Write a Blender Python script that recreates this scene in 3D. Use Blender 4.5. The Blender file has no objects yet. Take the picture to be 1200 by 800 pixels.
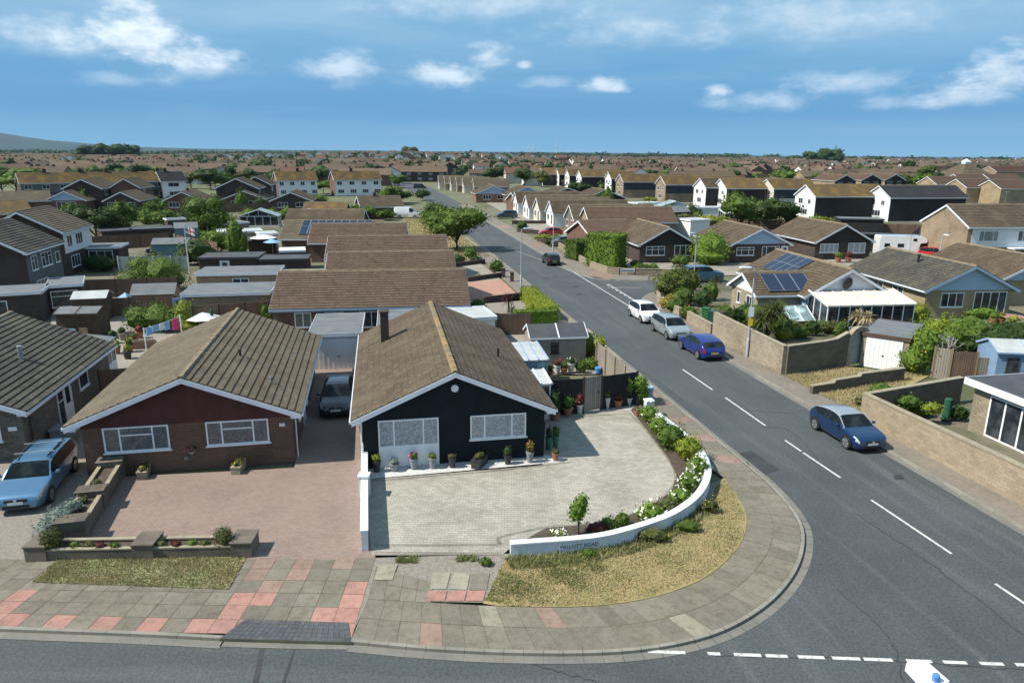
import bpy, math, random
import numpy as np
from mathutils import Vector, Matrix
random.seed(7); rng = np.random.default_rng(7)
SC = bpy.context.scene; COL = SC.collection
R = math.radians
# ---------------------------------------------------------------- camera
CAMH = 13.5; F = 830.0; PITCH = math.atan((400-180)/F); ROLL = R(0.35)
cp, sp = math.cos(PITCH), math.sin(PITCH)
_f = Vector((0, cp, -sp)); _r0 = Vector((1, 0, 0)); _u0 = Vector((0, sp, cp))
_r = _r0*math.cos(ROLL) + _u0*math.sin(ROLL); _u = _u0*math.cos(ROLL) - _r0*math.sin(ROLL)
cam = bpy.data.cameras.new('camera'); co = bpy.data.objects.new('camera', cam); COL.objects.link(co)
cam.sensor_width = 36; cam.lens = 36*F/1200; cam.clip_end = 60000; cam.clip_start = 0.5
co.matrix_world = Matrix(((_r.x, _u.x, -_f.x, 0), (_r.y, _u.y, -_f.y, 0), (_r.z, _u.z, -_f.z, CAMH), (0, 0, 0, 1)))
SC.camera = co
def at(px, py, z=0.0):
    "the point at height z that the photograph shows at this pixel"
    d = _r*((px-600)/F) + _u*((400-py)/F) + _f
    t = (z-CAMH)/d.z
    return Vector((d.x*t, d.y*t, z))
def aty(px, py, y):
    d = _r*((px-600)/F) + _u*((400-py)/F) + _f
    t = y/d.y
    return Vector((d.x*t, y, CAMH+d.z*t))
HA = R(9.5)            # houses of the estate turn this much
ST = R(11.1)           # the side road runs this much left of straight ahead
SDIR = Vector((-math.sin(ST), math.cos(ST), 0)); SPER = Vector((math.cos(ST), math.sin(ST), 0))
# ---------------------------------------------------------------- materials
def nt_new(name):
    m = bpy.data.materials.new(name); m.use_nodes = True; nt = m.node_tree
    b = nt.nodes['Principled BSDF']; return m, nt, b
def N(nt, t, **kw):
    n = nt.nodes.new(t)
    for k, v in kw.items():
        if k in n.inputs: n.inputs[k].default_value = v
        else: setattr(n, k, v)
    return n
def c4(c): return (c[0], c[1], c[2], 1)
def mixc(nt, fac, a, b, mode='MIX'):
    n = nt.nodes.new('ShaderNodeMix'); n.data_type = 'RGBA'; n.blend_type = mode
    for s, v in ((n.inputs[0], fac), (n.inputs[6], a), (n.inputs[7], b)):
        if hasattr(v, 'links') or isinstance(v, bpy.types.NodeSocket): nt.links.new(v, s)
        elif isinstance(v, (int, float)): s.default_value = v
        else: s.default_value = c4(v)
    return n.outputs[2]
def ramp(nt, src, lo, hi):
    n = N(nt, 'ShaderNodeMapRange', interpolation_type='SMOOTHSTEP'); n.inputs[1].default_value = lo; n.inputs[2].default_value = hi
    nt.links.new(src, n.inputs[0]); return n.outputs[0]
def coords(nt, kind='Object', scale=None):
    tc = N(nt, 'ShaderNodeTexCoord'); o = tc.outputs[kind]
    if scale:
        mp = N(nt, 'ShaderNodeMapping'); mp.inputs['Scale'].default_value = scale; nt.links.new(o, mp.inputs[0]); o = mp.outputs[0]
    return o
def noise(nt, vec, scale, detail=4, rough=0.6):
    n = N(nt, 'ShaderNodeTexNoise', Scale=scale, Detail=detail, Roughness=rough); nt.links.new(vec, n.inputs['Vector']); return n.outputs[0]
def bump(nt, b, h, strength, dist=0.02):
    n = N(nt, 'ShaderNodeBump', Strength=strength, Distance=dist); nt.links.new(h, n.inputs['Height']); nt.links.new(n.outputs[0], b.inputs['Normal'])
def objrand(nt, col, amt=0.25):
    oi = N(nt, 'ShaderNodeObjectInfo'); mr = N(nt, 'ShaderNodeMapRange'); mr.inputs[3].default_value = 1-amt; mr.inputs[4].default_value = 1+amt
    nt.links.new(oi.outputs['Random'], mr.inputs[0])
    h = N(nt, 'ShaderNodeHueSaturation'); nt.links.new(mr.outputs[0], h.inputs['Value']); nt.links.new(col, h.inputs['Color']); return h.outputs[0]
def flat(name, c, rough=0.6, metal=0.0, var=0.12, scale=3.0, b_=0.0, spec=None, c2=None, lo=.3, hi=.7, rnd=0):
    m, nt, b = nt_new(name); v = coords(nt)
    n1 = noise(nt, v, scale); n2 = noise(nt, v, scale*9, 3)
    k = c2 if c2 else [x*(1-2.2*var) for x in c]
    col = mixc(nt, ramp(nt, n1, lo, hi), c, k)
    col = mixc(nt, ramp(nt, n2, .35, .75), col, mixc(nt, 1.0, col, (1-var, 1-var, 1-var), 'MULTIPLY'))
    if rnd: col = objrand(nt, col, rnd)
    nt.links.new(col, b.inputs['Base Color']); b.inputs['Roughness'].default_value = rough; b.inputs['Metallic'].default_value = metal
    if spec is not None: b.inputs['Specular IOR Level'].default_value = spec
    if b_: bump(nt, b, n2, b_)
    return m
def brick(name, c1, c2, mort, bw=.225, bh=.075, ms=.010, off=.5, stain=(.6,.6,.6), sc=1.0, rough=.9, patch=None, b_=.5, rnd=0):
    m, nt, b = nt_new(name); v = coords(nt, 'UV')
    t = N(nt, 'ShaderNodeTexBrick', offset=off, **{'Scale': sc, 'Mortar Size': ms, 'Brick Width': bw, 'Row Height': bh, 'Bias': 0.0, 'Mortar Smooth': .2})
    t.inputs['Color1'].default_value = c4(c1); t.inputs['Color2'].default_value = c4(c2); t.inputs['Mortar'].default_value = c4(mort); nt.links.new(v, t.inputs['Vector'])
    ov = coords(nt); n1 = noise(nt, ov, .55, 5); n2 = noise(nt, ov, 7, 4)
    col = mixc(nt, ramp(nt, n1, .38, .75), t.outputs[0], mixc(nt, 1., t.outputs[0], stain, 'MULTIPLY'))
    if patch: col = mixc(nt, ramp(nt, n2, .5, .75), col, patch)
    if rnd: col = objrand(nt, col, rnd)
    nt.links.new(col, b.inputs['Base Color']); b.inputs['Roughness'].default_value = rough
    inv = N(nt, 'ShaderNodeMath', operation='SUBTRACT'); inv.inputs[0].default_value = 1; nt.links.new(t.outputs['Fac'], inv.inputs[1])
    ad = N(nt, 'ShaderNodeMath', operation='ADD'); nt.links.new(inv.outputs[0], ad.inputs[0]); nt.links.new(n2, ad.inputs[1])
    bump(nt, b, ad.outputs[0], b_, .012)
    return m
def roofmat(name, c1, c2, moss, lich=(.42,.38,.28), amt=.5, tw=.33, th=.33, rnd=0, course=.55):
    m, nt, b = nt_new(name); v = coords(nt, 'UV'); ov = coords(nt)
    t = N(nt, 'ShaderNodeTexBrick', offset=.5, **{'Scale': 1., 'Mortar Size': .014, 'Brick Width': tw, 'Row Height': th, 'Bias': 0., 'Mortar Smooth': .3})
    t.inputs['Color1'].default_value = c4(c1); t.inputs['Color2'].default_value = c4(c2); t.inputs['Mortar'].default_value = c4([x*course for x in c1]); nt.links.new(v, t.inputs['Vector'])
    n1 = noise(nt, ov, .45, 6, .65); n2 = noise(nt, ov, 4.5, 5, .7); n3 = noise(nt, ov, 16, 3)
    col = mixc(nt, ramp(nt, n1, .42, .68), t.outputs[0], moss)
    mm = N(nt, 'ShaderNodeMath', operation='MULTIPLY'); mm.inputs[1].default_value = amt; nt.links.new(ramp(nt, n2, .55, .72), mm.inputs[0])
    col = mixc(nt, mm.outputs[0], col, lich)
    col = mixc(nt, ramp(nt, n3, .3, .72), mixc(nt, 1., col, (.62,.6,.58), 'MULTIPLY'), col)
    wv = N(nt, 'ShaderNodeMapping'); wv.inputs['Scale'].default_value = (2.2,.25,1); nt.links.new(v, wv.inputs[0])
    n4 = noise(nt, wv.outputs[0], 1.4, 3); col = mixc(nt, ramp(nt, n4, .5, .8), col, mixc(nt, 1., col, (.72,.72,.74), 'MULTIPLY'))
    if rnd: col = objrand(nt, col, rnd)
    nt.links.new(col, b.inputs['Base Color']); b.inputs['Roughness'].default_value = .92; b.inputs['Specular IOR Level'].default_value = .2
    ad = N(nt, 'ShaderNodeMath', operation='SUBTRACT'); nt.links.new(n2, ad.inputs[0]); nt.links.new(t.outputs['Fac'], ad.inputs[1])
    bump(nt, b, ad.outputs[0], .6, .02)
    return m
def leafmat(name, c1, c2, sc=1.3, rnd=.18, tr=.3):
    m, nt, b = nt_new(name); ov = coords(nt)
    n1 = noise(nt, ov, sc, 4); n2 = noise(nt, ov, sc*8, 2)
    col = mixc(nt, ramp(nt, n1, .32, .68), c1, c2)
    col = mixc(nt, ramp(nt, n2, .3, .8), mixc(nt, 1., col, (.7,.75,.7), 'MULTIPLY'), col)
    col = objrand(nt, col, rnd)
    nt.links.new(col, b.inputs['Base Color']); b.inputs['Roughness'].default_value = .65; b.inputs['Specular IOR Level'].default_value = .25
    tl = N(nt, 'ShaderNodeBsdfTranslucent'); nt.links.new(col, tl.inputs[0]); ms = N(nt, 'ShaderNodeMixShader'); ms.inputs[0].default_value = tr
    nt.links.new(b.outputs[0], ms.inputs[1]); nt.links.new(tl.outputs[0], ms.inputs[2]); nt.links.new(ms.outputs[0], nt.nodes['Material Output'].inputs[0])
    return m
def glassy(name, c, rough=.06, curtain=None, spec=.5):
    m, nt, b = nt_new(name)
    b.inputs['Roughness'].default_value = rough; b.inputs['Specular IOR Level'].default_value = spec
    v = coords(nt, 'Object')
    if curtain:
        w = N(nt, 'ShaderNodeTexWave', **{'Scale': 9., 'Distortion': 1.2, 'Detail': 2.}); w.bands_direction = 'DIAGONAL'; nt.links.new(v, w.inputs[0])
        n = noise(nt, v, 14, 3); col = mixc(nt, w.outputs[1], c, curtain); col = mixc(nt, ramp(nt, n, .4, .62), mixc(nt, 1., col, (.6,.6,.62), 'MULTIPLY'), col)
    else:
        n = noise(nt, v, 1.1, 3); col = mixc(nt, ramp(nt, n, .4, .65), c, [x*2.6+.01 for x in c])
    nt.links.new(col, b.inputs['Base Color']); return m
def paint(name, c, rough=.25, metal=.0, coat=.8):
    m, nt, b = nt_new(name); v = coords(nt); n = noise(nt, v, 2.5, 3)
    nt.links.new(mixc(nt, ramp(nt, n, .3, .8), c, [x*.9 for x in c]), b.inputs['Base Color'])
    b.inputs['Roughness'].default_value = rough; b.inputs['Metallic'].default_value = metal; b.inputs['Coat Weight'].default_value = coat; b.inputs['Coat Roughness'].default_value = .05
    return m
M = {}
# roofs
M['roof_tan'] = roofmat('roof_tan', (.172,.143,.1), (.125,.103,.073), (.18,.157,.11), (.3,.265,.18), .5)
M['roof_brown'] = roofmat('roof_brown', (.132,.1,.07), (.09,.07,.05), (.15,.12,.082), (.31,.27,.2), .6)
M['roof_grey'] = roofmat('roof_grey', (.095,.092,.08), (.062,.062,.054), (.12,.115,.085), (.36,.35,.3), .5)
M['roof_red'] = roofmat('roof_red', (.19,.125,.09), (.14,.09,.068), (.16,.115,.085), (.32,.26,.2), .3)
M['roof_rows'] = roofmat('roof_rows', (.158,.11,.08), (.105,.074,.055), (.14,.102,.077), (.3,.235,.17), .35)
M['roof_gold'] = roofmat('roof_gold', (.185,.13,.065), (.135,.098,.055), (.26,.175,.055), (.3,.24,.14), .5, rnd=.2)
M['roof_far'] = roofmat('roof_far', (.175,.128,.095), (.125,.092,.07), (.165,.122,.08), (.3,.25,.2), .3, rnd=.25)
M['roof_farred'] = roofmat('roof_farred', (.21,.11,.08), (.15,.08,.06), (.17,.105,.08), (.3,.25,.2), .3, rnd=.25)
M['roof_slate'] = roofmat('roof_slate', (.06,.065,.075), (.05,.053,.06), (.065,.065,.07), (.1,.1,.1), .2)
M['felt'] = flat('felt', (.11,.125,.14), .9, c2=(.16,.17,.175), scale=.8, b_=.2)
M['felt_dark'] = flat('felt_dark', (.045,.05,.06), .85, c2=(.07,.075,.085), scale=.7, b_=.2)
M['felt_pale'] = flat('felt_pale', (.45,.47,.47), .8, c2=(.33,.36,.36), scale=.8)
M['ridge'] = flat('ridge_tile', (.24,.185,.11), .9, c2=(.15,.12,.085), scale=2, b_=.4)
M['ridge_gold'] = flat('ridge_lichen', (.30,.19,.07), .9, c2=(.17,.14,.10), scale=.6, b_=.4)
# walls
M['brick_brown'] = brick('brick_brown', (.165,.078,.05), (.11,.053,.038), (.19,.145,.11))
M['brick_dark'] = brick('brick_dark', (.07,.042,.033), (.045,.028,.024), (.09,.075,.065))
M['brick_red'] = brick('brick_red', (.26,.12,.075), (.2,.09,.06), (.27,.22,.18))
M['brick_tan'] = brick('brick_tan', (.3,.22,.14), (.22,.155,.1), (.33,.28,.21))
M['brick_yellow'] = brick('brick_yellow', (.36,.27,.15), (.27,.19,.105), (.36,.31,.23))
M['stone_grey'] = brick('stone_grey', (.16,.145,.12), (.1,.088,.07), (.13,.12,.1), .32, .14, .012, patch=(.2,.18,.14))
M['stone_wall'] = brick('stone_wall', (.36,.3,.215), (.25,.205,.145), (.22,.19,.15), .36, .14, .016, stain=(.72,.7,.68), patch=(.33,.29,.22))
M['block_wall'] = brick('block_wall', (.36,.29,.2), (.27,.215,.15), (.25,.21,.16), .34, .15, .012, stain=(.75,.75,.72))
M['dark_and_shaded_block'] = brick('dark_and_shaded_block', (.16,.135,.1), (.115,.095,.072), (.12,.105,.085), .4, .2, .014)  # planters' own dark block; also puts shade into the colour of two walls
M['navy_render'] = flat('navy_render', (.011,.019,.023), .75, var=.15, scale=1.2, spec=.2)
M['maroon_clad'] = flat('maroon_tiles', (.095,.028,.026), .8, var=.15, scale=2)
M['white_render'] = flat('white_render', (.78,.77,.75), .75, var=.05, scale=.8)
M['cream_render'] = flat('cream_render', (.6,.56,.48), .8, var=.06, scale=.8)
M['blue_clad'] = brick('blue_cladding', (.34,.47,.62), (.31,.44,.59), (.24,.34,.45), 4., .15, .012, off=.3, b_=.6, stain=(.9,.9,.9), rough=.5)
M['palegreen_clad'] = brick('palegreen_cladding', (.32,.36,.33), (.29,.33,.31), (.2,.23,.21), 4., .15, .012, off=.3, b_=.6, stain=(.9,.9,.9), rough=.6)
M['white_clad'] = brick('white_cladding', (.76,.77,.78), (.74,.75,.76), (.5,.52,.54), 5., .16, .01, off=.3, b_=.6, stain=(.94,.94,.94), rough=.5)
M['black_clad'] = brick('black_cladding', (.028,.026,.026), (.022,.02,.02), (.012,.012,.012), 3., .2, .012, off=.3, b_=.5)
M['grey_clad'] = brick('grey_cladding', (.14,.15,.15), (.12,.13,.13), (.07,.08,.08), 4., .15, .012, off=.3, b_=.5)
M['darkblue_clad'] = brick('darkblue_cladding', (.045,.055,.075), (.038,.047,.065), (.02,.025,.03), 4., .15, .012, off=.3, b_=.5)
M['upvc'] = flat('white_upvc', (.8,.81,.82), .35, var=.03)
M['trim_white'] = flat('white_trim_paint', (.74,.77,.82), .5, var=.05)
M['trim_blue'] = flat('blue_trim_paint', (.3,.42,.58), .5, var=.05)
M['trim_dark'] = flat('dark_trim_paint', (.05,.05,.055), .5, var=.05)
M['trim_brown'] = flat('brown_trim_paint', (.1,.06,.04), .6, var=.1)
M['glass'] = glassy('window_glass', (.018,.022,.028)); M['net'] = glassy('net_curtained_glass', (.3,.33,.36), .12, (.5,.54,.57))
M['curtain'] = glassy('curtained_glass', (.06,.065,.07), .08, (.27,.28,.28)); M['greenglass'] = glassy('greenhouse_glass', (.16,.23,.24), .08)
M['solar'] = brick('solar_cells', (.012,.022,.055), (.01,.018,.045), (.06,.075,.1), .16, .16, .006, off=0, b_=.0, stain=(.9,.9,.9), rough=.12)
M['alu'] = flat('aluminium', (.5,.51,.52), .35, .8, var=.05); M['steel'] = flat('galvanised_steel', (.36,.38,.39), .5, .5, var=.08)
M['post_grey'] = flat('grey_paint', (.42,.46,.5), .5, .2, var=.05)
# ground
def asphalt(name, c, c2, worn, rot=0., b_=.4):
    m, nt, b = nt_new(name); v = coords(nt); mp = N(nt, 'ShaderNodeMapping'); mp.inputs['Rotation'].default_value = (0,0,rot); nt.links.new(v, mp.inputs[0]); v2 = mp.outputs[0]
    st = N(nt, 'ShaderNodeMapping'); st.inputs['Scale'].default_value = (1.,.06,1); nt.links.new(v2, st.inputs[0])
    n1 = noise(nt, v2, .22, 6, .65); n2 = noise(nt, st.outputs[0], 1.1, 5, .6); n3 = noise(nt, v2, 11, 4, .75); n4 = noise(nt, v2, 45, 2); n5 = noise(nt, v2, 1.6, 7, .7)
    col = mixc(nt, ramp(nt, n1, .36, .66), c, c2); col = mixc(nt, ramp(nt, n2, .5, .72), col, worn); col = mixc(nt, ramp(nt, n5, .55, .8), col, mixc(nt, 1., col, (1.28,1.25,1.2), 'MULTIPLY'))
    col = mixc(nt, ramp(nt, n3, .36, .64), mixc(nt, 1., col, (.72,.73,.75), 'MULTIPLY'), mixc(nt, 1., col, (1.2,1.2,1.2), 'MULTIPLY')); col = mixc(nt, ramp(nt, n4, .66, .8), col, (.2,.2,.19))
    nt.links.new(col, b.inputs['Base Color']); b.inputs['Roughness'].default_value = .85; bump(nt, b, n3, b_, .015); return m
M['asphalt'] = asphalt('asphalt', (.064,.073,.076), (.05,.058,.061), (.086,.095,.097), -ST)
M['asphalt_main'] = asphalt('asphalt_main', (.062,.072,.075), (.052,.061,.064), (.076,.086,.088), R(90))
M['line'] = flat('road_paint', (.56,.56,.54), .7, c2=(.24,.25,.25), scale=7, lo=.5, hi=.72, var=.2)
def slabmat(name, c, c2):
    m, nt, b = nt_new(name); v = coords(nt); n1 = noise(nt, v, .8, 6, .7); n2 = noise(nt, v, 4.5, 6, .75); n3 = noise(nt, v, 22, 3, .7)
    gi = N(nt, 'ShaderNodeNewGeometry'); mr = N(nt, 'ShaderNodeMapRange'); mr.inputs[3].default_value = .87; mr.inputs[4].default_value = 1.1; nt.links.new(gi.outputs['Random Per Island'], mr.inputs[0])
    col = mixc(nt, ramp(nt, n1, .35, .68), c, c2); col = mixc(nt, ramp(nt, n2, .42, .7), col, mixc(nt, 1., col, (.7,.69,.64), 'MULTIPLY')); col = mixc(nt, ramp(nt, n3, .62, .74), col, mixc(nt, .5, col, (.42,.41,.36)))
    h = N(nt, 'ShaderNodeHueSaturation'); nt.links.new(mr.outputs[0], h.inputs['Value']); nt.links.new(col, h.inputs['Color']); nt.links.new(h.outputs[0], b.inputs['Base Color'])
    b.inputs['Roughness'].default_value = .9; bump(nt, b, n2, .3, .015); return m
for _n, _c, _d in (('slab_a',(.185,.165,.128),(.145,.13,.1)),('slab_b',(.16,.143,.112),(.19,.17,.135)),('slab_c',(.3,.275,.21),(.24,.22,.17)),('slab_p',(.37,.195,.155),(.3,.17,.14)),('slab_q',(.26,.175,.14),(.215,.15,.12))): M[_n] = slabmat(_n,_c,_d)
M['setts'] = slabmat('blue_grey_setts', (.085,.092,.105), (.062,.068,.08))
M['joint'] = flat('slab_joint', (.085,.08,.06), .95, c2=(.12,.12,.06), scale=2.)
M['kerb'] = flat('kerb_concrete', (.26,.245,.205), .9, c2=(.19,.18,.15), scale=.8, b_=.2); M['kerb_edge'] = flat('kerb_face_concrete', (.2,.19,.16), .9, scale=1.)
M['channel'] = flat('channel_concrete', (.19,.18,.155), .9, c2=(.14,.137,.125), scale=.7, b_=.2)
M['pave_brown'] = brick('brown_block_paving', (.27,.2,.165), (.225,.165,.135), (.15,.11,.095), .2, .1, .007, stain=(.84,.83,.86), b_=.35, patch=(.25,.19,.165))
M['pave_grey'] = brick('grey_block_paving', (.385,.36,.3), (.29,.275,.235), (.17,.16,.13), .24, .16, .007, stain=(.74,.74,.73), b_=.35)
M['pave_edge'] = brick('grey_edge_setts', (.27,.25,.21), (.2,.185,.155), (.14,.13,.11), .2, .12, .008, b_=.35)
M['pave_slab'] = brick('patio_slabs', (.36,.35,.31), (.3,.29,.26), (.18,.175,.15), .6, .6, .01, off=0, stain=(.8,.8,.8), b_=.3)
M['pave_pink'] = brick('pink_paving', (.42,.235,.17), (.36,.2,.15), (.25,.15,.115), .2, .1, .006, stain=(.85,.84,.84), b_=.3)
M['gravel'] = flat('gravel', (.3,.27,.225), .95, c2=(.2,.18,.155), scale=9, var=.22, b_=.9); M['white_stone'] = flat('white_pebbles', (.72,.71,.69), .9, c2=(.45,.44,.43), scale=14, b_=.9)
M['soil'] = flat('soil', (.055,.04,.028), .95, c2=(.09,.07,.05), scale=4, b_=.8)
M['turf'] = flat('turf', (.29,.26,.14), .95, c2=(.17,.19,.08), scale=.5, var=.2, b_=.6); M['turf_dry'] = flat('dry_turf', (.33,.25,.12), .95, c2=(.22,.2,.075), scale=1.4, var=.2, b_=.6)
M['ground'] = flat('estate_ground', (.15,.14,.085), .95, c2=(.1,.12,.05), scale=.05, var=.25, b_=.1)
M['garden_mix'] = flat('garden_mix', (.075,.085,.035), .95, c2=(.16,.14,.1), scale=.16, var=.2, b_=.3, lo=.42, hi=.6)
M['patio'] = flat('pale_patio', (.3,.27,.22), .9, c2=(.22,.2,.17), scale=.5, var=.15)
# vegetation
M['leaf_mid'] = leafmat('leaf_mid', (.075,.135,.02), (.14,.205,.032)); M['leaf_dark'] = leafmat('leaf_dark', (.032,.066,.016), (.068,.11,.026)); M['leaf_bright'] = leafmat('leaf_bright', (.115,.2,.025), (.2,.29,.04))
M['leaf_lime'] = leafmat('leaf_lime', (.2,.25,.025), (.3,.33,.04)); M['leaf_olive'] = leafmat('leaf_olive', (.09,.105,.03), (.14,.145,.045)); M['leaf_grey'] = leafmat('leaf_grey', (.2,.26,.22), (.3,.36,.31))
M['leaf_golden'] = leafmat('leaf_golden', (.13,.155,.025), (.075,.1,.025)); M['leaf_red'] = leafmat('leaf_red', (.1,.025,.025), (.15,.05,.035)); M['leaf_far'] = leafmat('leaf_far', (.06,.1,.032), (.1,.14,.042), .12, .3); M['leaf_yel'] = leafmat('leaf_yellow', (.28,.22,.03), (.2,.2,.04))
M['fl_white'] = flat('white_petals', (.8,.78,.72), .7); M['fl_yellow'] = flat('yellow_petals', (.75,.52,.03), .7); M['fl_pink'] = flat('pink_petals', (.65,.12,.22), .7); M['fl_red'] = flat('red_petals', (.55,.06,.05), .7); M['fl_orange'] = flat('orange_petals', (.7,.28,.05), .7)
M['grass_dry'] = leafmat('grass_dry', (.58,.46,.29), (.42,.34,.19), 1.1, 0); M['grass_green'] = leafmat('grass_green', (.22,.25,.085), (.36,.33,.16), .7, 0)
M['bark'] = flat('bark', (.09,.07,.05), .95, c2=(.05,.04,.03), scale=5, b_=.8); M['deadwood'] = flat('bleached_wood', (.5,.48,.44), .9, scale=5)
# timber and misc
M['fence_grey'] = brick('weathered_boards', (.3,.265,.22), (.23,.2,.165), (.09,.08,.065), .14, 6., .012, off=0, stain=(.75,.75,.75)); M['fence_brown'] = brick('brown_boards', (.2,.125,.085), (.15,.095,.065), (.05,.035,.025), .13, 6., .012, off=0)
M['fence_black'] = brick('black_boards', (.016,.016,.018), (.012,.012,.013), (.005,.005,.005), .14, 6., .012, off=0); M['fence_pale'] = brick('pale_green_boards', (.3,.36,.34), (.27,.33,.31), (.18,.21,.2), 1.8, 6., .03, off=0)
M['wood_dark'] = flat('dark_timber', (.05,.032,.022), .85, c2=(.08,.055,.035), scale=3); M['wood_tan'] = flat('tan_timber', (.3,.2,.11), .85, c2=(.22,.15,.09), scale=3); M['shed_grey'] = brick('grey_shed_boards', (.31,.28,.235), (.28,.25,.21), (.18,.16,.135), 3., .14, .01, off=.3, b_=.5)
M['shed_blue'] = brick('blue_shed_boards', (.2,.31,.46), (.18,.29,.43), (.1,.17,.26), 3., .12, .01, off=.3, b_=.5); M['shed_teal'] = brick('teal_shed_boards', (.16,.27,.31), (.15,.25,.29), (.08,.14,.16), 3., .12, .01, off=.3, b_=.5)
M['terracotta'] = flat('terracotta', (.36,.15,.08), .85, c2=(.28,.12,.07)); M['pot_grey'] = flat('grey_pot', (.26,.28,.3), .6); M['pot_dark'] = flat('dark_pot', (.04,.042,.045), .5); M['pot_white'] = flat('white_pot', (.6,.6,.57), .6); M['pot_stone'] = flat('stone_trough', (.32,.28,.2), .9); M['pot_green'] = flat('green_pot', (.04,.16,.1), .4)
M['wall_white'] = flat('white_masonry_paint', (.66,.69,.72), .7, c2=(.56,.59,.62), scale=2.5, var=.06, b_=.2)
M['plastic_green'] = flat('green_plastic', (.03,.13,.04), .5); M['plastic_dgreen'] = flat('dark_green_plastic', (.02,.07,.05), .5); M['plastic_brown'] = flat('brown_plastic', (.06,.035,.025), .5); M['plastic_blue'] = flat('blue_plastic', (.08,.25,.6), .4); M['canvas_white'] = flat('white_canvas', (.72,.73,.72), .8); M['canvas_blue'] = flat('blue_canvas', (.25,.5,.75), .7); M['cloth_pink'] = flat('pink_cloth', (.75,.06,.22), .8); M['cloth_green'] = flat('green_cloth', (.012,.09,.05), .8); M['plastic_yellow'] = flat('yellow_plastic', (.75,.55,.03), .5)
M['metal_dark'] = flat('dark_metal', (.03,.03,.035), .45, .3); M['black'] = flat('black_rubber', (.012,.012,.013), .8); M['white_plastic'] = flat('white_plastic', (.78,.79,.8), .35, var=.02); M['iron'] = flat('cast_iron', (.07,.06,.055), .7, .4)
M['sign_face'] = flat('sign_face', (.72,.73,.74), .4, var=.02); M['letters'] = flat('black_lettering', (.015,.015,.018), .5); M['lens'] = glassy('lamp_glass', (.3,.36,.42), .08)
# vehicles
M['car_silverblue'] = paint('paint_silver_blue_with_sky', (.1,.22,.36), .3, .5); M['car_navy'] = paint('paint_navy', (.004,.007,.018)); M['car_white'] = paint('paint_white', (.75,.76,.77)); M['car_silver'] = paint('paint_silver', (.38,.44,.46), .3, .5); M['car_blue'] = paint('paint_blue', (.01,.03,.2), .25, .2); M['car_teal'] = paint('paint_deep_blue', (.003,.03,.095), .25, .2); M['car_black'] = paint('paint_black', (.008,.008,.009)); M['car_red'] = paint('paint_red', (.4,.015,.02)); M['car_greyblue'] = paint('paint_grey_blue', (.05,.08,.13), .3, .3); M['silverroof'] = paint('paint_silver_roof', (.42,.45,.47), .3, .5)  # silver blue deepened so the estate's paint holds the reflected sky
M['carglass'] = glassy('tinted_glass', (.006,.009,.01), .03, spec=.22); M['tyre'] = flat('tyre', (.018,.018,.019), .85); M['rim'] = flat('alloy_rim', (.5,.51,.53), .35, .7); M['trim_black'] = flat('black_trim', (.015,.015,.016), .6); M['headlamp'] = glassy('headlamp', (.2,.23,.25), .05); M['taillamp'] = flat('tail_lamp', (.35,.01,.012), .2); M['plate_white'] = flat('white_plate', (.7,.7,.68), .4, var=.02); M['plate_yellow'] = flat('yellow_plate', (.68,.5,.04), .4, var=.02); M['chrome'] = flat('chrome', (.65,.66,.68), .15, 1., var=.02)
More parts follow.
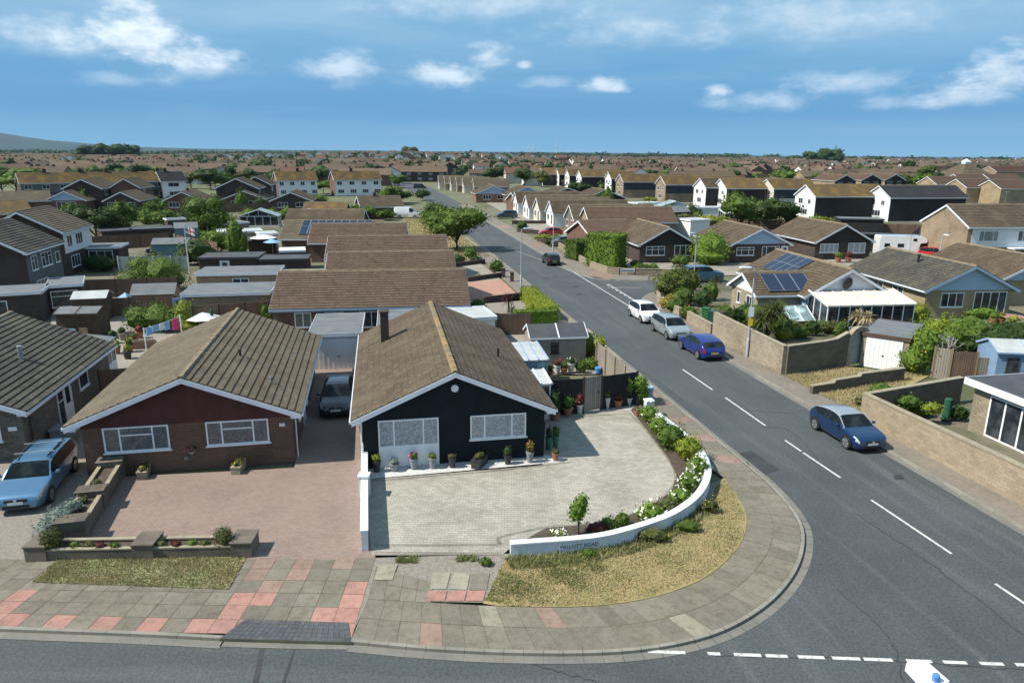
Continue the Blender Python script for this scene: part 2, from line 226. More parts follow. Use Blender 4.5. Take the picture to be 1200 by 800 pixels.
# ---------------------------------------------------------------- mesh builder
class MB:
    def __init__(s): s.v = []; s.f = []; s.uv = []; s.mi = []; s.cur = 0
    def face(s, pts, uv=None):
        b = len(s.v); s.v += [tuple(p) for p in pts]; s.f.append(tuple(range(b, b+len(pts)))); s.uv.append(uv); s.mi.append(s.cur); return s
    def box(s, x0, x1, y0, y1, z0, z1):
        a = [(x0,y0,z0),(x1,y0,z0),(x1,y1,z0),(x0,y1,z0),(x0,y0,z1),(x1,y0,z1),(x1,y1,z1),(x0,y1,z1)]
        for q in ((3,2,1,0),(4,5,6,7),(0,1,5,4),(1,2,6,5),(2,3,7,6),(3,0,4,7)): s.face([a[i] for i in q])
        return s
    def prism(s, pts, z0, z1, bottom=True):
        n = len(pts)
        area = sum(pts[i][0]*pts[(i+1)%n][1]-pts[(i+1)%n][0]*pts[i][1] for i in range(n))
        if area < 0: pts = pts[::-1]
        s.face([(p[0],p[1],z1) for p in pts])
        if bottom: s.face([(p[0],p[1],z0) for p in pts[::-1]])
        for i in range(n):
            a, b = pts[i], pts[(i+1)%n]; s.face([(a[0],a[1],z0),(b[0],b[1],z0),(b[0],b[1],z1),(a[0],a[1],z1)])
        return s
    def bar(s, a, b, w, h):
        "square bar from a to b (centre line)"
        a, b = Vector(a), Vector(b); d = (b-a).normalized(); up = Vector((0,0,1)) if abs(d.z) < .95 else Vector((1,0,0))
        x = d.cross(up).normalized()*w/2; y = x.cross(d).normalized()*h/2
        A = [a-x-y,a+x-y,a+x+y,a-x+y]; B = [b-x-y,b+x-y,b+x+y,b-x+y]
        s.face(A); s.face(B[::-1])
        for i in range(4): j = (i+1)%4; s.face([A[i],B[i],B[j],A[j]])
        return s
    def tube(s, pts, r, n=8, r1=None):
        pts = [Vector(p) for p in pts]; L = len(pts); rings = []
        for i, p in enumerate(pts):
            d = (pts[min(i+1,L-1)]-pts[max(i-1,0)]).normalized(); up = Vector((0,0,1)) if abs(d.z) < .9 else Vector((1,0,0))
            x = d.cross(up).normalized(); y = x.cross(d); rr = r if r1 is None else r+(r1-r)*i/(L-1)
            rings.append([p+(x*math.cos(2*math.pi*k/n)+y*math.sin(2*math.pi*k/n))*rr for k in range(n)])
        for i in range(L-1):
            for k in range(n): j = (k+1)%n; s.face([rings[i][k],rings[i+1][k],rings[i+1][j],rings[i][j]])
        s.face(rings[0]); s.face(rings[-1][::-1]); return s
    def lathe(s, prof, c=(0,0,0), n=12):
        rings = [[(c[0]+r*math.cos(2*math.pi*k/n), c[1]+r*math.sin(2*math.pi*k/n), c[2]+z) for k in range(n)] for r, z in prof]
        for i in range(len(prof)-1):
            for k in range(n): j = (k+1)%n; s.face([rings[i][k],rings[i][j],rings[i+1][j],rings[i+1][k]])
        s.face(rings[0][::-1]); s.face(rings[-1]); return s
    def build(s, name, mats, parent=None, smooth=False, loc=None, weld=False):
        me = bpy.data.meshes.new(name); me.from_pydata(s.v, [], s.f)
        ul = me.uv_layers.new(name='uv'); buf = []
        for f, uv in zip(s.f, s.uv):
            if uv: 
                for q in uv: buf += [q[0], q[1]]
                continue
            P = [Vector(s.v[i]) for i in f[:3]]; n = (P[1]-P[0]).cross(P[2]-P[0])
            if n.length < 1e-12: buf += [0, 0]*len(f); continue
            n.normalize()
            if abs(n.z) > .985: t = Vector((1,0,0)); b = Vector((0,1,0))
            else: t = Vector((0,0,1)).cross(n).normalized(); b = n.cross(t)
            for i in f: p = Vector(s.v[i]); buf += [p.dot(t), p.dot(b)]
        ul.data.foreach_set('uv', buf)
        if not isinstance(mats, (list, tuple)): mats = [mats]
        for m in mats: me.materials.append(M[m] if isinstance(m, str) else m)
        me.polygons.foreach_set('material_index', s.mi)
        if smooth: 
            import bmesh
            bm = bmesh.new(); bm.from_mesh(me); bmesh.ops.remove_doubles(bm, verts=bm.verts, dist=1e-4); bm.to_mesh(me); bm.free()
            me.polygons.foreach_set('use_smooth', [True]*len(me.polygons)); me.set_sharp_from_angle(angle=R(38))
        o = bpy.data.objects.new(name, me); COL.objects.link(o); o.parent = parent
        if loc is not None: o.location = loc
        return o
def tag(o, label=None, cat=None, group=None, kind=None):
    if label: o['label'] = label
    if cat: o['category'] = cat
    if group: o['group'] = group
    if kind: o['kind'] = kind
    return o
def thing(name, label, cat, loc=(0,0,0), rz=0, group=None):
    o = bpy.data.objects.new(name, None); COL.objects.link(o); o.location = loc; o.rotation_euler = (0,0,rz); o.empty_display_size = .3
    return tag(o, label, cat, group)
KIDS = None
def copy_tree(root, loc=None, rz=None, label=None, scale=None, group=None, mats=None):
    "a copy of a thing with copies of its parts and sub-parts"
    r = root.copy(); COL.objects.link(r)
    if loc is not None: r.location = loc
    if rz is not None: r.rotation_euler = (0,0,rz)
    if scale is not None: r.scale = scale if not isinstance(scale, (int, float)) else (scale,)*3
    if label: r['label'] = label
    if group: r['group'] = group
    for ch in root.children:
        c = ch.copy(); COL.objects.link(c); c.parent = r
        for g in ch.children:
            d = g.copy(); COL.objects.link(d); d.parent = c
    return r
def remat(root, a, b):
    "the copy gets material b where its source had a (own mesh)"
    for o in [root]+list(root.children_recursive):
        if o.type == 'MESH' and any(s and s.name == M[a].name for s in o.data.materials):
            o.data = o.data.copy()
            for i, s in enumerate(o.data.materials):
                if s and s.name == M[a].name: o.data.materials[i] = M[b]
    return root
def sheet(name, pts, z, mat, kind='structure'):
    m = MB(); p2 = [(p[0],p[1]) for p in pts]; n = len(p2)
    if sum(p2[i][0]*p2[(i+1)%n][1]-p2[(i+1)%n][0]*p2[i][1] for i in range(n)) < 0: p2 = p2[::-1]
    m.face([(p[0],p[1],z) for p in p2]); o = m.build(name, mat); tag(o, kind=kind); return o
def slab(name, pts, z0, z1, mats, kind='structure'):
    m = MB(); m.prism([(p[0],p[1]) for p in pts], z0, z1, bottom=False); o = m.build(name, mats); tag(o, kind=kind); return o
# ---------------------------------------------------------------- foliage
def leaf_arrays(ells, n, size, shell=.55, seed=None, flatten=.0, box=False):
    g = np.random.default_rng(seed if seed is not None else rng.integers(1e9))
    E = np.array(ells, float); vol = (E[:,3]*E[:,4]*E[:,5])**(2/3); k = g.choice(len(E), n, p=vol/vol.sum())
    if box:
        d = g.uniform(-1,1,(n,3)); ax = g.integers(0,3,n); ax = np.where(g.random(n) < .25, 2, ax); sg = np.where(g.random(n) < .5, -1, 1); sg = np.where(ax == 2, 1, sg); d[np.arange(n),ax] = sg*g.uniform(.86,1.06,n); dirn = d.copy(); dirn[:] *= .3; dirn[np.arange(n),ax] = sg
    else:
        d = g.normal(size=(n,3)); d /= np.linalg.norm(d,axis=1)[:,None]; dirn = d.copy()
        lump = 1+.2*np.sin(d[:,0]*5+k)*np.sin(d[:,1]*4.3+2*k)+.12*np.sin(d[:,2]*7+k*1.7+d[:,0]*3)
        rad = (shell+(1.05-shell)*g.random(n)**.6)*lump*np.where(g.random(n) < .1, g.uniform(1.05,1.3,n), 1.); d = d*rad[:,None]
    c = E[k,:3]+d*E[k,3:6]
    nrm = dirn+g.normal(size=(n,3))*.55; nrm /= np.linalg.norm(nrm,axis=1)[:,None]
    t = g.normal(size=(n,3)); t -= nrm*(t*nrm).sum(1)[:,None]; t /= np.linalg.norm(t,axis=1)[:,None]; b = np.cross(nrm,t)
    s = size*g.uniform(.6,1.3,n)[:,None]
    V = np.stack([c-t*s*.55, c+b*s*.32, c+t*s*.55, c-b*s*.32],1).reshape(-1,3)
    V[:,2] = np.maximum(V[:,2], .01)
    return V
def quads_obj(name, V, mat, parent=None, kind=None):
    n = len(V)//4; me = bpy.data.meshes.new(name); me.vertices.add(len(V)); me.vertices.foreach_set('co', V.astype(np.float32).ravel())
    me.loops.add(n*4); me.loops.foreach_set('vertex_index', np.arange(n*4,dtype=np.int32)); me.polygons.add(n); me.polygons.foreach_set('loop_start', np.arange(0,n*4,4,dtype=np.int32))
    me.update(calc_edges=True)
    me.materials.append(M[mat]); o = bpy.data.objects.new(name, me); COL.objects.link(o); o.parent = parent
    if kind: o['kind'] = kind
    return o
def lump_mesh(ells, mat_i, f=.8, sub=2):
    import bmesh
    bm = bmesh.new()
    for i, e in enumerate(ells):
        r = bmesh.ops.create_icosphere(bm, subdivisions=sub, radius=1)
        for v in r['verts']:
            c = v.co; w = f*(1+.13*math.sin(c.x*5+i)*math.sin(c.y*6+i*2)+.1*math.sin(c.z*7+i)); v.co = Vector((e[0]+c.x*e[3]*w, e[1]+c.y*e[4]*w, max(.0, e[2]+c.z*e[5]*w)))
    return bm
def foliage(name, ells, n, size, mat, parent=None, shell=.62, core=.78, seed=None, box=False, core_mat=None):
    V = leaf_arrays(ells, n, size, shell, seed, box=box); o = quads_obj(name, V, mat, parent)
    if core:
        import bmesh
        if box:
            bm = bmesh.new()
            for e in ells:
                r = bmesh.ops.create_cube(bm, size=2)
                for v in r['verts']: v.co = Vector((e[0]+v.co.x*e[3]*.86, e[1]+v.co.y*e[4]*.86, e[2]+v.co.z*e[5]*.9))
        else: bm = lump_mesh(ells, 0, core)
        bm2 = bmesh.new(); bm2.from_mesh(o.data); tmp = bpy.data.meshes.new('t'); bm.to_mesh(tmp); bm2.from_mesh(tmp)
        o.data.materials.append(M[core_mat or mat]); bm2.to_mesh(o.data); bpy.data.meshes.remove(tmp); bm.free(); bm2.free()
    return o
def bush(name, label, cat, p, ells, n=600, size=.16, mat='leaf_mid', group=None, flowers=None, stem=False, **kw):
    t = thing(name, label, cat, p, 0, group); foliage('foliage', ells, n, size, mat, t, **kw)
    if flowers:
        fm, fn, fs = flowers; V = leaf_arrays(ells, fn, fs, .98, None); quads_obj('blossom', V+np.array([0,0,.03]), fm, t)
    if stem:
        m = MB(); zt = min(e[2] for e in ells); m.tube([(0,0,0),(.02,.01,zt*.5),(0,0,zt)], .05*stem, 6, .03*stem); m.build('stem', 'bark', t)
    return t
def tree(name, label, p, h, rx, mat='leaf_mid', n=1500, size=.3, group=None, trunk=.35, seed=1, ry=None, core=.62, lobes=9, rot=0):
    g = random.Random(seed); ry = ry or rx; t = thing(name, label, 'tree', p, rot, group); th = h*trunk; cz = (h+th)/2; rz = (h-th)/2
    ells = []
    for i in range(lobes):
        a = i*2.399+g.random()*.5; q = math.sqrt((i+.3)/lobes)*.66; zz = g.uniform(-.5,.55)
        ells.append((math.cos(a)*rx*q, math.sin(a)*ry*q, cz+zz*rz*(1-q*.4), rx*g.uniform(.36,.52), ry*g.uniform(.36,.52), rz*g.uniform(.38,.55)))
    foliage('crown', ells, n, size, mat, t, shell=.5, core=core, seed=seed)
    m = MB(); r = max(.07, h*.028); m.tube([(0,0,0),(r*.4,0,th*.5),(0,r*.3,th),(0,0,cz)], r, 8, r*.35)
    for i in range(0, lobes, 2):
        e = ells[i]; m.tube([(0,0,th*.8),(e[0]*.5,e[1]*.5,(th+e[2])/2),(e[0],e[1],e[2])], r*.45, 5, r*.15)
    m.build('trunk', 'bark', t); return t
# ---------------------------------------------------------------- windows and houses
def face_map(face, w, d):
    if face == 'F': return lambda u, o, z: (u, -o, z)
    if face == 'B': return lambda u, o, z: (-u, d+o, z)
    if face == 'R': return lambda u, o, z: (w/2+o, u, z)
    if face == 'L': return lambda u, o, z: (-w/2-o, d-u, z)
    y0 = float(face[1:]); return lambda u, o, z: (u, y0-o, z)
def fbox(m, fm, u0, u1, o0, o1, z0, z1):
    A = [fm(u0,o0,z0),fm(u1,o0,z0),fm(u1,o1,z0),fm(u0,o1,z0),fm(u0,o0,z1),fm(u1,o0,z1),fm(u1,o1,z1),fm(u0,o1,z1)]
    for q in ((0,1,2,3),(7,6,5,4),(4,5,1,0),(5,6,2,1),(6,7,3,2),(7,4,0,3)): m.face([A[i] for i in q])
def window(parent, fm, u, z, w, h, lights=(1,), tr=(), pane='glass', frame='upvc', t=.065, sill=True, name='window', solid=None, prd=.05):
    """lights: relative widths of the panes side by side; tr: indices of lights with a top opener; solid: height of a solid panel below"""
    m = MB(); x0, x1 = u-w/2, u+w/2
    fbox(m, fm, x0, x0+t, .004, prd, z, z+h); fbox(m, fm, x1-t, x1, .004, prd, z, z+h)
    fbox(m, fm, x0+t, x1-t, .004, prd, z+h-t, z+h); fbox(m, fm, x0+t, x1-t, .004, prd, z, z+t)
    z0 = z
    if solid: fbox(m, fm, x0+t, x1-t, .004, prd*.7, z+t, z+solid); z0 = z+solid-t
    S = sum(lights); c = x0
    for i, l in enumerate(lights):
        c2 = c+w*l/S
        if i < len(lights)-1: fbox(m, fm, c2-t*.5, c2+t*.5, .004, prd*.92, z0+t, z+h-t)
        if i in tr: fbox(m, fm, c+t*.8, c2-t*.8, .004, prd*.86, z0+(z+h-z0)*.66-.03, z0+(z+h-z0)*.66+.03)
        c = c2
    if sill: fbox(m, fm, x0-.06, x1+.06, .004, .1, z-.06, z-.002)
    f = m.build(name, frame, parent)
    g = MB(); fbox(g, fm, x0+t*.5, x1-t*.5, .002, .03, z0+t*.5, z+h-t*.5); g.build('pane', pane, f); return f
def door(parent, fm, u, z, w, h, mat='upvc', glass=True, frame='upvc', name='door'):
    m = MB(); fbox(m, fm, u-w/2, u+w/2, .004, .03, z, z+h)
    for a, b, c, d in ((-w/2-.06, -w/2, 0, h+.06), (w/2, w/2+.06, 0, h+.06), (-w/2, w/2, h, h+.06)): fbox(m, fm, u+a, u+b, .004, .06, z+c, z+d)
    o = m.build(name, mat, parent)
    if glass: g = MB(); fbox(g, fm, u-w*.3, u+w*.3, .032, .04, z+h*.5, z+h*.92); g.build('pane', 'glass', o)
    g = MB(); fbox(g, fm, u+w*.36, u+w*.42, .032, .07, z+h*.47, z+h*.5); g.build('handle', 'chrome', o); return o
def slope(m, x0, z0, x1, z1, y0, y1, th=.10, steps=0, lift=.03):
    "roof slope in the xz profile from eave (x0,z0) to ridge (x1,z1), running y0..y1"
    dx, dz = x1-x0, z1-z0; L = math.hypot(dx, dz); nx, nz = (-dz/L, dx/L) if dx > 0 else (dz/L, -dx/L)
    def P(s, h, y): return (x0+dx*s+nx*h, y, z0+dz*s+nz*h)
    def q(a, b, c, d, uv=None): m.face([a,b,c,d] if dx > 0 else [d,c,b,a], (uv if dx > 0 else uv[::-1]) if uv else None)
    K = max(1, round(L/.34)) if steps else 1
    for k in range(K):
        s0, s1 = k/K, (k+1)/K; h0 = th+(lift if steps else 0); v0, v1 = k*.33 if steps else 0, (k+1)*.33 if steps else L
        q(P(s0,h0,y1),P(s0,h0,y0),P(s1,th,y0),P(s1,th,y1), [(-y1,v0),(-y0,v0),(-y0,v1),(-y1,v1)])
        if steps and k: q(P(s0,th,y1),P(s0,th,y0),P(s0,h0,y0),P(s0,h0,y1), [(-y1,v0),(-y0,v0),(-y0,v0),(-y1,v0)])
        if steps:
            for y, fl in ((y0, 0), (y1, 1)):
                tri = [P(s0,th,y),P(s1,th,y),P(s0,h0,y)]
                m.face(tri)
    q(P(0,0,y1),P(0,0,y0),P(0,th+(lift if steps else 0),y0),P(0,th+(lift if steps else 0),y1)); q(P(1,0,y1),P(1,0,y0),P(0,0,y0),P(0,0,y1))
    q(P(0,0,y0),P(1,0,y0),P(1,th,y0),P(0,th,y0)); q(P(1,0,y1),P(0,0,y1),P(0,th,y1),P(1,th,y1))
def house(name, label, pos, ang, w, d, he, hr, wall='brick_brown', roof='roof_tan', gable=None, gable_z=None, trim='trim_white', over=.38, fo=.38, bo=.3, steps=1,
          wins=(), doors=(), chims=(), group=None, cat='house', ridge='ridge', base_z=0., front=None, gutter='trim_white', back_gable=None, lift=.03):
    """gabled house: local x along the front, y back along the ridge, z up; pos = middle of the front wall on the ground"""
    t = thing(name, label, cat, pos, ang, group); th = .1; rise = hr-he; hw = w/2
    m = MB(); zt = lambda x: he+(1-abs(x)/hw)*rise-.02
    pr = [(-hw,0),(hw,0),(hw,he-.02),(0,hr-.02),(-hw,he-.02)]
    m.face([(x,0,z+base_z*(z == 0)) for x, z in pr]); m.face([(x,d,z) for x, z in pr[::-1]])
    m.face([(hw,0,0),(hw,d,0),(hw,d,he-.02),(hw,0,he-.02)]); m.face([(-hw,d,0),(-hw,0,0),(-hw,0,he-.02),(-hw,d,he-.02)])
    W = m.build('wall', wall, t)
    if front: g = MB(); g.box(-hw-.015,hw+.015,-.03,.0-.003,0,he-.05); g.build('front_panel', front, t)
    for gm, side in ((gable, 0), (back_gable, 1)):
        if not gm: continue
        g = MB(); gz = gable_z if gable_z is not None else he-.12; gx = hw+.012 if gz < he else hw*(1-(gz-he)/rise)
        y = -.035 if not side else d+.035; P5 = [(-gx,gz),(gx,gz),(gx,max(gz,he-.02)),(0,hr-.03),(-gx,max(gz,he-.02))]
        if gz >= he: P5 = [(-gx,gz),(gx,gz),(0,hr-.03)]
        A = [(x,y,z) for x, z in P5]; B = [(x,y+(.032 if not side else -.032),z) for x, z in P5]
        if side: A, B = A[::-1], B[::-1]
        g.face(A); g.face([B[0],B[1],A[1],A[0]]); g.build('gable_cladding', gm, t)
    k = rise/hw; xe = hw+over; ze = he-over*k; m = MB()
    slope(m, -xe, ze, 0, hr, -fo, d+bo, th, steps, lift); slope(m, xe, ze, 0, hr, -fo, d+bo, th, steps, lift); rf = m.build('roof', roof, t)
    L = math.hypot(1, k); hz = hr+th*L
    m = MB()
    nn = max(1, round((d+fo+bo)/.45)) if steps else 1
    for i in range(nn):
        y0 = -fo-.02+(d+fo+bo+.04)*i/nn; y1 = -fo-.02+(d+fo+bo+.04)*(i+1)/nn; e = .012*(i % 2)+random.uniform(-.008,.012); r = .16
        pf = [(-r,hz-.03-r*k*.8),(-r*.55,hz+.055+e),(r*.55,hz+.055+e),(r,hz-.03-r*k*.8)]
        for a, b in zip(pf, pf[1:]): m.face([(a[0],y0,a[1]),(b[0],y0,b[1]),(b[0],y1,b[1]),(a[0],y1,a[1])])
        m.face([(x,y0,z) for x, z in pf]); m.face([(x,y1,z) for x, z in pf[::-1]])
    m.build('ridge_tile', ridge, t)
    for y0, y1 in ((-fo-.035,-fo-.003),(d+bo+.003,d+bo+.035)):   # barge boards
        m = MB(); bt = [(-xe,ze-.16*L),(0,hr-.14*L),(xe,ze-.16*L),(xe,ze+.06),(0,hr+.06),(-xe,ze+.06)]
        for i0 in ((0,1,4,5),(1,2,3,4)):
            q = [bt[i] for i in i0]; m.face([(x,y0,z) for x, z in q]); m.face([(x,y1,z) for x, z in q[::-1]])
        for i in range(6): j = (i+1)%6; m.face([(bt[i][0],y1,bt[i][1]),(bt[j][0],y1,bt[j][1]),(bt[j][0],y0,bt[j][1]),(bt[i][0],y0,bt[i][1])])
        m.build('bargeboard', trim, t, weld=True)
        if y0 < 0 and steps:
            for sg in (-1,1): m = MB(); m.box(*sorted((sg*(hw+.02),sg*xe)), -fo-.002, -.002, ze-.13, ze-.02); m.build('boxed_eave', trim, t)
    for sg in (-1,1):
        m = MB(); m.box(*sorted((sg*(xe-.03),sg*xe-sg*.005)), -fo, d+bo, ze-.16, ze-.004); m.box(*sorted((sg*(xe+.002),sg*(xe+.1))), -fo, d+bo, ze-.06, ze+.045); m.build('gutter', gutter, t)
    for q in wins: 
        q = dict(q); fc = q.pop('f', 'F'); window(t, face_map(fc, w, d), **q)
    for q in doors:
        q = dict(q); fc = q.pop('f', 'F'); door(t, face_map(fc, w, d), **q)
    for q in chims:
        x, y, cw, cl, top = q[:5]; cm = q[5] if len(q) > 5 else 'brick_dark'; m = MB(); zb = hr-abs(x)*k-.2; m.box(x-cw/2,x+cw/2,y-cl/2,y+cl/2,zb,top); m.box(x-cw/2-.05,x+cw/2+.05,y-cl/2-.05,y+cl/2+.05,top,top+.08)
        c = m.build('chimney', cm, rf); g = MB()
        if len(q) > 6: continue
        g.lathe([(.11,0),(.1,.3),(.12,.32),(.08,.33)], (x,y,top+.08), 8); g.build('chimney_pot', 'terracotta', rf)
    return t
def from_front(pl, pr, z=0.):
    a, b = at(*pl, z), at(*pr, z); mid = (a+b)/2; mid.z = 0; return mid, math.atan2(b.y-a.y, b.x-a.x), (b-a).length
def ax(ang): return Vector((math.cos(ang), math.sin(ang), 0)), Vector((-math.sin(ang), math.cos(ang), 0))
def from_right(p, w, ang, z=0.):
    q = at(*p, z); q.z = 0; x, y = ax(ang); return q-x*w/2
def from_left(p, w, ang, z=0.):
    q = at(*p, z); q.z = 0; x, y = ax(ang); return q+x*w/2
def W(u, z, w, h, lights=(1,), **k): return dict(u=u, z=z, w=w, h=h, lights=lights, **k)
def flatroof(name, label, cat, pos, ang, w, d, h, wall='brick_dark', roof='felt', trim='trim_white', over=.12, wins=(), doors=(), group=None, th=.2, slopeb=0., garage=None):
    t = thing(name, label, cat, pos, ang, group); hw = w/2
    m = MB(); m.box(-hw,hw,0,d,0,h-th-.002); m.build('wall', wall, t)
    m = MB(); A = [(-hw-over,-over),(hw+over,-over),(hw+over,d+over),(-hw-over,d+over)]; zz = [h,h,h+slopeb,h+slopeb]
    m.face([(a[0],a[1],z) for a, z in zip(A,zz)]); m.face([(a[0],a[1],h-th) for a in A[::-1]])
    for i in range(4): j = (i+1)%4; m.face([(*A[i],h-th),(*A[j],h-th),(*A[j],zz[j]),(*A[i],zz[i])])
    m.build('roof', roof, t)
    m = MB(); o2 = over+.003
    for i in range(4):
        a, b = A[i], A[(i+1)%4]; n = [(0,-1),(1,0),(0,1),(-1,0)][i]; e = .03; z0a, z1a, z0b, z1b = h-th-.02, zz[i]+.03, h-th-.02, zz[(i+1)%4]+.03
        q = [(a[0]+n[0]*.003,a[1]+n[1]*.003),(b[0]+n[0]*.003,b[1]+n[1]*.003),(b[0]+n[0]*e,b[1]+n[1]*e),(a[0]+n[0]*e,a[1]+n[1]*e)]
        m.face([(*q[3],z0a),(*q[2],z0b),(*q[2],z1b),(*q[3],z1a)]); m.face([(*q[1],z0b),(*q[0],z0a),(*q[0],z1a),(*q[1],z1b)]); m.face([(*q[3],z1a),(*q[2],z1b),(*q[1],z1b),(*q[0],z1a)]); m.face([(*q[0],z0a),(*q[1],z0b),(*q[2],z0b),(*q[3],z0a)])
    m.build('fascia', trim, t)
    for q in wins: q = dict(q); fc = q.pop('f','F'); window(t, face_map(fc,w,d), **q)
    for q in doors: q = dict(q); fc = q.pop('f','F'); door(t, face_map(fc,w,d), **q)
    if garage:
        m = MB(); fm = face_map('F',w,d); u, gw, gh = garage[:3]; fbox(m,fm,u-gw/2,u+gw/2,.004,.04,.03,gh); n = 8
        for i in range(1,n): x = u-gw/2+gw*i/n; fbox(m,fm,x-.012,x+.012,.042,.05,.06,gh-.05)
        o = m.build('garage_door', garage[3] if len(garage) > 3 else 'upvc', t); g = MB(); fbox(g,fm,u-.06,u+.06,.042,.08,.9,.96); g.build('handle','metal_dark',o)
    return t
def wall_run(name, label, pts, h, th, mat, cat='wall', coping=None, z0=0., heights=None, group=None):
    "a free-standing wall along a ground polyline (world points)"
    t = thing(name, label, cat, (0,0,0), 0, group); m = MB(); c = MB(); P = [Vector((p[0],p[1],0)) for p in pts]; n = len(P); H = heights or [h]*n; off = []
    for i in range(n):
        d = (P[min(i+1,n-1)]-P[max(i-1,0)]).normalized(); nn = Vector((-d.y,d.x,0)); off.append(nn)
    def ring(i, e, za, zb): a = P[i]+off[i]*(th/2+e); b = P[i]-off[i]*(th/2+e); return [Vector((b.x,b.y,za)),Vector((a.x,a.y,za)),Vector((a.x,a.y,zb)),Vector((b.x,b.y,zb))]
    for mb, e, lo, hi in ((m,0,None,0),)+(((c,.03,.002,.06),) if coping else ()):
        s = 0
        for i in range(n-1):
            A = ring(i,e,z0 if lo is None else H[i]+lo, H[i]+hi); B = ring(i+1,e,z0 if lo is None else H[i+1]+lo, H[i+1]+hi); l = (P[i+1]-P[i]).length
            for k in (1,3):
                a, b = A[k], A[(k+1)%4]; cc, dd = B[(k+1)%4], B[k]; mb.face([a,dd,cc,b] , [(s,a.z),(s+l,dd.z),(s+l,cc.z),(s,b.z)])
            mb.face([A[2],B[2],B[3],A[3]], [(s,0),(s+l,0),(s+l,th),(s,th)])
            s += l
        A = ring(0,e,z0 if lo is None else H[0]+lo,H[0]+hi); mb.face(A[::-1]); A = ring(n-1,e,z0 if lo is None else H[-1]+lo,H[-1]+hi); mb.face(A)
    m.build('wall_body', mat, t)
    if coping: c.build('coping', coping, t)
    return t
def fence(name, label, pts, h, mat, post='wood_tan', th=.04, step=1.8, z0=.02, group=None, rail=None, cap=None):
    t = thing(name, label, 'fence', (0,0,0), 0, group); P = [Vector((p[0],p[1],0)) for p in pts]
    for a, b in zip(P, P[1:]):
        L = (b-a).length; n = max(1, round(L/step)); d = (b-a)/L
        for i in range(n):
            p, q = a+d*(L*i/n+.05), a+d*(L*(i+1)/n-.05); m = MB(); k = 1
            nn = Vector((-d.y,d.x,0))*th/2
            A = [p-nn,q-nn,q+nn,p+nn]; m.prism([(v.x,v.y) for v in A], z0, h-.02*(i%2)); m.build('panel', mat, t)
            if cap: m = MB(); m.bar((p.x,p.y,h+.02),(q.x,q.y,h+.02),.07,.05); m.build('top_rail', cap, t)
        for i in range(n+1):
            p = a+d*(L*i/n); m = MB(); m.box(-.05,.05,-.05,.05,0,h+.06); o = m.build('post', post, t); o.location = p; o.rotation_euler = (0,0,math.atan2(d.y,d.x))
    return t
def pot(label, p, kind='tall', mat='pot_grey', h=.45, r=.17, leaf='leaf_mid', fl=None, ph=.3, group=None, n=70, name='potted_plant'):
    t = thing(name, label, 'plant pot', p, rng.random()*6, group); m = MB()
    if kind == 'trough': m.box(-r*2.2,r*2.2,-r,r,0,h); m.box(-r*2.2-.02,r*2.2+.02,-r-.02,r+.02,h+.002,h+.03)
    else: m.lathe([(r*.72,0),(r,h*.86),(r*1.12,h*.87),(r*1.12,h),(r*.9,h),(r*.88,h*.9)], (0,0,0), 12)
    m.build('pot', mat, t, smooth=(kind != 'trough')); k = r*2 if kind == 'trough' else r
    e = [(0,0,h+ph*.45,k*1.15,r*1.15,ph*.6)] if ph < .6 else [(0,0,h+ph*.6,r*1.4,r*1.4,ph*.5),(.08,.03,h+ph*.3,r,r,ph*.35)]
    foliage('plant', e, n, .09 if ph < .6 else .12, leaf, t, core=.78)
    if fl: quads_obj('blossom', leaf_arrays(e, 26, .09, .95), fl, t)
    return t
# ---------------------------------------------------------------- cars: local x forward, z up, origin on the ground under the middle
PROF = {
 'hatch': dict(p=[(0,.30),(.008,.42),(.02,.49),(.05,.545),(.1,.585),(.18,.62),(.25,.65),(.27,.665),(.33,.78),(.39,.89),(.43,.95),(.5,.99),(.58,1.),(.66,.985),(.76,.945),(.84,.895),(.88,.86),(.93,.74),(.962,.65),(.98,.59),(.992,.46),(1,.3)], ws=(.26,.43), rw=(.885,.962), sw=(.33,.885), fa=.195, ra=.815),
 'mini': dict(p=[(0,.32),(.008,.44),(.025,.52),(.06,.57),(.12,.60),(.18,.63),(.22,.665),(.28,.79),(.34,.91),(.40,.965),(.5,1.),(.6,1.),(.7,.99),(.82,.96),(.9,.92),(.925,.89),(.955,.75),(.975,.64),(.985,.58),(.994,.47),(1,.3)], ws=(.215,.39), rw=(.915,.976), sw=(.28,.915), fa=.18, ra=.83),
 'estate': dict(p=[(0,.30),(.008,.42),(.02,.48),(.05,.53),(.1,.565),(.18,.60),(.24,.635),(.265,.66),(.31,.77),(.36,.89),(.4,.95),(.5,.99),(.6,1.),(.75,.99),(.87,.965),(.91,.94),(.94,.85),(.965,.70),(.98,.62),(.992,.5),(1,.3)], ws=(.255,.40), rw=(.905,.967), sw=(.31,.905), fa=.195, ra=.79),
 'suv': dict(p=[(0,.30),(.008,.46),(.02,.54),(.05,.585),(.1,.61),(.18,.635),(.24,.665),(.3,.79),(.36,.92),(.4,.965),(.5,1.),(.6,1.),(.75,.99),(.88,.965),(.92,.93),(.95,.8),(.97,.66),(.985,.56),(.994,.45),(1,.3)], ws=(.235,.40), rw=(.915,.972), sw=(.3,.915), fa=.19, ra=.81),
 'van': dict(p=[(0,.22),(.008,.36),(.02,.42),(.05,.46),(.1,.49),(.14,.52),(.17,.56),(.22,.72),(.27,.86),(.31,.94),(.36,.98),(.5,1.),(.75,1.),(.93,.99),(.97,.97),(.985,.9),(.995,.6),(1,.25)], ws=(.165,.31), rw=(2,2), sw=(.2,.38), fa=.17, ra=.77),
}
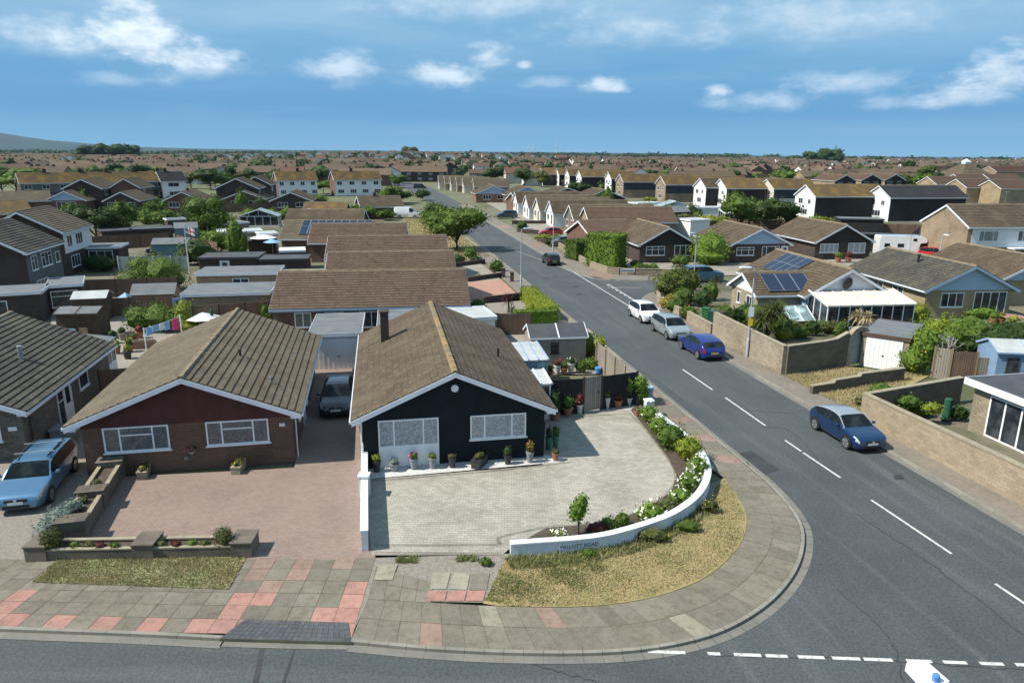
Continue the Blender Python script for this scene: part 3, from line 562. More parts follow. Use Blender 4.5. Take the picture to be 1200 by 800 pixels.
def car(name, label, p, ang, L, Wd, H, typ, paint_, roofp=None, group=None, cat='car', bars=False, plate='plate_white', wr=.315):
    t = thing(name, label, cat, p, ang, group); D = PROF[typ]; xs = [q[0] for q in D['p']]; zs = [q[1]*H for q in D['p']]
    st = sorted(set(list(np.round(np.linspace(0,1,34),4))+xs)); belt = (.655 if typ != 'van' else .56)*H
    rings = []
    for s in st:
        z = float(np.interp(s, xs, zs)); e = max(0, abs(s-.5)-.3)/.2; w = Wd/2*(1-.13*e**2.2-.10*max(0,(e-.8)/.2)**2); zb = min(belt+.05*H*max(0,s-.4), z-.05); c = min(1, max(0, (z-zb-.06)/(H-belt-.06)))
        lo = .2+.08*max(0,(e-.7)/.3)
        y4 = w*(.93-.16*c); z4 = z-.012-.06*c; zm = min(.42*H, zb-.03); 
        rings.append([(w*.88,lo),(w*.97,min(.33,zm-.02)),(w,zm),(w*.985,zb),(y4,z4),(y4-.05*w-.02*c,z4+.03*c+.004),(w*.5,z-.002),(0,z)])
    x = lambda s: L/2-s*L
    body, roof, ws, sw, rw, hl, tl, dr = MB(), MB(), MB(), MB(), MB(), MB(), MB(), [MB(), MB()]
    sides = {}
    for i in range(len(st)-1):
        a, b = st[i], st[i+1]; mid = (a+b)/2; A, B = rings[i], rings[i+1]
        for k in range(7):
            for sg in (1,-1):
                q = [(x(a),sg*A[k][0],A[k][1]),(x(a),sg*A[k+1][0],A[k+1][1]),(x(b),sg*B[k+1][0],B[k+1][1]),(x(b),sg*B[k][0],B[k][1])]
                if sg > 0: q = q[::-1]
                tgt = body
                if k == 3 and D['sw'][0] < mid < D['sw'][1] and A[4][1]-A[3][1] > .09: tgt = sw
                elif k >= 5 and D['ws'][0] < mid < D['ws'][1]: tgt = ws
                elif k >= 5 and D['rw'][0] < mid < D['rw'][1]: tgt = rw
                elif k in (2,3) and .012 < mid < .085 and A[2][1] > .3*H*.6 : tgt = hl if k == 3 or mid < .05 else body
                elif k in (2,3) and .955 < mid < .99 and typ != 'van': tgt = tl
                elif typ == 'van' and k == 2 and mid > .985: tgt = tl
                elif k == 4 and D['ws'][0] < mid < D['rw'][1]: tgt = roof
                elif k >= 4 and D['ws'][1] <= mid <= D['rw'][0]: tgt = roof
                elif k in (1,2) and D['sw'][0]-.03 < mid < D['sw'][0]+.24: tgt = dr[0] if sg > 0 else dr[1]
                tgt.face(q)
        body.face([(x(a),A[0][0],A[0][1]),(x(b),B[0][0],B[0][1]),(x(b),-B[0][0],B[0][1]),(x(a),-A[0][0],A[0][1])])
    for r_, s, fl in ((rings[0],0,0),(rings[-1],1,1)):
        P = [(x(s),y,z) for y, z in r_]+[(x(s),-y,z) for y, z in r_[:-1][::-1]]; body.face(P if not fl else P[::-1])
    body.build('body', paint_, t, True); roof.build('roof', roofp or paint_, t, True)
    ws.build('windscreen', 'carglass', t, True)
    if sw.f: sw.build('side_window', 'carglass', t, True)
    if rw.f: rw.build('rear_window', 'carglass', t, True)
    # split lamps left/right
    for mb, nm, mt in ((hl,'headlight','headlamp'),(tl,'tail_light','taillamp')):
        for sg in (1,-1):
            n = MB(); n.f = []
            for f in mb.f:
                P = [mb.v[i] for i in f]
                if sum(q[1] for q in P)*sg > 0: n.face(P)
            if n.f: n.build(nm, mt, t, True)
    w2 = Wd/2
    for sg, d in ((1,dr[0]),(-1,dr[1])):
        if not d.f: continue
        o = d.build('door', paint_, t, True); h = MB(); xx = x(D['sw'][0]+.17); h.box(xx-.09,xx+.09,*sorted((sg*(w2-.02),sg*(w2+.025))),belt-.13,belt-.095); h.build('handle', paint_, o)
    # dark sill trim, door seams
    m = MB()
    for sg in (1,-1):
        for s in (D['sw'][0]-.03, D['sw'][0]+.24, min(D['sw'][1]-.12,D['sw'][0]+.44)):
            i = min(range(len(st)), key=lambda j: abs(st[j]-s)); r_ = rings[i]; xx = x(st[i])
            for k in (1,2):
                q = [(xx-.008,sg*(r_[k][0]+.003),r_[k][1]),(xx+.008,sg*(r_[k][0]+.003),r_[k][1]),(xx+.008,sg*(r_[k+1][0]+.003),r_[k+1][1]),(xx-.008,sg*(r_[k+1][0]+.003),r_[k+1][1])]; m.face(q if sg < 0 else q[::-1])
        i = min(range(len(st)), key=lambda j: abs(st[j]-(D['sw'][0]+.24))); r_ = rings[i]; xx = x(st[i])
        if typ != 'van': q = [(xx-.035,sg*(r_[3][0]+.004),r_[3][1]),(xx+.035,sg*(r_[3][0]+.004),r_[3][1]),(xx+.035,sg*(r_[4][0]+.004),r_[4][1]),(xx-.035,sg*(r_[4][0]+.004),r_[4][1])]; m.face(q if sg < 0 else q[::-1])
    m.build('door_seam', 'trim_black', t)
    m = MB(); xf = L/2; m.box(xf-.12,xf+.012,-w2*.5,w2*.5,.2*H,.285*H); m.box(xf-.09,xf-.008,-w2*.42,w2*.42,.36*H,.43*H); m.build('grille', 'trim_black', t)
    m = MB(); m.box(xf+.014,xf+.022,-.26,.26,.30*H,.30*H+.11); m.build('number_plate', plate if plate != 'plate_yellow' else 'plate_white', t)
    m = MB(); m.box(xf-.01,xf+.016,-.055,.055,.385*H,.385*H+.085); m.build('badge', 'chrome', t)
    m = MB(); m.box(-xf-.02,-xf-.008,-.26,.26,.36*H,.36*H+.11); m.build('number_plate', 'plate_yellow', t)
    m = MB(); m.box(-xf-.012,-xf+.1,-w2*.7,w2*.7,.19*H,.26*H); m.build('rear_bumper_trim', 'trim_black', t)
    for sg in (1,-1):
        xx = x(D['sw'][0]+.015); m = MB(); m.lathe([(.02,-.07),(.075,-.05),(.085,0),(.075,.05),(.02,.07)], (xx,sg*(w2+.12),belt+.06), 8); m.box(xx-.02,xx+.03,*sorted((sg*(w2-.06),sg*(w2+.08))),belt,belt+.04); m.build('wing_mirror', paint_, t, True)
        for s in (D['fa'], D['ra']):
            cx = x(s); i = min(range(len(st)), key=lambda j: abs(st[j]-s)); wy = rings[i][2][0]
            m = MB(); n = 20
            ring = [(cx+(wr+.055)*math.cos(2*math.pi*k/n), sg*(wy+.003), max(.19, wr+(wr+.055)*math.sin(2*math.pi*k/n))) for k in range(n)]
            m.face(ring if sg < 0 else ring[::-1]); m.build('wheel_arch', 'trim_black', t)
            wt = .19; y0, y1 = sg*(wy-wt+.02), sg*(wy+.022); m = MB()
            def ringc(r, y): return [(cx+r*math.cos(2*math.pi*k/18), y, wr+r*math.sin(2*math.pi*k/18)) for k in range(18)]
            seq = [(wr*.68,y1),(wr*.93,y1+sg*.002),(wr,y1-sg*.03),(wr,y0),(wr*.6,y0)]
            RR = [ringc(r,y) for r, y in seq]
            for a, b in zip(RR, RR[1:]):
                for k in range(18): j = (k+1)%18; q = [a[k],a[j],b[j],b[k]]; m.face(q if sg > 0 else q[::-1])
            wh = m.build('wheel', 'tyre', t, True); m = MB(); yr = y1-sg*.02
            dsc = ringc(wr*.68, yr); m.cur = 1; m.face(dsc if sg < 0 else dsc[::-1]); m.cur = 0
            for k in range(5):
                a = 2*math.pi*k/5; ca, sa = math.cos(a), math.sin(a); ca2, sa2 = math.cos(a+.42), math.sin(a+.42); ca3, sa3 = math.cos(a-.42), math.sin(a-.42)
                q = [(cx+.03*ca3,y1-sg*.004,wr+.03*sa3),(cx+wr*.67*ca3,y1-sg*.008,wr+wr*.67*sa3),(cx+wr*.67*ca2,y1-sg*.008,wr+wr*.67*sa2),(cx+.03*ca2,y1-sg*.004,wr+.03*sa2)]; m.face(q if sg < 0 else q[::-1])
            a, b = ringc(wr*.69,y1-.003*sg), ringc(wr*.58,y1-.003*sg)
            for k in range(18): j = (k+1)%18; q = [a[k],a[j],b[j],b[k]]; m.face(q if sg < 0 else q[::-1])
            m.build('rim', ['rim','trim_black'], wh)
    m = MB(); m.face([(x(.3),-w2*.5,.5),(x(.62),-w2*.5,.5),(x(.62),w2*.5,.5),(x(.3),w2*.5,.5)]); 
    if bars:
        for sg in (1,-1): m = MB(); m.bar((x(.43),sg*w2*.62,H+.03),(x(.86),sg*w2*.6,H),.04,.05); m.build('roof_rail', 'trim_black', t)
        for s in (.5,.72): m = MB(); m.bar((x(s),-w2*.8,H+.1),(x(s),w2*.8,H+.1),.07,.03); m.box(x(s)-.03,x(s)+.03,-w2*.64,-w2*.58,H-.0,H+.083); m.box(x(s)-.03,x(s)+.03,w2*.58,w2*.64,H-.0,H+.083); m.build('roof_bar', 'alu', t)
    return t
def text(name, body, loc, rot, size, mat, parent, ext=.004):
    cu = bpy.data.curves.new(name, 'FONT'); cu.body = body; cu.size = size; cu.extrude = ext; cu.align_x = 'CENTER'; cu.align_y = 'CENTER'
    o = bpy.data.objects.new(name, cu); COL.objects.link(o); o.location = loc; o.rotation_euler = rot; o.parent = parent; cu.materials.append(M[mat]); return o
def streetlamp(label, p, h, arm_dir, group='street lamps', signs=False, hs=1.):
    t = thing('street_lamp', label, 'street lamp', p, 0, group)
    m = MB(); m.lathe([(.1,0),(.1,1.25),(.085,1.3),(.062,1.32),(.045,h)], (0,0,0), 10); m.build('column', 'post_grey', t, True)
    d = Vector(arm_dir).normalized(); x = d; y = Vector((-d.y,d.x,0)); m = MB(); m.bar((0,0,h-.02),tuple(d*.35+Vector((0,0,h+.05))),.06,.06); m.build('bracket', 'post_grey', t)
    m = MB(); P = [(.25,-.1),(.3,-.17),(.95,-.15),(1.02,-.08),(1.02,.08),(.95,.15),(.3,.17),(.25,.1)]
    P = [(.36+(a-.36)*hs, b*(.85 if hs < 1 else 1)) for a, b in P]
    m.prism([(x.x*a+y.x*b, x.y*a+y.y*b) for a, b in P], h+.03, h+.12); hd = m.build('lamp_head', 'white_plastic', t)
    m = MB(); P = [(.36+(a-.36)*hs,b) for a, b in ((.45,-.12),(.92,-.1),(.92,.1),(.45,.12))];  m.prism([(x.x*a+y.x*b, x.y*a+y.y*b) for a, b in P], h+.012, h+.029); m.build('lamp_glass', 'lens', hd)
    m = MB(); m.lathe([(.04,0),(.04,.06),(.03,.08)], tuple(x*.36+Vector((0,0,h+.121))), 8); m.build('photocell', 'plastic_blue', hd)
    return t
# ---------------------------------------------------------------- ground, roads, pavements
gm = MB(); gm.face([(-20000,-200,-.03),(20000,-200,-.03),(20000,30000,-.03),(-20000,30000,-.03)]); tag(gm.build('ground','ground'), kind='structure')
Z1 = .1
def V2(l, z=0.): return [at(x,y,z) for x, y in l]
def catmull(P, n):
    P = [Vector(p) for p in P]; Q = [2*P[0]-P[1]]+P+[2*P[-1]-P[-2]]; out = []; m = len(P)-1
    for i in range(n+1):
        s = m*i/n; k = min(int(s), m-1); t = s-k; a, b, c, d = Q[k:k+4]
        out.append(.5*((2*b)+(c-a)*t+(2*a-5*b+4*c-d)*t*t+(3*b-a-3*c+d)*t**3))
    return out
def resample(P, n):
    P = catmull(P, 120); L = [0]
    for a, b in zip(P, P[1:]): L.append(L[-1]+(b-a).length)
    out = []; j = 0
    for i in range(n+1):
        s = L[-1]*i/n
        while j < len(P)-2 and L[j+1] < s: j += 1
        t = (s-L[j])/max(1e-9, L[j+1]-L[j]); out.append(P[j].lerp(P[j+1], min(1,t)))
    return out
# kerb lines
K_corner = V2([(412,748),(500,756),(600,761),(700,761),(775,754),(838,738),(888,711),(920,680),(936,648),(937,617),(921,590),(895,562)], Z1)
I_corner = V2([(431,701),(500,705),(570,709),(650,711),(715,708),(775,697),(825,677),(858,650),(873,625),(874,600),(863,580),(849,560)], Z1)
k0 = at(895,562,Z1)
K_side = [k0]+[k0+SDIR*s for s in (4,8,14,22,32,46,62,80)]
K_left = V2([(-330,721),(-200,726),(-60,731),(60,735.5),(180,740),(265,744.5)], Z1)
kr0 = at(1043,530,0); KR = [kr0-SDIR*40, kr0-SDIR*20, kr0-SDIR*8, kr0]+[kr0+SDIR*s for s in (6,12,20,25.5)]
# asphalt
nr = at(-330,724,0); nr2 = at(775,757,0); d_ = (nr2-nr).normalized()
sheet('near_road', [nr-d_*60, nr+d_*120, nr+d_*120+Vector((0,-60,0)), nr-d_*60+Vector((0,-60,0))], 0.0, 'asphalt_main')
end = [k0+SDIR*s for s in (80,)]
roadL = [Vector((p.x,p.y,0)) for p in K_corner[4:]]+[k0+SDIR*95]
roadR = [kr0+SDIR*86, kr0-SDIR*40, at(760,800,0)]
sheet('side_road', [at(640,772,0)]+[p-Vector((.0,0,0)) for p in roadL]+roadR, .004, 'asphalt')
b0 = (k0+SDIR*95); b1 = (kr0+SDIR*86)
bend = [Vector((b0.x,b0.y,0)), at(512,243,0), at(478,222,0), at(425,206,0), at(440,203,0), at(505,220,0), at(543,240,0), Vector((b1.x,b1.y,0))]
sheet('far_road', bend, .006, 'asphalt')
# side street going off to the right
ss = V2([(664,318),(704,327.5),(760,329),(830,329.5),(905,330),(900,342),(830,339),(790,338.5),(772,341),(757,352),(752,368)], 0)
sheet('side_street', ss, .008, 'asphalt')
# tarmac repair patches and darker wheel tracks
def patch(pts, m, z=.011, name='road_patch'): sheet(name, V2(pts,0), z, m)
M['tar'] = flat('fresh_tar', (.045,.05,.055), .85, scale=1.2, var=.2, b_=.3); M['tar2'] = flat('worn_tarmac', (.078,.082,.083), .9, c2=(.062,.067,.07), scale=.8, var=.16, b_=.3)
patch([(862,532),(880,528),(914,550),(897,556)], 'tar'); patch([(640,372),(655,371),(668,378),(652,379)], 'tar2'); patch([(1046,557),(1056,556),(1060,561),(1049,562)], 'tar'); patch([(865,543),(875,541),(879,545),(869,547)], 'iron', .016, 'drain_cover')
patch([(296,800),(306,754),(311,754),(303,800)], 'tar', .005); patch([(330,800),(346,755),(348,755),(334,800)], 'tar', .005)
for q in ((668,342),(673,344)): pass
for x, y, r in ((640,326,.35),(678,345,.3),(652,324,.25),(760,545,.3)):
    m = MB(); c = at(x,y,0); m.lathe([(r,0.006),(r,.018),(r*.8,.02)], (c.x,c.y,0), 14); tag(m.build('manhole_cover','iron'), kind='structure')
for q in ([(735,560),(760,548)],): pass
g4 = random.Random(4)
def crack(px, w=.035, n='road_crack'):
    P = catmull(V2(px,0), 24); P = [p+Vector((g4.uniform(-.05,.05),g4.uniform(-.05,.05),0)) for p in P]; m = MB()
    for a, b in zip(P, P[1:]):
        d = (b-a).normalized(); nn = Vector((-d.y,d.x,0))*w/2; m.face([(v.x,v.y,.012) for v in (a-nn,b-nn,b+nn,a+nn)])
    tag(m.build(n,'tar'), kind='structure')
crack([(893,500),(925,505),(960,540)]); crack([(860,470),(872,480),(930,484)],.03); crack([(1000,600),(1090,660),(1200,745)],.05); crack([(700,400),(760,440),(800,470)],.03); crack([(840,768),(1000,772),(1200,785)],.03); crack([(600,770),(650,785),(700,800)],.03); crack([(980,690),(1040,745),(1060,800)],.03)
# pavements
def ribbon(name, outer, inner, nu, nv, mats, pick, z=Z1, gap=.012, base=True):
    O, I = resample(outer, nu), resample(inner, nu); m = MB(); bs = MB()
    for i in range(nu):
        bs.face([(O[i].x,O[i].y,z-.006),(O[i+1].x,O[i+1].y,z-.006),(I[i+1].x,I[i+1].y,z-.006),(I[i].x,I[i].y,z-.006)])
        for j in range(nv):
            t0, t1 = j/nv, (j+1)/nv; q = [O[i].lerp(I[i],t0), O[i+1].lerp(I[i+1],t0), O[i+1].lerp(I[i+1],t1), O[i].lerp(I[i],t1)]
            c = sum(q, Vector())/4; q = [p+(c-p).normalized()*gap for p in q]; m.cur = pick(i,j); h = z+random.uniform(-.003,.004)
            m.face([(p.x,p.y,h+random.uniform(-.0015,.0015)) for p in q])
    if base: tag(bs.build(name+'_bed','joint'), kind='structure')
    tag(m.build(name, mats), kind='structure'); return O, I
SL = ['slab_a','slab_b','slab_c','slab_p','slab_q']
def pk_corner(i, j):
    r = random.random()
    if i == 9 and j == 1 or (i in (3,) and j == 0): return 4
    return 2 if r < .05 else (1 if r < .45 else 0)
O1, I1 = ribbon('corner_pavement', K_corner, I_corner, 34, 2, SL, pk_corner)
side_in = [p-SPER*2.05 for p in K_side]; side_in[0] = I_corner[-1]
def pk_side(i, j): r = random.random(); return 4 if r < .14 else (1 if r < .6 else 0)
M['footway'] = flat('tarmac_footway', (.165,.148,.122), .92, c2=(.205,.175,.145), scale=.5, var=.18, b_=.4)
ribbon('side_pavement', K_side[:5], side_in[:5], 26, 2, SL, pk_side)
m = MB(); a, b, c, d = K_side[4], K_side[-1], side_in[-1], side_in[4]; m.face([(p.x,p.y,Z1) for p in (a,b,c,d)]); tag(m.build('side_footway','footway'), kind='structure')
# left part: slabs of the crossing and verge
def pk_left(i, j):
    x = i/27
    if x < .42:
        if j <= 1 and x > .22: return 3 if random.random() < .9 else 4
        if j == 2 and .3 < x: return 3 if random.random() < .5 else 0
        return 1 if random.random() < .5 else 0
    if x < .75: return 3 if (j == 0 and i % 2 == 0) else (1 if random.random() < .5 else 0)
    if j == 0: return 3
    if i in (25,26) and j < 4: return 3 if i == 26 or j < 2 else 0
    if i == 21 and j < 3: return 3
    if i == 22 and j in (2,3): return 3 if j == 2 else 4
    if i in (23,) and j > 3: return 4
    if i in (25,) and j > 4: return 4
    if i == 21 and j > 3: return 4
    return 1 if random.random() < .55 else 0
K_l2 = V2([(-330,721),(-200,726),(-60,731),(60,735.5),(180,740),(300,743),(412,748)], Z1)
I_l2 = V2([(-187,655),(-76,655),(44,655),(146,654.5),(249,654),(351,653),(440,653)], Z1)
ribbon('verge_pavement', K_l2, I_l2, 27, 6, SL, pk_left)
c_ = V2([(412,748),(431,701),(431,700),(440,653)], Z1)
m = MB(); m.face([(p.x,p.y,Z1-.008) for p in V2([(410,748),(440,653),(600,648),(860,556),(849,560),(873,625),(858,650),(775,697),(715,708),(431,703)],Z1)]); tag(m.build('verge_ground','gravel'), kind='structure')
ribbon('inner_pavement', V2([(431,702),(470,704),(505,706)],Z1), V2([(441,664),(470,672),(508,682)],Z1), 4, 2, SL, lambda i,j: random.choice((0,1,1)), Z1+.008)
for px in ([(444,662),(466,662),(460,680),(438,680)],):
    sheet('loose_paver', V2(px,Z1), Z1+.03, 'slab_c')
sheet('loose_paver', V2([(508,671),(528,671),(523,690),(503,690)],Z1), Z1+.012, 'slab_c'); sheet('loose_paver', V2([(531,671),(551,672),(547,691),(526,690)],Z1), Z1+.012, 'slab_c'); sheet('loose_paver', V2([(553,672),(574,672),(570,691),(550,691)],Z1), Z1+.012, 'slab_b')
for a, b in ((502,524),(526,547),(549,569)): sheet('loose_paver', V2([(a,692),(b,692),(b-3,704),(a-3,704)],Z1), Z1+.014, 'slab_p')
# dropped-kerb ramp of blue-grey setts
rp = V2([(287,725),(408,729)],.118)+V2([(412,752),(257,747.5)],.118); m = MB(); NR, NC = 5, 22
for r_ in range(NR):
    for c_ in range(NC):
        q = []
        for f, h in ((r_,c_),(r_,c_+1),(r_+1,c_+1),(r_+1,c_)):
            a, b = rp[0].lerp(rp[1],h/NC), rp[3].lerp(rp[2],h/NC); q.append(a.lerp(b,f/NR))
        ct = sum(q,Vector())/4; q = [p+(ct-p)*.07 for p in q]; zz = .116+random.uniform(-.003,.004); m.face([(p.x,p.y,zz) for p in q[::-1]])
tag(m.build('crossing_setts','setts'), kind='structure'); m = MB(); m.prism([(p.x,p.y) for p in rp],.0,.108); tag(m.build('crossing_bed','joint'), kind='structure')
# kerbs (a real step) and gutters
def kerb(name, pts, n=60, w=.13, z=Z1, out=None):
    P = resample(pts, n); top = MB(); ch = MB()
    for i in range(n):
        a, b = P[i], P[i+1]; d = (b-a).normalized(); nn = Vector((d.y,-d.x,0)); g = .004
        a2, b2 = a+d*g, b-d*g; q = [a2+nn*.0, b2, b2+nn*w, a2+nn*w]
        top.face([(q[3].x,q[3].y,z+.012),(q[2].x,q[2].y,z+.012),(q[1].x,q[1].y,z+.012),(q[0].x,q[0].y,z+.012)]); top.face([(q[3].x,q[3].y,0),(q[2].x,q[2].y,0),(q[2].x,q[2].y,z+.012),(q[3].x,q[3].y,z+.012)])
        ch.face([(p.x,p.y,.014) for p in (a+nn*(w+.002), a+nn*(w+.3), b+nn*(w+.3), b+nn*(w+.002))])
    tag(top.build(name,'kerb'), kind='structure'); tag(ch.build(name+'_channel','channel'), kind='structure')
kerb('left_kerb', K_left, 22); kerb('corner_kerb', K_corner+[k0+SDIR*.5], 42); kerb('side_kerb', [k0+SDIR*.5]+K_side[1:], 90)
kl = V2([(265,744.5),(300,746),(360,747.5),(412,748)],.03); kerb('dropped_kerb', kl, 6, z=.0)
# right side pavement
KRz = [Vector((p.x,p.y,Z1)) for p in KR]; kerb('far_kerb', KRz[::-1], 50)
inR = [p+SPER*2.15 for p in KRz]; m = MB()
for i in range(len(KRz)-1): m.face([(KRz[i].x,KRz[i].y,Z1),(inR[i].x,inR[i].y,Z1),(inR[i+1].x,inR[i+1].y,Z1),(KRz[i+1].x,KRz[i+1].y,Z1)])
tag(m.build('far_pavement','footway'), kind='structure')
cr = V2([(768,380),(757,368),(753,357),(757,349),(766,343),(785,339),(830,339)], Z1); ci = V2([(815,382),(797,373),(775,358),(770,350),(775,345),(790,343),(830,342)], Z1)
ribbon('junction_pavement', cr, ci, 14, 1, ['footway','slab_q'], lambda i,j: 0 if i % 5 else 1)
kerb('junction_kerb', cr[::-1], 20)
fr = kr0+SDIR*58; frz = [Vector((p.x,p.y,Z1)) for p in (at(760,328,Z1),at(704,326.5,Z1),at(672,317,Z1))]+[Vector(((at(672,317,Z1)+SDIR*s).x,(at(672,317,Z1)+SDIR*s).y,Z1)) for s in (15,40,75,110)]
fri = V2([(760,323),(712,321),(690,313)], Z1)+[Vector(((at(690,313,Z1)+SDIR*s).x,(at(690,313,Z1)+SDIR*s).y,Z1)) for s in (15,40,75,110)]
ribbon('corner_footway', frz, fri, 30, 1, ['footway','slab_q'], lambda i,j: 1 if i % 7 == 1 else 0)
kerb('corner_footway_kerb', frz[::-1] , 40)
# painted lines
def dash(p, q, w=.11, z=.02, n='centre_line'):
    a, b = at(*p,0), at(*q,0); d = (b-a).normalized(); nn = Vector((-d.y,d.x,0))*w/2; m = MB(); m.face([(v.x,v.y,z) for v in (a-nn,b-nn,b+nn,a+nn)]); tag(m.build(n,'line'), kind='structure')
for p, q in (((800,433),(835,457)),((850,466),(897,499)),((920,516),(939,529)),((941,530.5),(985,560)),((1021,586),(1115,649)),((1166,684),(1215,717)),((672,319),(744,363))): dash(p,q)
dash((713,333),(752,357),.1); 
for i in range(9): a = (708+i*4.6, 335.5+i*2.35); 
for i in range(8):
    t0, t1 = i/8, (i+.6)/8; dash((711+40*t0,338-0+24*t0-4.5),(711+40*t1,338+24*t1-4.5),.12)
dash((712,337),(751,337.2),.1)
dash((602,293),(672,319),.07,n='edge_line'); dash((545,278),(626,338),.08,n='edge_line')
for a, b in ((759,803),(829,844),(860,892),(897,923),(935,966),(975,1008),(1012,1046),(1062,1092),(1105,1133),(1148,1176),(1190,1220)):
    dash((a,763.3+(a-759)*.036),(b,763.3+(b-759)*.036),.13)
# ---------------------------------------------------------------- plots
pl = lambda name, px, mat, z=Z1: sheet(name, V2(px,z), z, mat)
pl('brown_driveway', [(76,640),(60,650),(297,655),(440,655),(427,550),(412,425),(364,425),(345,548),(107,560)], 'pave_brown', .102)
pl('grey_forecourt', [(436,650),(588,650),(600,640),(640,622),(712,618),(765,600),(797,578),(804,558),(795,536),(770,505),(747,474),(640,478),(636,545),(427,562)], 'pave_grey', .104)
# edging courses of the forecourt
def course(px, w, z, mat='pave_edge', name='paving_edge'):
    P = catmull(V2(px,z), 30); m = MB(); s = 0
    for a, b in zip(P, P[1:]):
        d = (b-a).normalized(); nn = Vector((-d.y,d.x,0))*w/2; l = (b-a).length; m.face([(v.x,v.y,z) for v in (a-nn,b-nn,b+nn,a+nn)], [(s,0),(s+l,0),(s+l,w),(s,w)]); s += l
    tag(m.build(name,mat), kind='structure')
course([(438,638),(500,638.5),(560,638),(586,637),(586,629),(640,617)], .13, .109); course([(438,647),(520,648),(588,648)], .16, .109)
course([(640,617),(712,611),(757,594),(786,574),(792,556),(782,536),(758,505),(738,484)], .14, .109); course([(738,484),(690,487),(642,490)], .13, .109)
pl('patio_strip', [(640,486),(740,481),(748,470),(745,461),(640,464)], 'pave_slab', .113)
pl('white_pebble_strip', [(431,561),(500,555),(580,548),(655,541),(664,536),(638,533),(427,549)], 'white_stone', .112); course([(436,563),(520,556),(600,549),(668,541)], .11, .116)
pl('gravel_drive', [(-120,655),(62,655),(78,640),(130,545),(118,505),(100,440),(20,440),(-120,560)], 'gravel', .101)
pl('back_garden_paving', [(60,445),(230,445),(330,390),(330,340),(60,340)], 'patio', .04); pl('side_passage', [(100,560),(128,560),(145,470),(120,470)], 'gravel', .105)
pl('yard_paving', [(590,440),(745,437),(690,385),(590,385)], 'patio', .06)
pl('pink_drive', [(548,357),(614,352),(588,328),(536,331)], 'pave_pink', .07); pl('pale_drive', [(536,331),(588,328),(560,306),(520,310)], 'patio', .07)
pl('front_gravel', [(556,372),(640,366),(612,350),(555,356)], 'gravel', .07)
pl('grass_verge', [(470,250),(500,252),(575,300),(545,312),(500,290),(480,275)], 'turf_dry', .05)
pl('right_front_garden', [(1010,500),(1240,610),(1240,440),(1040,430)], 'garden_mix', .05); pl('scruffy_verge', [(918,438),(992,429),(1047,437),(1110,430),(1060,455),(1012,485),(960,460)], 'turf_dry', .108)
pl('corner_plot', [(775,346),(838,395),(917,438),(1000,425),(1100,400),(1060,345),(900,330),(800,335)], 'garden_mix', .06)
pl('back_lawn', [(1170,385),(1230,395),(1230,380),(1180,376)], 'leaf_bright', .07)
pl('far_forecourts', [(690,313),(760,323),(1100,322),(1100,303),(720,295)], 'patio', .05)
pl('front_drives', [(690,312),(655,285),(600,255),(560,232),(585,232),(640,262),(700,292),(740,315)], 'patio', .05)
# curved white wall with coping
WT = [(598,635),(640,632),(680,629),(714,624),(757,612),(788,600),(814,582),(827,563),(829,545),(819,525),(797,504),(764,479)]
WP = resample(V2(WT,.66), 46)
wall_run('curved_garden_wall', 'low curved white painted wall round the corner of the grey forecourt', WP, .6, .23, 'wall_white', 'garden wall', 'wall_white')
cw = bpy.data.objects['curved_garden_wall']
pill = MB(); p = WP[-1]; pill.box(-.2,.2,-.2,.2,0,.95); pill.box(-.24,.24,-.24,.24,.952,1.02); o = pill.build('end_pillar','wall_white',cw); o.location = p+SDIR*.45-Vector((0,0,p.z)); o.rotation_euler = (0,0,ST)
pA, pB = WP[4], WP[8]; sg = (pA+pB)/2; da = math.atan2(pB.y-pA.y, pB.x-pA.x); nn = Vector((math.sin(da),-math.cos(da),0))
m = MB(); m.box(-.72,.72,-.012,.0,-.11,.11); nb = m.build('name_board','wall_white',cw); nb.location = Vector((sg.x,sg.y,.4))+nn*.135; nb.rotation_euler = (0,0,da)
text('lettering', 'PALLOTT ROAD', (nb.location.x+nn.x*.014, nb.location.y+nn.y*.014, .4), (R(90),0,da), .19, 'letters', nb).parent = None
_l = [o for o in bpy.data.objects if o.name == 'lettering'][0]; _l.parent = nb; _l.matrix_parent_inverse = Matrix(); _l.location = (0,-.014,0); _l.rotation_euler = (R(90),0,0)
# ---------------------------------------------------------------- near houses
pos, ang, w = from_front((427,552),(637,537)); DH = (pos, ang, w)
dark = house('bungalow','black rendered bungalow with white bargeboards and net curtains behind the grey forecourt', pos, ang, w, 14.3, 2.62, 4.38, 'navy_render','roof_brown', over=.42, fo=.4, ridge='ridge_gold', lift=.022,
  wins=[W(-2.05,.12,2.62,2.2,(1,1.9,1),solid=1.0,pane='net',sill=False), W(1.92,1.18,2.52,1.12,(1,1.9,1),pane='net'), W(5,1.1,1.6,1.1,(1,1),f='R'), W(8,1.1,1.4,1.1,(1,1),f='L')], chims=[(-2.9,10.3,.46,.46,4.85,'brick_dark',0)])
m = MB(); m.lathe([(.17,0),(.17,.05),(.12,.07)],(0,0,0),12); o = m.build('alarm_box','white_plastic',dark); o.location = (0,-.012,3.62); o.rotation_euler = (R(90),0,0)
m = MB(); m.lathe([(.06,0),(.06,.5),(.09,.52),(.09,.56)],(2.9,6.,3.1),8); m.build('vent_pipe','metal_dark',dark)
m = MB(); m.tube([(-4.08,-.09,2.35),(-4.08,-.09,.0)],.035,6); m.build('downpipe','upvc',dark)
pos, ang, w = from_front((107,556),(345,545)); ang = R(11.2); BH = (pos, ang, w)
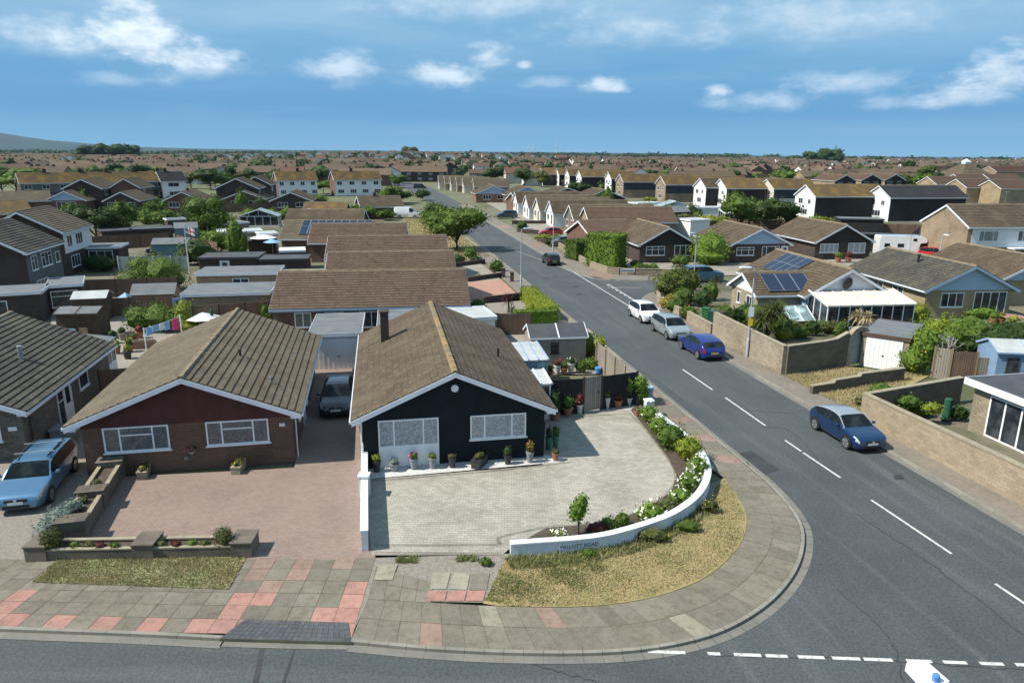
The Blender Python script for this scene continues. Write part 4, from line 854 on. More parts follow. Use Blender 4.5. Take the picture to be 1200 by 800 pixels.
brown = house('bungalow','brown brick bungalow with a maroon tiled gable behind the pinkish brown driveway', pos, ang, w, 12.9, 2.6, 4.3, 'brick_brown','roof_tan', gable='maroon_clad', gable_z=2.22, over=.45, fo=.5, ridge='ridge', lift=.038,
  wins=[W(-2.15,1.08,2.6,1.12,(1,2,1),tr=(1,),pane='curtain'), W(1.95,1.1,2.6,1.1,(1,2,1),tr=(1,),pane='curtain'), W(3,1.1,1.2,1.1,(1,),f='R'), W(6.4,.6,.6,.9,f='R')], doors=[W(1.1,.1,.85,1.95,f='R') and dict(u=4.9,z=.1,w=.85,h=1.95,f='R')])
m = MB(); m.lathe([(.055,0),(.055,.4),(.1,.42),(.08,.47)],(1.5,4.6,3.7),8); m.build('vent_pipe','metal_dark',brown)
m = MB(); m.lathe([(.05,0),(.05,.38),(.07,.4)],(3.2,2.1,3.05),8); m.build('vent_pipe','pot_grey',brown)
m = MB(); m.box(3.7,3.95,-.03,-.004,1.78,1.93); m.build('number_plaque','sign_face',brown); m = MB(); m.box(-.35,-.2,-.03,-.004,.5,.65); m.build('air_vent','pot_grey',brown)
m = MB(); m.tube([(4.36,.4,2.4),(4.36,.4,.1)],.035,6); m.build('downpipe','upvc',brown)
# stone bungalow at the left edge
lh_ang = HA+R(1.5); e1 = at(30,482,2.5); x_, y_ = ax(lh_ang); wL = 9.6; lpos = e1-x_*(wL/2+.4)+y_*.4; lpos.z = 0
left = house('bungalow','grey stone bungalow cut off by the left edge of the photo', lpos, lh_ang, wL, 10.8, 2.58, 4.5, 'stone_grey','roof_grey', over=.42, fo=.4, lift=.045, trim='trim_white', gutter='trim_white',
  wins=[W(2.7,1.05,2.4,1.2,(1,2,1),pane='curtain'), W(6.9,1.25,1.2,1.0,(1,),f='R'), W(3.9,.1,.75,2.1,(1,),f='R',tr=(0,),sill=False)], doors=[dict(u=4.75,z=.1,w=.8,h=2.05,f='R')])
m = MB(); m.lathe([(.11,0),(.11,.95),(.13,.97),(.13,1.02)],(2.9,5.0,3.1),10); m.build('flue','steel',left)
m = MB(); m.box(4.2,4.55,-.02,-.004,1.5,1.68); m.build('number_plaque','sign_face',left); m = MB(); m.tube([(4.86,.6,2.4),(4.86,.6,.1)],.04,6); m.build('downpipe','trim_dark',left)
# glazed porch on the back of the stone bungalow
def conservatory(label, pos, ang, w, d, h0, h1, roofm='felt_pale', dwarf=.55, frame='upvc', name='conservatory', group=None, n=6, gm='glass', bars=True, shape='lean'):
    "front wall on local y=0, leaning on the house at y=d"
    t = thing(name, label, 'conservatory', pos, ang, group); hw = w/2; m = MB(); m.box(-hw,hw,0,d,0,dwarf); m.build('dwarf_wall','white_render' if frame == 'upvc' else 'brick_brown',t)
    m = MB(); g = MB()
    for i in range(n+1): x = -hw+.04+(w-.08)*i/n; m.box(x-.04,x+.04,.0,.08,dwarf+.002,h0)
    m.box(-hw,hw,-.01,.09,h0+.001,h0+.1); g.box(-hw+.05,hw-.05,.03,.05,dwarf,h0)
    for sg in (-1,1):
        for k in (.33,.66,.97): y = d*k; m.box(sg*hw-.04,sg*hw+.04,y-.04,y+.04,dwarf+.002,(h0+(h1-h0)*k if shape == 'lean' else h0))
        a = [(sg*(hw-.02),.1,dwarf),(sg*(hw-.02),d,dwarf),(sg*(hw-.02),d,h1 if shape == 'lean' else h0),(sg*(hw-.02),.1,h0)]; g.face(a)
        if shape == 'lean': m.bar((sg*hw,0,h0+.05),(sg*hw,d,h1+.05),.08,.1)
    if shape == 'gable':
        for y in (0,d):
            for sg in (-1,1): m.bar((sg*hw,y,h0+.08),(0,y,h1+.05),.08,.1)
            g.face([(-hw,y+.03,h0+.1),(hw,y+.03,h0+.1),(0,y+.03,h1)])
            for f_ in (-.5,0,.5): m.bar((f_*hw,y,h0+.08),(f_*hw,y,h0+(h1-h0)*(1-abs(f_))),.06,.06)
    m.build('frame',frame,t); g.build('pane',gm,t); r = MB(); b = MB()
    if shape == 'lean':
        A = [(-hw-.1,-.12,h0+.1),(hw+.1,-.12,h0+.1),(hw+.1,d,h1+.1),(-hw-.1,d,h1+.1)]; r.face([(p[0],p[1],p[2]+.05) for p in A]); r.face(A[::-1])
        for i in range(4): j = (i+1)%4; r.face([A[i],A[j],(A[j][0],A[j][1],A[j][2]+.05),(A[i][0],A[i][1],A[i][2]+.05)])
        for i in range(n+1): x = -hw+w*i/n; b.bar((x,-.13,h0+.18),(x,d,h1+.18),.07,.05)
    else:
        for sg in (-1,1):
            A = [(sg*(hw+.1),-.1,h0+.06),(sg*(hw+.1),d,h0+.06),(0,d,h1+.1),(0,-.1,h1+.1)]; r.face(A if sg > 0 else A[::-1])
            for i in range(n+1): y = d*i/n; b.bar((sg*(hw+.1),y,h0+.1),(0,y,h1+.14),.06,.05)
        b.bar((0,-.12,h1+.15),(0,d,h1+.15),.1,.08)
    rf = r.build('roof',roofm,t)
    if bars: b.build('glazing_bar',frame,rf)
    return t
lx, ly = ax(lh_ang); cpos = lpos+lx*2.6+ly*14.6; cpos.z = 0
conservatory('white framed glazed porch with a grey roof behind the stone bungalow', lpos+lx*4.1+ly*12.6, lh_ang+R(90), 3.0, 3.4, 2.05, 2.6, 'felt', .8, n=4, bars=False)
# white doored garage between the brown and the black bungalow
p1, p2 = at(366,433,.1), at(418,431,.1); gx, gy = ax(HA); gp = (p1+p2)/2; gp.z = 0; gw = (p2-p1).length
flatroof('garage','flat roofed garage with a pale door at the end of the brown driveway','garage', gp+gx*.15, HA, gw+.3, 5.6, 2.45, 'white_render','felt','trim_white', garage=(.15,gw-.35,2.1))
flatroof('garage','long grey flat roofed garage behind the chimney of the black bungalow','garage', gp+gx*(gw+1.6)+gy*.7, HA, 3.0, 5.4, 2.5, 'brick_tan','felt','trim_white')
# row of bungalows side-on behind
def sideways(label, pa, pb, z, w, roof='roof_rows', wall='brick_brown', d=None, he=2.55, hr=4.4, wins=(), dang=0, **k):
    "bungalow whose ridge runs across the view; pa, pb: ends of the near eave in the photo"
    a, b = at(*pa,z), at(*pb,z); an = math.atan2(b.y-a.y,b.x-a.x)+dang; L = d or (b-a).length; yv = Vector((math.cos(an),math.sin(an),0)); xv = Vector((yv.y,-yv.x,0)); p = Vector((a.x,a.y,0))-xv*(w/2+.38)+yv*.3
    return house('bungalow', label, p, math.atan2(xv.y,xv.x), w, L-.6, he, hr, wall, roof, fo=.3, bo=.3, wins=wins, **k)
wA = [W(u,1.0,ww,1.1,(1,1),f='R',pane='curtain') for u, ww in ((2.0,1.2),(4.3,1.4),(11.6,1.2))]+[W(7.4,.9,2.6,1.2,(1,1,1),f='R',pane='glass')]
sideways('long brown roofed bungalow, nearest of the row behind the black bungalow', (315,363),(551,358),2.45,8.6, wins=wA, gutter='trim_blue', trim='trim_blue', group='bungalows in a row beside the side road', chims=())
sideways('second brown roofed bungalow of the row beside the side road', (379,331),(536,328),2.45,8.6, group='bungalows in a row beside the side road')
sideways('third brown roofed bungalow of the row, golden lichen at its left end', (380,305),(526,303),2.45,8.6, group='bungalows in a row beside the side road')
sideways('fourth bungalow of the row with a dull brown roof, before the solar one', (360,285),(476,284),2.45,8.4, group='bungalows in a row beside the side road')
sol = sideways('brown bungalow with a strip of solar panels on its roof', (326,280),(445,280),2.45,8.2,'roof_tan', group='bungalows in a row beside the side road')
sideways('far bungalow of the row with a plain grey brown roof', (331,263),(424,263),2.45,8.2,'roof_brown', group='bungalows in a row beside the side road')
sideways('orange brown roofed bungalow below the white terrace', (352,252),(404,252),2.45,8.2,'roof_gold', group='bungalows in a row beside the side road')
sideways('grey brown bungalow with a ridge chimney beside the bend of the road', (422,243),(474,242),2.45,8.2,'roof_brown', chims=[(0,3.5,.6,.6,5.1)], group='bungalows in a row beside the side road')
def solar(hs, sg, w, he, hr, y0, y1, s0, s1, n, rows=1, over=.38):
    hw = w/2; k = (hr-he)/hw; xe = hw+over; ze = he-over*k; L = math.hypot(xe,hr-ze); nx, nz = sg*(hr-ze)/L, xe/L
    def P(s,h,y): return (sg*xe*(1-s)+nx*h, y, ze+(hr-ze)*s+nz*h)
    for r in range(rows):
        for i in range(n):
            a, b = y0+(y1-y0)*i/n+.02, y0+(y1-y0)*(i+1)/n-.02; c, d = s0+(s1-s0)*r/rows+.004, s0+(s1-s0)*(r+1)/rows-.004; m = MB()
            T = [P(c,.24,a),P(d,.24,a),P(d,.24,b),P(c,.24,b)]; B = [P(c,.17,a),P(d,.17,a),P(d,.17,b),P(c,.17,b)]
            m.face(T if sg < 0 else T[::-1]); 
            for q in range(4): j = (q+1)%4; m.face([B[q],B[j],T[j],T[q]])
            p_ = m.build('solar_panel','solar',hs)
            e = MB(); 
            for q in range(4): j = (q+1)%4; e.bar(T[q],T[j],.04,.03)
            e.build('frame','alu',p_)
solar(sol,1,8.2,2.55,4.4,2.2,11.6,.62,.95,9); solar(sol,1,8.2,2.55,4.4,2.2,4.3,.2,.62,2)
# ---------------------------------------------------------------- houses right of the road
def fromeave(pl, pr, z, over=.38, fo=.38):
    a, b = at(*pl,z), at(*pr,z); an = math.atan2(b.y-a.y,b.x-a.x); x, y = ax(an); mid = (a+b)/2+y*fo; mid.z = 0; return mid, an, (b-a).length-2*over
pos, an, w = fromeave((750.6,285.5),(812.5,282),2.4)
house('bungalow','dark brick bungalow with a plain gable behind the big square hedge', at(781,308)*1.0, HA, 7.4, 11.5, 2.5, 4.5, 'brick_dark','roof_brown', wins=[W(-1.6,1.0,2.5,1.15,(1,1,1),tr=(0,1,2)),W(2.1,.9,2.3,1.35,(1,1,1))], gable='black_clad', gable_z=2.3)
blue = (.0,)
house('bungalow','brown brick bungalow with a blue boarded gable behind the round green bush', at(889,308), HA-R(1), 7.9, 11, 2.5, 4.4, 'brick_dark','roof_brown', gable='blue_clad', gable_z=2.45, wins=[W(-2.0,1.0,2.4,1.05,(1,1.4,1),tr=(0,1,2)),W(1.5,.4,2.4,1.75,(1,2,1),pane='glass')], doors=[dict(u=3.4,z=.1,w=.8,h=2.0)])
house('bungalow','dark brick bungalow with an orange brick side wall beside the motorhome', at(986,304), HA-R(1), 8.0, 11.5, 2.5, 4.6, 'brick_dark','roof_brown', gable='black_clad', gable_z=2.3, wins=[W(-2.0,.95,2.6,1.2,(1,1,1,1),pane='net'),W(2.0,.85,2.5,1.35,(1,1,1),pane='net')])
m = MB(); o = bpy.data.objects['bungalow.012'] if 'bungalow.012' in bpy.data.objects else None
# corner house with solar panels: main body and wing
pos, an, w = fromeave((938,345),(1052,346.5),2.45)
S1 = house('bungalow','corner bungalow with a pale gable, a round dish and blue solar panels', pos, HA-R(2), w, 12.0, 2.55, 4.5, 'blue_clad','roof_brown', gable='white_clad', gable_z=2.2, wins=[W(9.,1.,1.2,1.1,f='L')])
S1h = (pos, HA-R(2), w)
solar(S1,-1,w,2.55,4.5,4.9,9.6,.32,.94,4,2)
m = MB(); m.lathe([(.5,0),(.42,.08),(.1,.14)],(0,0,0),16); o = m.build('satellite_dish','metal_dark',S1); o.rotation_euler = (R(100),0,R(15)); o.location = (-.2,-.25,3.4)
m = MB(); m.lathe([(.08,0),(.08,.7),(.12,.72),(.12,.8)],(1.4,6.5,3.9),8); m.build('vent_pipe','metal_dark',S1)
e = at(886,346.5,2.35); wx, wy = ax(HA-R(92)); S2w = 5.0
S2 = house('bungalow_wing','white gabled wing of the corner bungalow with dark solar panels facing the camera', Vector((e.x,e.y,0))-wx*(S2w/2+.3)+wy*.35, HA-R(92), S2w, 7.0, 2.45, 3.75, 'stone_wall','roof_brown', gable='white_clad', gable_z=2.3, over=.3, wins=[W(-1.0,1.,.6,1.0),W(1.1,.5,1.2,1.5,(1,1),pane='glass')])
solar(S2,1,S2w,2.45,3.75,.9,4.9,.12,.86,3,1,.3)
q = at(889,372,.0); x, y = ax(HA-R(2))
conservatory('white lean-to conservatory with a cream ribbed roof on the corner bungalow', S1h[0]-y*3.0+x*.3, HA-R(2), 7.4, 3.0, 2.05, 2.7, 'cream_render', .45, n=8)
pos, an, w = fromeave((1086,341),(1194,339.5),2.45)
Cc = house('bungalow','tan brick bungalow with a wide gable boarded in shade blue and glazed doors', pos, HA-R(4), w+.2, 11.8, 2.55, 4.45, 'brick_yellow','roof_grey', gable='blue_clad', gable_z=2.4, trim='trim_blue', wins=[W(-1.5,.95,2.1,1.25,(1,1,1)),W(2.0,.15,3.0,2.1,(1,1,1,1),sill=False),W(5,1.,1.6,1.1,(1,1),f='L'),W(8,1.,1.6,1.1,(1,1),f='L')])  # blue of this gable is shade put into the board colour
m = MB(); m.lathe([(.1,0),(.1,.6),(.16,.62),(.14,.8)],(-1.2,5.5,3.95),8); m.build('vent_pipe','metal_dark',Cc)
pos2 = pos+ax(HA-R(4))[0]*10.4+ax(HA-R(4))[1]*4.5
house('bungalow','brown roofed bungalow cut off by the right edge below the brick house', pos2, HA-R(4), 8.0, 11.0, 2.55, 4.45, 'brick_yellow','roof_brown', gable='blue_clad', gable_z=2.4, wins=[W(0,1,2,1.2,(1,1,1))])
# flat roofed house, bottom right
fa = at(1134,443,2.75); fang = math.atan2(-SDIR.y,-SDIR.x)+0; fx, fy = ax(fang)
fpos = Vector((fa.x,fa.y,0))+fx*5.2+fy*.35
flatroof('flat_roofed_house','flat roofed house extension with white folding doors behind the long stone wall','house', fpos, fang, 10.0, 8., 2.75, 'stone_wall','felt_dark','trim_white', .35, th=.3, wins=[W(-2.2,.15,3.6,2.1,(1,1,1,1),sill=False,t=.09),W(2.6,.6,2.6,1.5,(1,1,1))])
# two-storey brick house at the right edge
bp = at(1128,313); bang = HA-R(3); bx, by = ax(bang)
bigl = Vector((bp.x,bp.y,0))
hx_ang = bang-R(90)
BH2 = house('two_storey_house','two-storey brown brick house with a white boarded front at the right edge', bigl+by*4.4, hx_ang, 8.6, 22., 5.1, 7.4, 'brick_tan','roof_brown', over=.3, fo=.15, steps=1,
  wins=[W(2.9,3.2,2.6,1.3,(1,2,1),f='R'),W(7.6,3.2,1.4,1.3,(1,1),f='R'),W(11.,3.2,1.4,1.3,(1,1),f='R'),W(15,3.2,2.4,1.3,(1,2,1),f='R'),W(2.6,.7,2.8,1.4,(1,2,1),f='R'),W(12.,.6,2.4,1.5,(1,1,1),f='R')])
m = MB(); fm = face_map('R',8.6,22.); fbox(m,fm,.6,21.9,.004,.03,2.45,4.95); m.build('boarded_front','white_clad',BH2); m = MB(); fbox(m,fm,5.6,9.4,.004,1.3,2.3,2.45); fbox(m,fm,5.7,5.85,1.1,1.25,0,2.298); fbox(m,fm,9.15,9.3,1.1,1.25,0,2.298); po = m.build('porch','trim_white',BH2); window(BH2,fm,7.5,.1,3.0,2.1,(1,1,1,1),sill=False)
# ---------------------------------------------------------------- vehicles
hd = math.atan2(-SDIR.y,-SDIR.x); hu = math.atan2(SDIR.y,SDIR.x)
def mid(a, b): p = (at(*a)+at(*b))/2; p.z = .004; return p
car('parked_car','deep blue hatchback with a silver roof parked beside the long stone wall', mid((954.4,503),(992,526))+SPER*.82, hd, 3.97, 1.74, 1.42, 'hatch','car_teal','silverroof', group='cars parked along the side road', wr=.32)
car('parked_car','white small hatchback parked first of three by the junction', mid((738.5,370.6),(750,378.5))+SPER*.82, hd, 3.9, 1.73, 1.5, 'mini','car_white', group='cars parked along the side road')
car('parked_car','pale silver hatchback parked between the white and the bright blue car', mid((766,387.5),(780.6,398))+SPER*.82, hd, 4.15, 1.76, 1.52, 'mini','car_silver', group='cars parked along the side road')
car('parked_car','bright blue hatchback parked with its tail lights towards the camera', mid((798,407.5),(817.5,422))+SPER*.84, hu, 4.3, 1.8, 1.45, 'hatch','car_blue', group='cars parked along the side road', wr=.325)
a, b = at(60,592), at(90,553); h_ = math.atan2(a.y-b.y,a.x-b.x); px_ = Vector((math.sin(h_),-math.cos(h_),0))
car('parked_car','silver blue estate car with roof bars on the gravel drive', (a+b)/2+px_*.86+Vector((0,0,.105)), h_, 4.75, 1.82, 1.48, 'estate','car_silverblue', group='cars parked on driveways', bars=True, wr=.325)
car('parked_car','dark navy hatchback in the shade between the two bungalows', at(397,477,.105)+Vector((0,.0,0)), HA-R(90), 3.8, 1.68, 1.52, 'mini','car_navy', group='cars parked on driveways', wr=.3)
car('moving_car','black hatchback driving away up the side road', at(648,312)+SDIR*1.9+Vector((0.2,0,.004)), hu, 3.75, 1.66, 1.48, 'mini','car_black')
car('parked_car','silver blue car on a drive beside the dark green hedge', at(660,287.5,.06), math.pi+HA, 4.2, 1.76, 1.5, 'mini','car_silver', group='cars parked on driveways')
car('parked_car','red car on a drive before the white gabled bungalows', at(645,276,.06), math.pi+HA, 4.1, 1.72, 1.45, 'hatch','car_red', group='cars parked on driveways')
car('parked_car','dark grey people carrier at the head of the white gabled row', at(594,255.5,.06), math.pi+HA, 4.6, 1.85, 1.72, 'suv','car_greyblue', group='cars parked on driveways')
car('parked_car','blue grey people carrier half hidden behind the big bush on the corner', at(822,329,.06), HA, 4.6, 1.85, 1.75, 'suv','car_silverblue', group='cars parked on driveways')
v = car('parked_van','white panel van parked on the dry grass verge', at(477,255.5,.06), HA-R(8), 5.4, 2.0, 2.35, 'van','car_white', cat='van')
car('parked_van','dark blue van parked near the bend of the far road', at(492,221,.03), HA, 5.0, 1.95, 2.0, 'van','car_navy', cat='van')
car('parked_car','red people carrier parked beside the white motorhome', at(1096,305,.06), HA-R(55), 4.3, 1.8, 1.75, 'suv','car_red', group='cars parked on driveways')
mh = thing('motorhome','white motorhome with an overcab parked beside the brick house','motorhome', at(1054,301.5,.06), HA-R(16))
m = MB(); pr = [(-3.2,.45),(1.9,.45),(1.9,1.5),(2.0,2.05),(2.75,2.15),(2.85,2.35),(2.6,2.85),(2.2,2.98),(-3.1,2.98),(-3.22,2.7)]
def extr(m, pr, w):
    m.face([(x,-w,z) for x, z in pr]); m.face([(x,w,z) for x, z in pr[::-1]])
    for i in range(len(pr)): a, b = pr[i], pr[(i+1)%len(pr)]; m.face([(a[0],-w,a[1]),(a[0],w,a[1]),(b[0],w,b[1]),(b[0],-w,b[1])])
extr(m, pr, 1.12); m.build('body','car_white',mh); m = MB(); extr(m,[(1.9,.4),(3.15,.4),(3.2,.95),(2.95,1.15),(2.35,1.3),(2.02,1.98),(1.903,2.0)],.98); m.build('cab','car_white',mh)
m = MB(); m.face([(2.37,-.8,1.33),(2.37,.8,1.33),(2.06,.8,1.97),(2.06,-.8,1.97)]); o = m.build('windscreen','carglass',mh); o.location = (.02,0,.01)
for x0, x1, z0, z1 in ((-.9,-.1,1.5,2.0),(1.0,1.5,2.35,2.7),(-2.6,-1.9,1.5,2.0)): m = MB(); m.box(x0,x1,-1.14,-1.123,z0,z1); m.build('window','carglass',mh)
m = MB(); m.box(.35,.8,-1.135,-1.123,.7,2.2); m.build('door','white_plastic',mh); m = MB(); m.box(1.95,2.3,-1.0,-.983,1.3,1.85); m.build('side_window','carglass',mh)
for x in (-1.7,2.3):
    for sg in (-1,1): m = MB(); m.lathe([(.2,0),(.33,.02),(.35,.1),(.33,.2)],(0,0,0),14); o = m.build('wheel','tyre',mh); o.location = (x,sg*1.0-(.1 if sg > 0 else -.1)*1,.35); o.rotation_euler = (R(-90 if sg > 0 else 90),0,0)
# lamps
streetlamp('tall grey street lamp on the left pavement of the side road', at(610.5,337,.1), 6.0, (1,.2,0), signs=False)
lb = streetlamp('street lamp carrying white and yellow notices by the stone wall', at(875,418,.1), 6.1, (-1,0,0))
m = MB(); m.box(-.18,.18,-.1,-.085,2.85,3.5); m.build('white_notice','sign_face',lb); m = MB(); m.box(-.16,.16,-.1,-.085,2.2,2.7); m.build('yellow_notice','plastic_yellow',lb)
m = MB(); m.lathe([(.05,0),(.05,1.9),(.055,1.92)],(.28,-.02,0),8); m.build('strapped_post','metal_dark',lb)
streetlamp('street lamp on the far pavement beside the black car', at(648,297,.1), 5.6, (-1,-.1,0)); streetlamp('street lamp rising behind the corner bush before the dark brick bungalow', at(812,341,.1), 5.8, (-1,-.4,0)); streetlamp('street lamp rising behind the tan brick bungalow near the motorhome', at(1098,318,0), 4.4, (.2,-1,0))
tp, tc = at(1071,775,8.1), at(1096,799,8.1); dv = tp-tc; base = tc-dv.normalized()*.36; base.z = 0
streetlamp('street lamp in the foreground seen from above, only its white head in the photo', base, 8.0, dv, hs=((tp-tc).length)/.66)
# ---------------------------------------------------------------- grass (uncountable)
def in_poly(P, x, y):
    c = np.zeros(len(x), bool); n = len(P); j = n-1
    for i in range(n):
        a, b = P[i], P[j]; m_ = ((a[1] > y) != (b[1] > y)) & (x < (b[0]-a[0])*(y-a[1])/(b[1]-a[1]+1e-12)+a[0]); c ^= m_; j = i
    return c
def grass(name, px, n, h, mat, z=Z1, wd=.018, dens=None, seed=1):
    P = [(p.x,p.y) for p in V2(px,z)]; A = np.array(P); g = np.random.default_rng(seed); lo, hi = A.min(0), A.max(0); q = g.uniform(lo,hi,(n*3,2)); k = in_poly(P,q[:,0],q[:,1])
    if dens is not None: k &= g.random(len(q)) < dens(q[:,0],q[:,1])
    q = q[k][:n]; n = len(q); a = g.uniform(0,6.28,n); H = h*g.uniform(.4,1.3,n); l = g.normal(size=(n,2))*H[:,None]*.5; dx = np.stack([np.cos(a),np.sin(a)],1)*wd
    V = np.zeros((n,4,3)); V[:,0,:2] = q-dx; V[:,1,:2] = q+dx; V[:,2,:2] = q+l+dx*.4; V[:,3,:2] = q+l-dx*.4; V[:,:2,2] = z; V[:,2:,2] = (z+H)[:,None]
    return quads_obj(name, V.reshape(-1,3), mat, None, 'stuff')
VERGE = [(566,703),(575,690),(592,655),(600,648),(680,644),(740,634),(795,612),(832,588),(842,565),(850,562),(863,582),(873,603),(872,625),(857,649),(824,676),(774,696),(714,707),(650,710),(600,710)]
_i = [p for p in I1 if p.x > at(566,703,Z1).x]; sheet('corner_verge', [at(566,707,Z1)]+_i+V2([(842,565),(832,588),(795,612),(740,634),(680,644),(600,648),(592,655),(575,690)],Z1), Z1+.012, 'turf_dry')
wav = lambda x, y: .45+.5*np.sin(x*1.7+y*.6)*np.sin(y*1.9-x*.5)
grass('dry_grass', VERGE, 20000, .04, 'grass_dry', Z1+.01)
grass('green_grass', VERGE, 8000, .06, 'grass_green', Z1+.01, seed=2, dens=lambda x, y: np.clip(-.1+.8*np.sin(x*1.1+2)*np.sin(y*1.4+.5*x),0.,.8))
grass('green_grass', [(592,655),(600,648),(680,644),(740,634),(795,612),(832,588),(838,598),(800,626),(740,650),(680,662),(600,668)], 7000, .17, 'grass_green', Z1, seed=3)
grass('green_grass', [(568,703),(592,655),(600,649),(680,646),(712,664),(690,690),(640,708),(600,708)], 5000, .07, 'grass_green', Z1+.01, seed=21, dens=lambda x, y: np.clip(.25+.6*np.sin(x*2.3+1)*np.sin(y*2.9+x),0,.85))
grass('green_grass', [(740,640),(800,612),(835,590),(845,600),(800,640),(760,655)], 2200, .08, 'grass_green', Z1+.01, seed=22, dens=lambda x, y: np.clip(.2+.6*np.sin(x*2.8)*np.sin(y*3.1),0,.8))
LV = [(68,655),(289,652),(268,690),(38,682)]
sheet('front_verge', V2(LV,Z1), Z1+.016, 'turf'); grass('green_grass', LV, 8000, .05, 'grass_green', Z1+.01, seed=4); grass('dry_grass', LV, 8000, .045, 'grass_dry', Z1+.01, seed=5, dens=lambda x, y: np.clip(.4+.6*np.sin(x*2.1+y)*np.sin(y*2.7-x),0.05,1))
grass('green_grass', [(440,654),(590,651),(590,657),(440,661)], 900, .12, 'grass_green', Z1, seed=6, dens=lambda x, y: (np.sin(x*3.1) > .45)*.9)
SVG = [(918,440),(992,431),(1047,439),(1090,434),(1056,452),(1008,486),(960,462)]
grass('dry_grass', SVG, 9000, .13, 'grass_dry', Z1, seed=7); grass('green_grass', SVG, 3500, .14, 'grass_green', Z1, seed=8, dens=lambda x, y: np.clip(.2+.6*np.sin(x*1.3)*np.sin(y),0,.8))
GV = [(470,250),(500,252),(575,300),(545,312),(500,290),(480,275)]
grass('dry_grass', GV, 7000, .2, 'grass_dry', .05, wd=.06, seed=9); grass('green_grass', GV, 3000, .2, 'grass_green', .05, wd=.06, seed=10)
grass('weeds', [(838,396),(917,440),(992,430),(992,433),(917,444),(836,399)], 700, .18, 'grass_green', Z1, seed=11, dens=lambda x, y: (np.sin(x*2.+y*2) > .4)*1.)
# planting bed behind the white wall
sheet('planting_bed', V2([(600,640),(640,618),(712,612),(757,596),(787,575),(793,556),(783,536),(759,505),(739,480),(752,470),(764,485),(797,510),(818,530),(828,550),(825,570),(812,590),(786,607),(757,619),(714,631),(680,636)],.13), .128, 'soil')
def B(px, label, r, name='shrub', cat='shrub', mat='leaf_mid', n=500, size=.13, z=Z1, ells=None, **k):
    p = at(*px,z); rx, ry, rz = r
    return bush(name, label, cat, p, ells or [(0,0,rz*.95,rx,ry,rz),(rx*.4,-.1*ry,rz*.75,rx*.6,ry*.7,rz*.7),(-rx*.45,.1*ry,rz*.8,rx*.6,ry*.7,rz*.65)], n, size, mat, **k)
g1 = 'plants along the curved white wall'
B((677,626),'small standard tree with a bright green oval crown behind the white wall',(.34,.34,.46),'standard_tree','tree','leaf_bright',420,.12,ells=[(0,0,1.0,.34,.34,.42),(.12,0,1.3,.26,.26,.3),(-.12,0,.8,.24,.24,.25)],stem=1)
B((655,627),'low clump of white flowers left of the standard tree',(.3,.2,.12),'flower_clump','flowers','leaf_lime',120,.09,flowers=('fl_white',60,.12),group=g1)
B((700,625),'reddish leaved low shrub right of the standard tree',(.4,.3,.25),mat='leaf_red',n=260,size=.1,group=g1)
B((712,621),'small loose green shrub with a bare stem beside the reddish one',(.3,.3,.3),mat='leaf_mid',n=160,size=.1,group=g1)
B((729,616),'sparse green rose beyond the reddish shrub',(.28,.28,.32),mat='leaf_mid',n=170,size=.1,group=g1)
B((762,611),'white flowering rose bush before the bend of the white wall',(.55,.45,.42),mat='leaf_bright',n=420,size=.11,flowers=('fl_white',70,.13),group=g1)
B((783,602),'tall thin olive green plants between two white rose bushes',(.5,.4,.35),mat='leaf_olive',n=300,size=.12,group=g1)
B((797,588),'low white rose next to the inside of the wall bend',(.45,.4,.32),mat='leaf_bright',n=300,size=.11,flowers=('fl_white',50,.12),group=g1)
B((808,574),'broad white rose bush at the turn of the wall',(.5,.45,.45),mat='leaf_mid',n=420,size=.11,flowers=('fl_white',90,.13),group=g1)
B((817,560),'upright white rose bush above the turn of the wall',(.5,.45,.55),mat='leaf_bright',n=460,size=.11,flowers=('fl_white',110,.13),group=g1)
B((807,538),'yellow green rounded shrub in the planting bed',(.62,.55,.62),mat='leaf_lime',n=620,size=.12,group=g1)
B((786,526),'large dark green rose bush in the planting bed',(.7,.6,.7),mat='leaf_mid',n=760,size=.12,flowers=('fl_white',12,.1),group=g1)
B((772,508),'green shrub with a few white flowers, second from the end of the wall',(.5,.45,.5),mat='leaf_bright',n=420,size=.12,flowers=('fl_white',25,.1),group=g1)
B((760,494),'white flowering shrub at the far end of the planting bed',(.5,.45,.5),mat='leaf_bright',n=420,size=.12,flowers=('fl_white',35,.12),group=g1)
for px, lb, r in (((690,652),'dark weed tuft at the foot of the name board',(.3,.2,.16)),((764,634),'leafy weeds in flower outside the wall bend',(.6,.3,.3)),((806,622),'green weeds outside the wall near the turn',(.5,.3,.25)),((831,600),'yellow flowering weed at the shaded wall foot',(.4,.25,.3)),((569,661),'small round weed on the gravel strip',(.22,.18,.12))):
    B(px,lb,r,'weed_clump','weeds','leaf_olive' if 'yellow' in lb or 'flower' in lb else 'leaf_mid',170,.1,flowers=('fl_yellow',25,.07) if 'yellow' in lb or 'in flower' in lb else None)
# white boundary wall between the drives
wa, wb = at(428,646,Z1), at(428,538,Z1)
wall_run('boundary_wall','narrow white wall between the pinkish driveway and the grey forecourt', [wa,wb], .85, .22, 'wall_white','garden wall','wall_white')
o = bpy.data.objects['boundary_wall']; m = MB(); m.box(-.19,.19,-.19,.19,.0,.98); m.box(-.23,.23,-.23,.23,.982,1.04); k = m.build('pillar','wall_white',o); k.location = at(428,583,0)-Vector((0,0,0)); k.location.z = 0
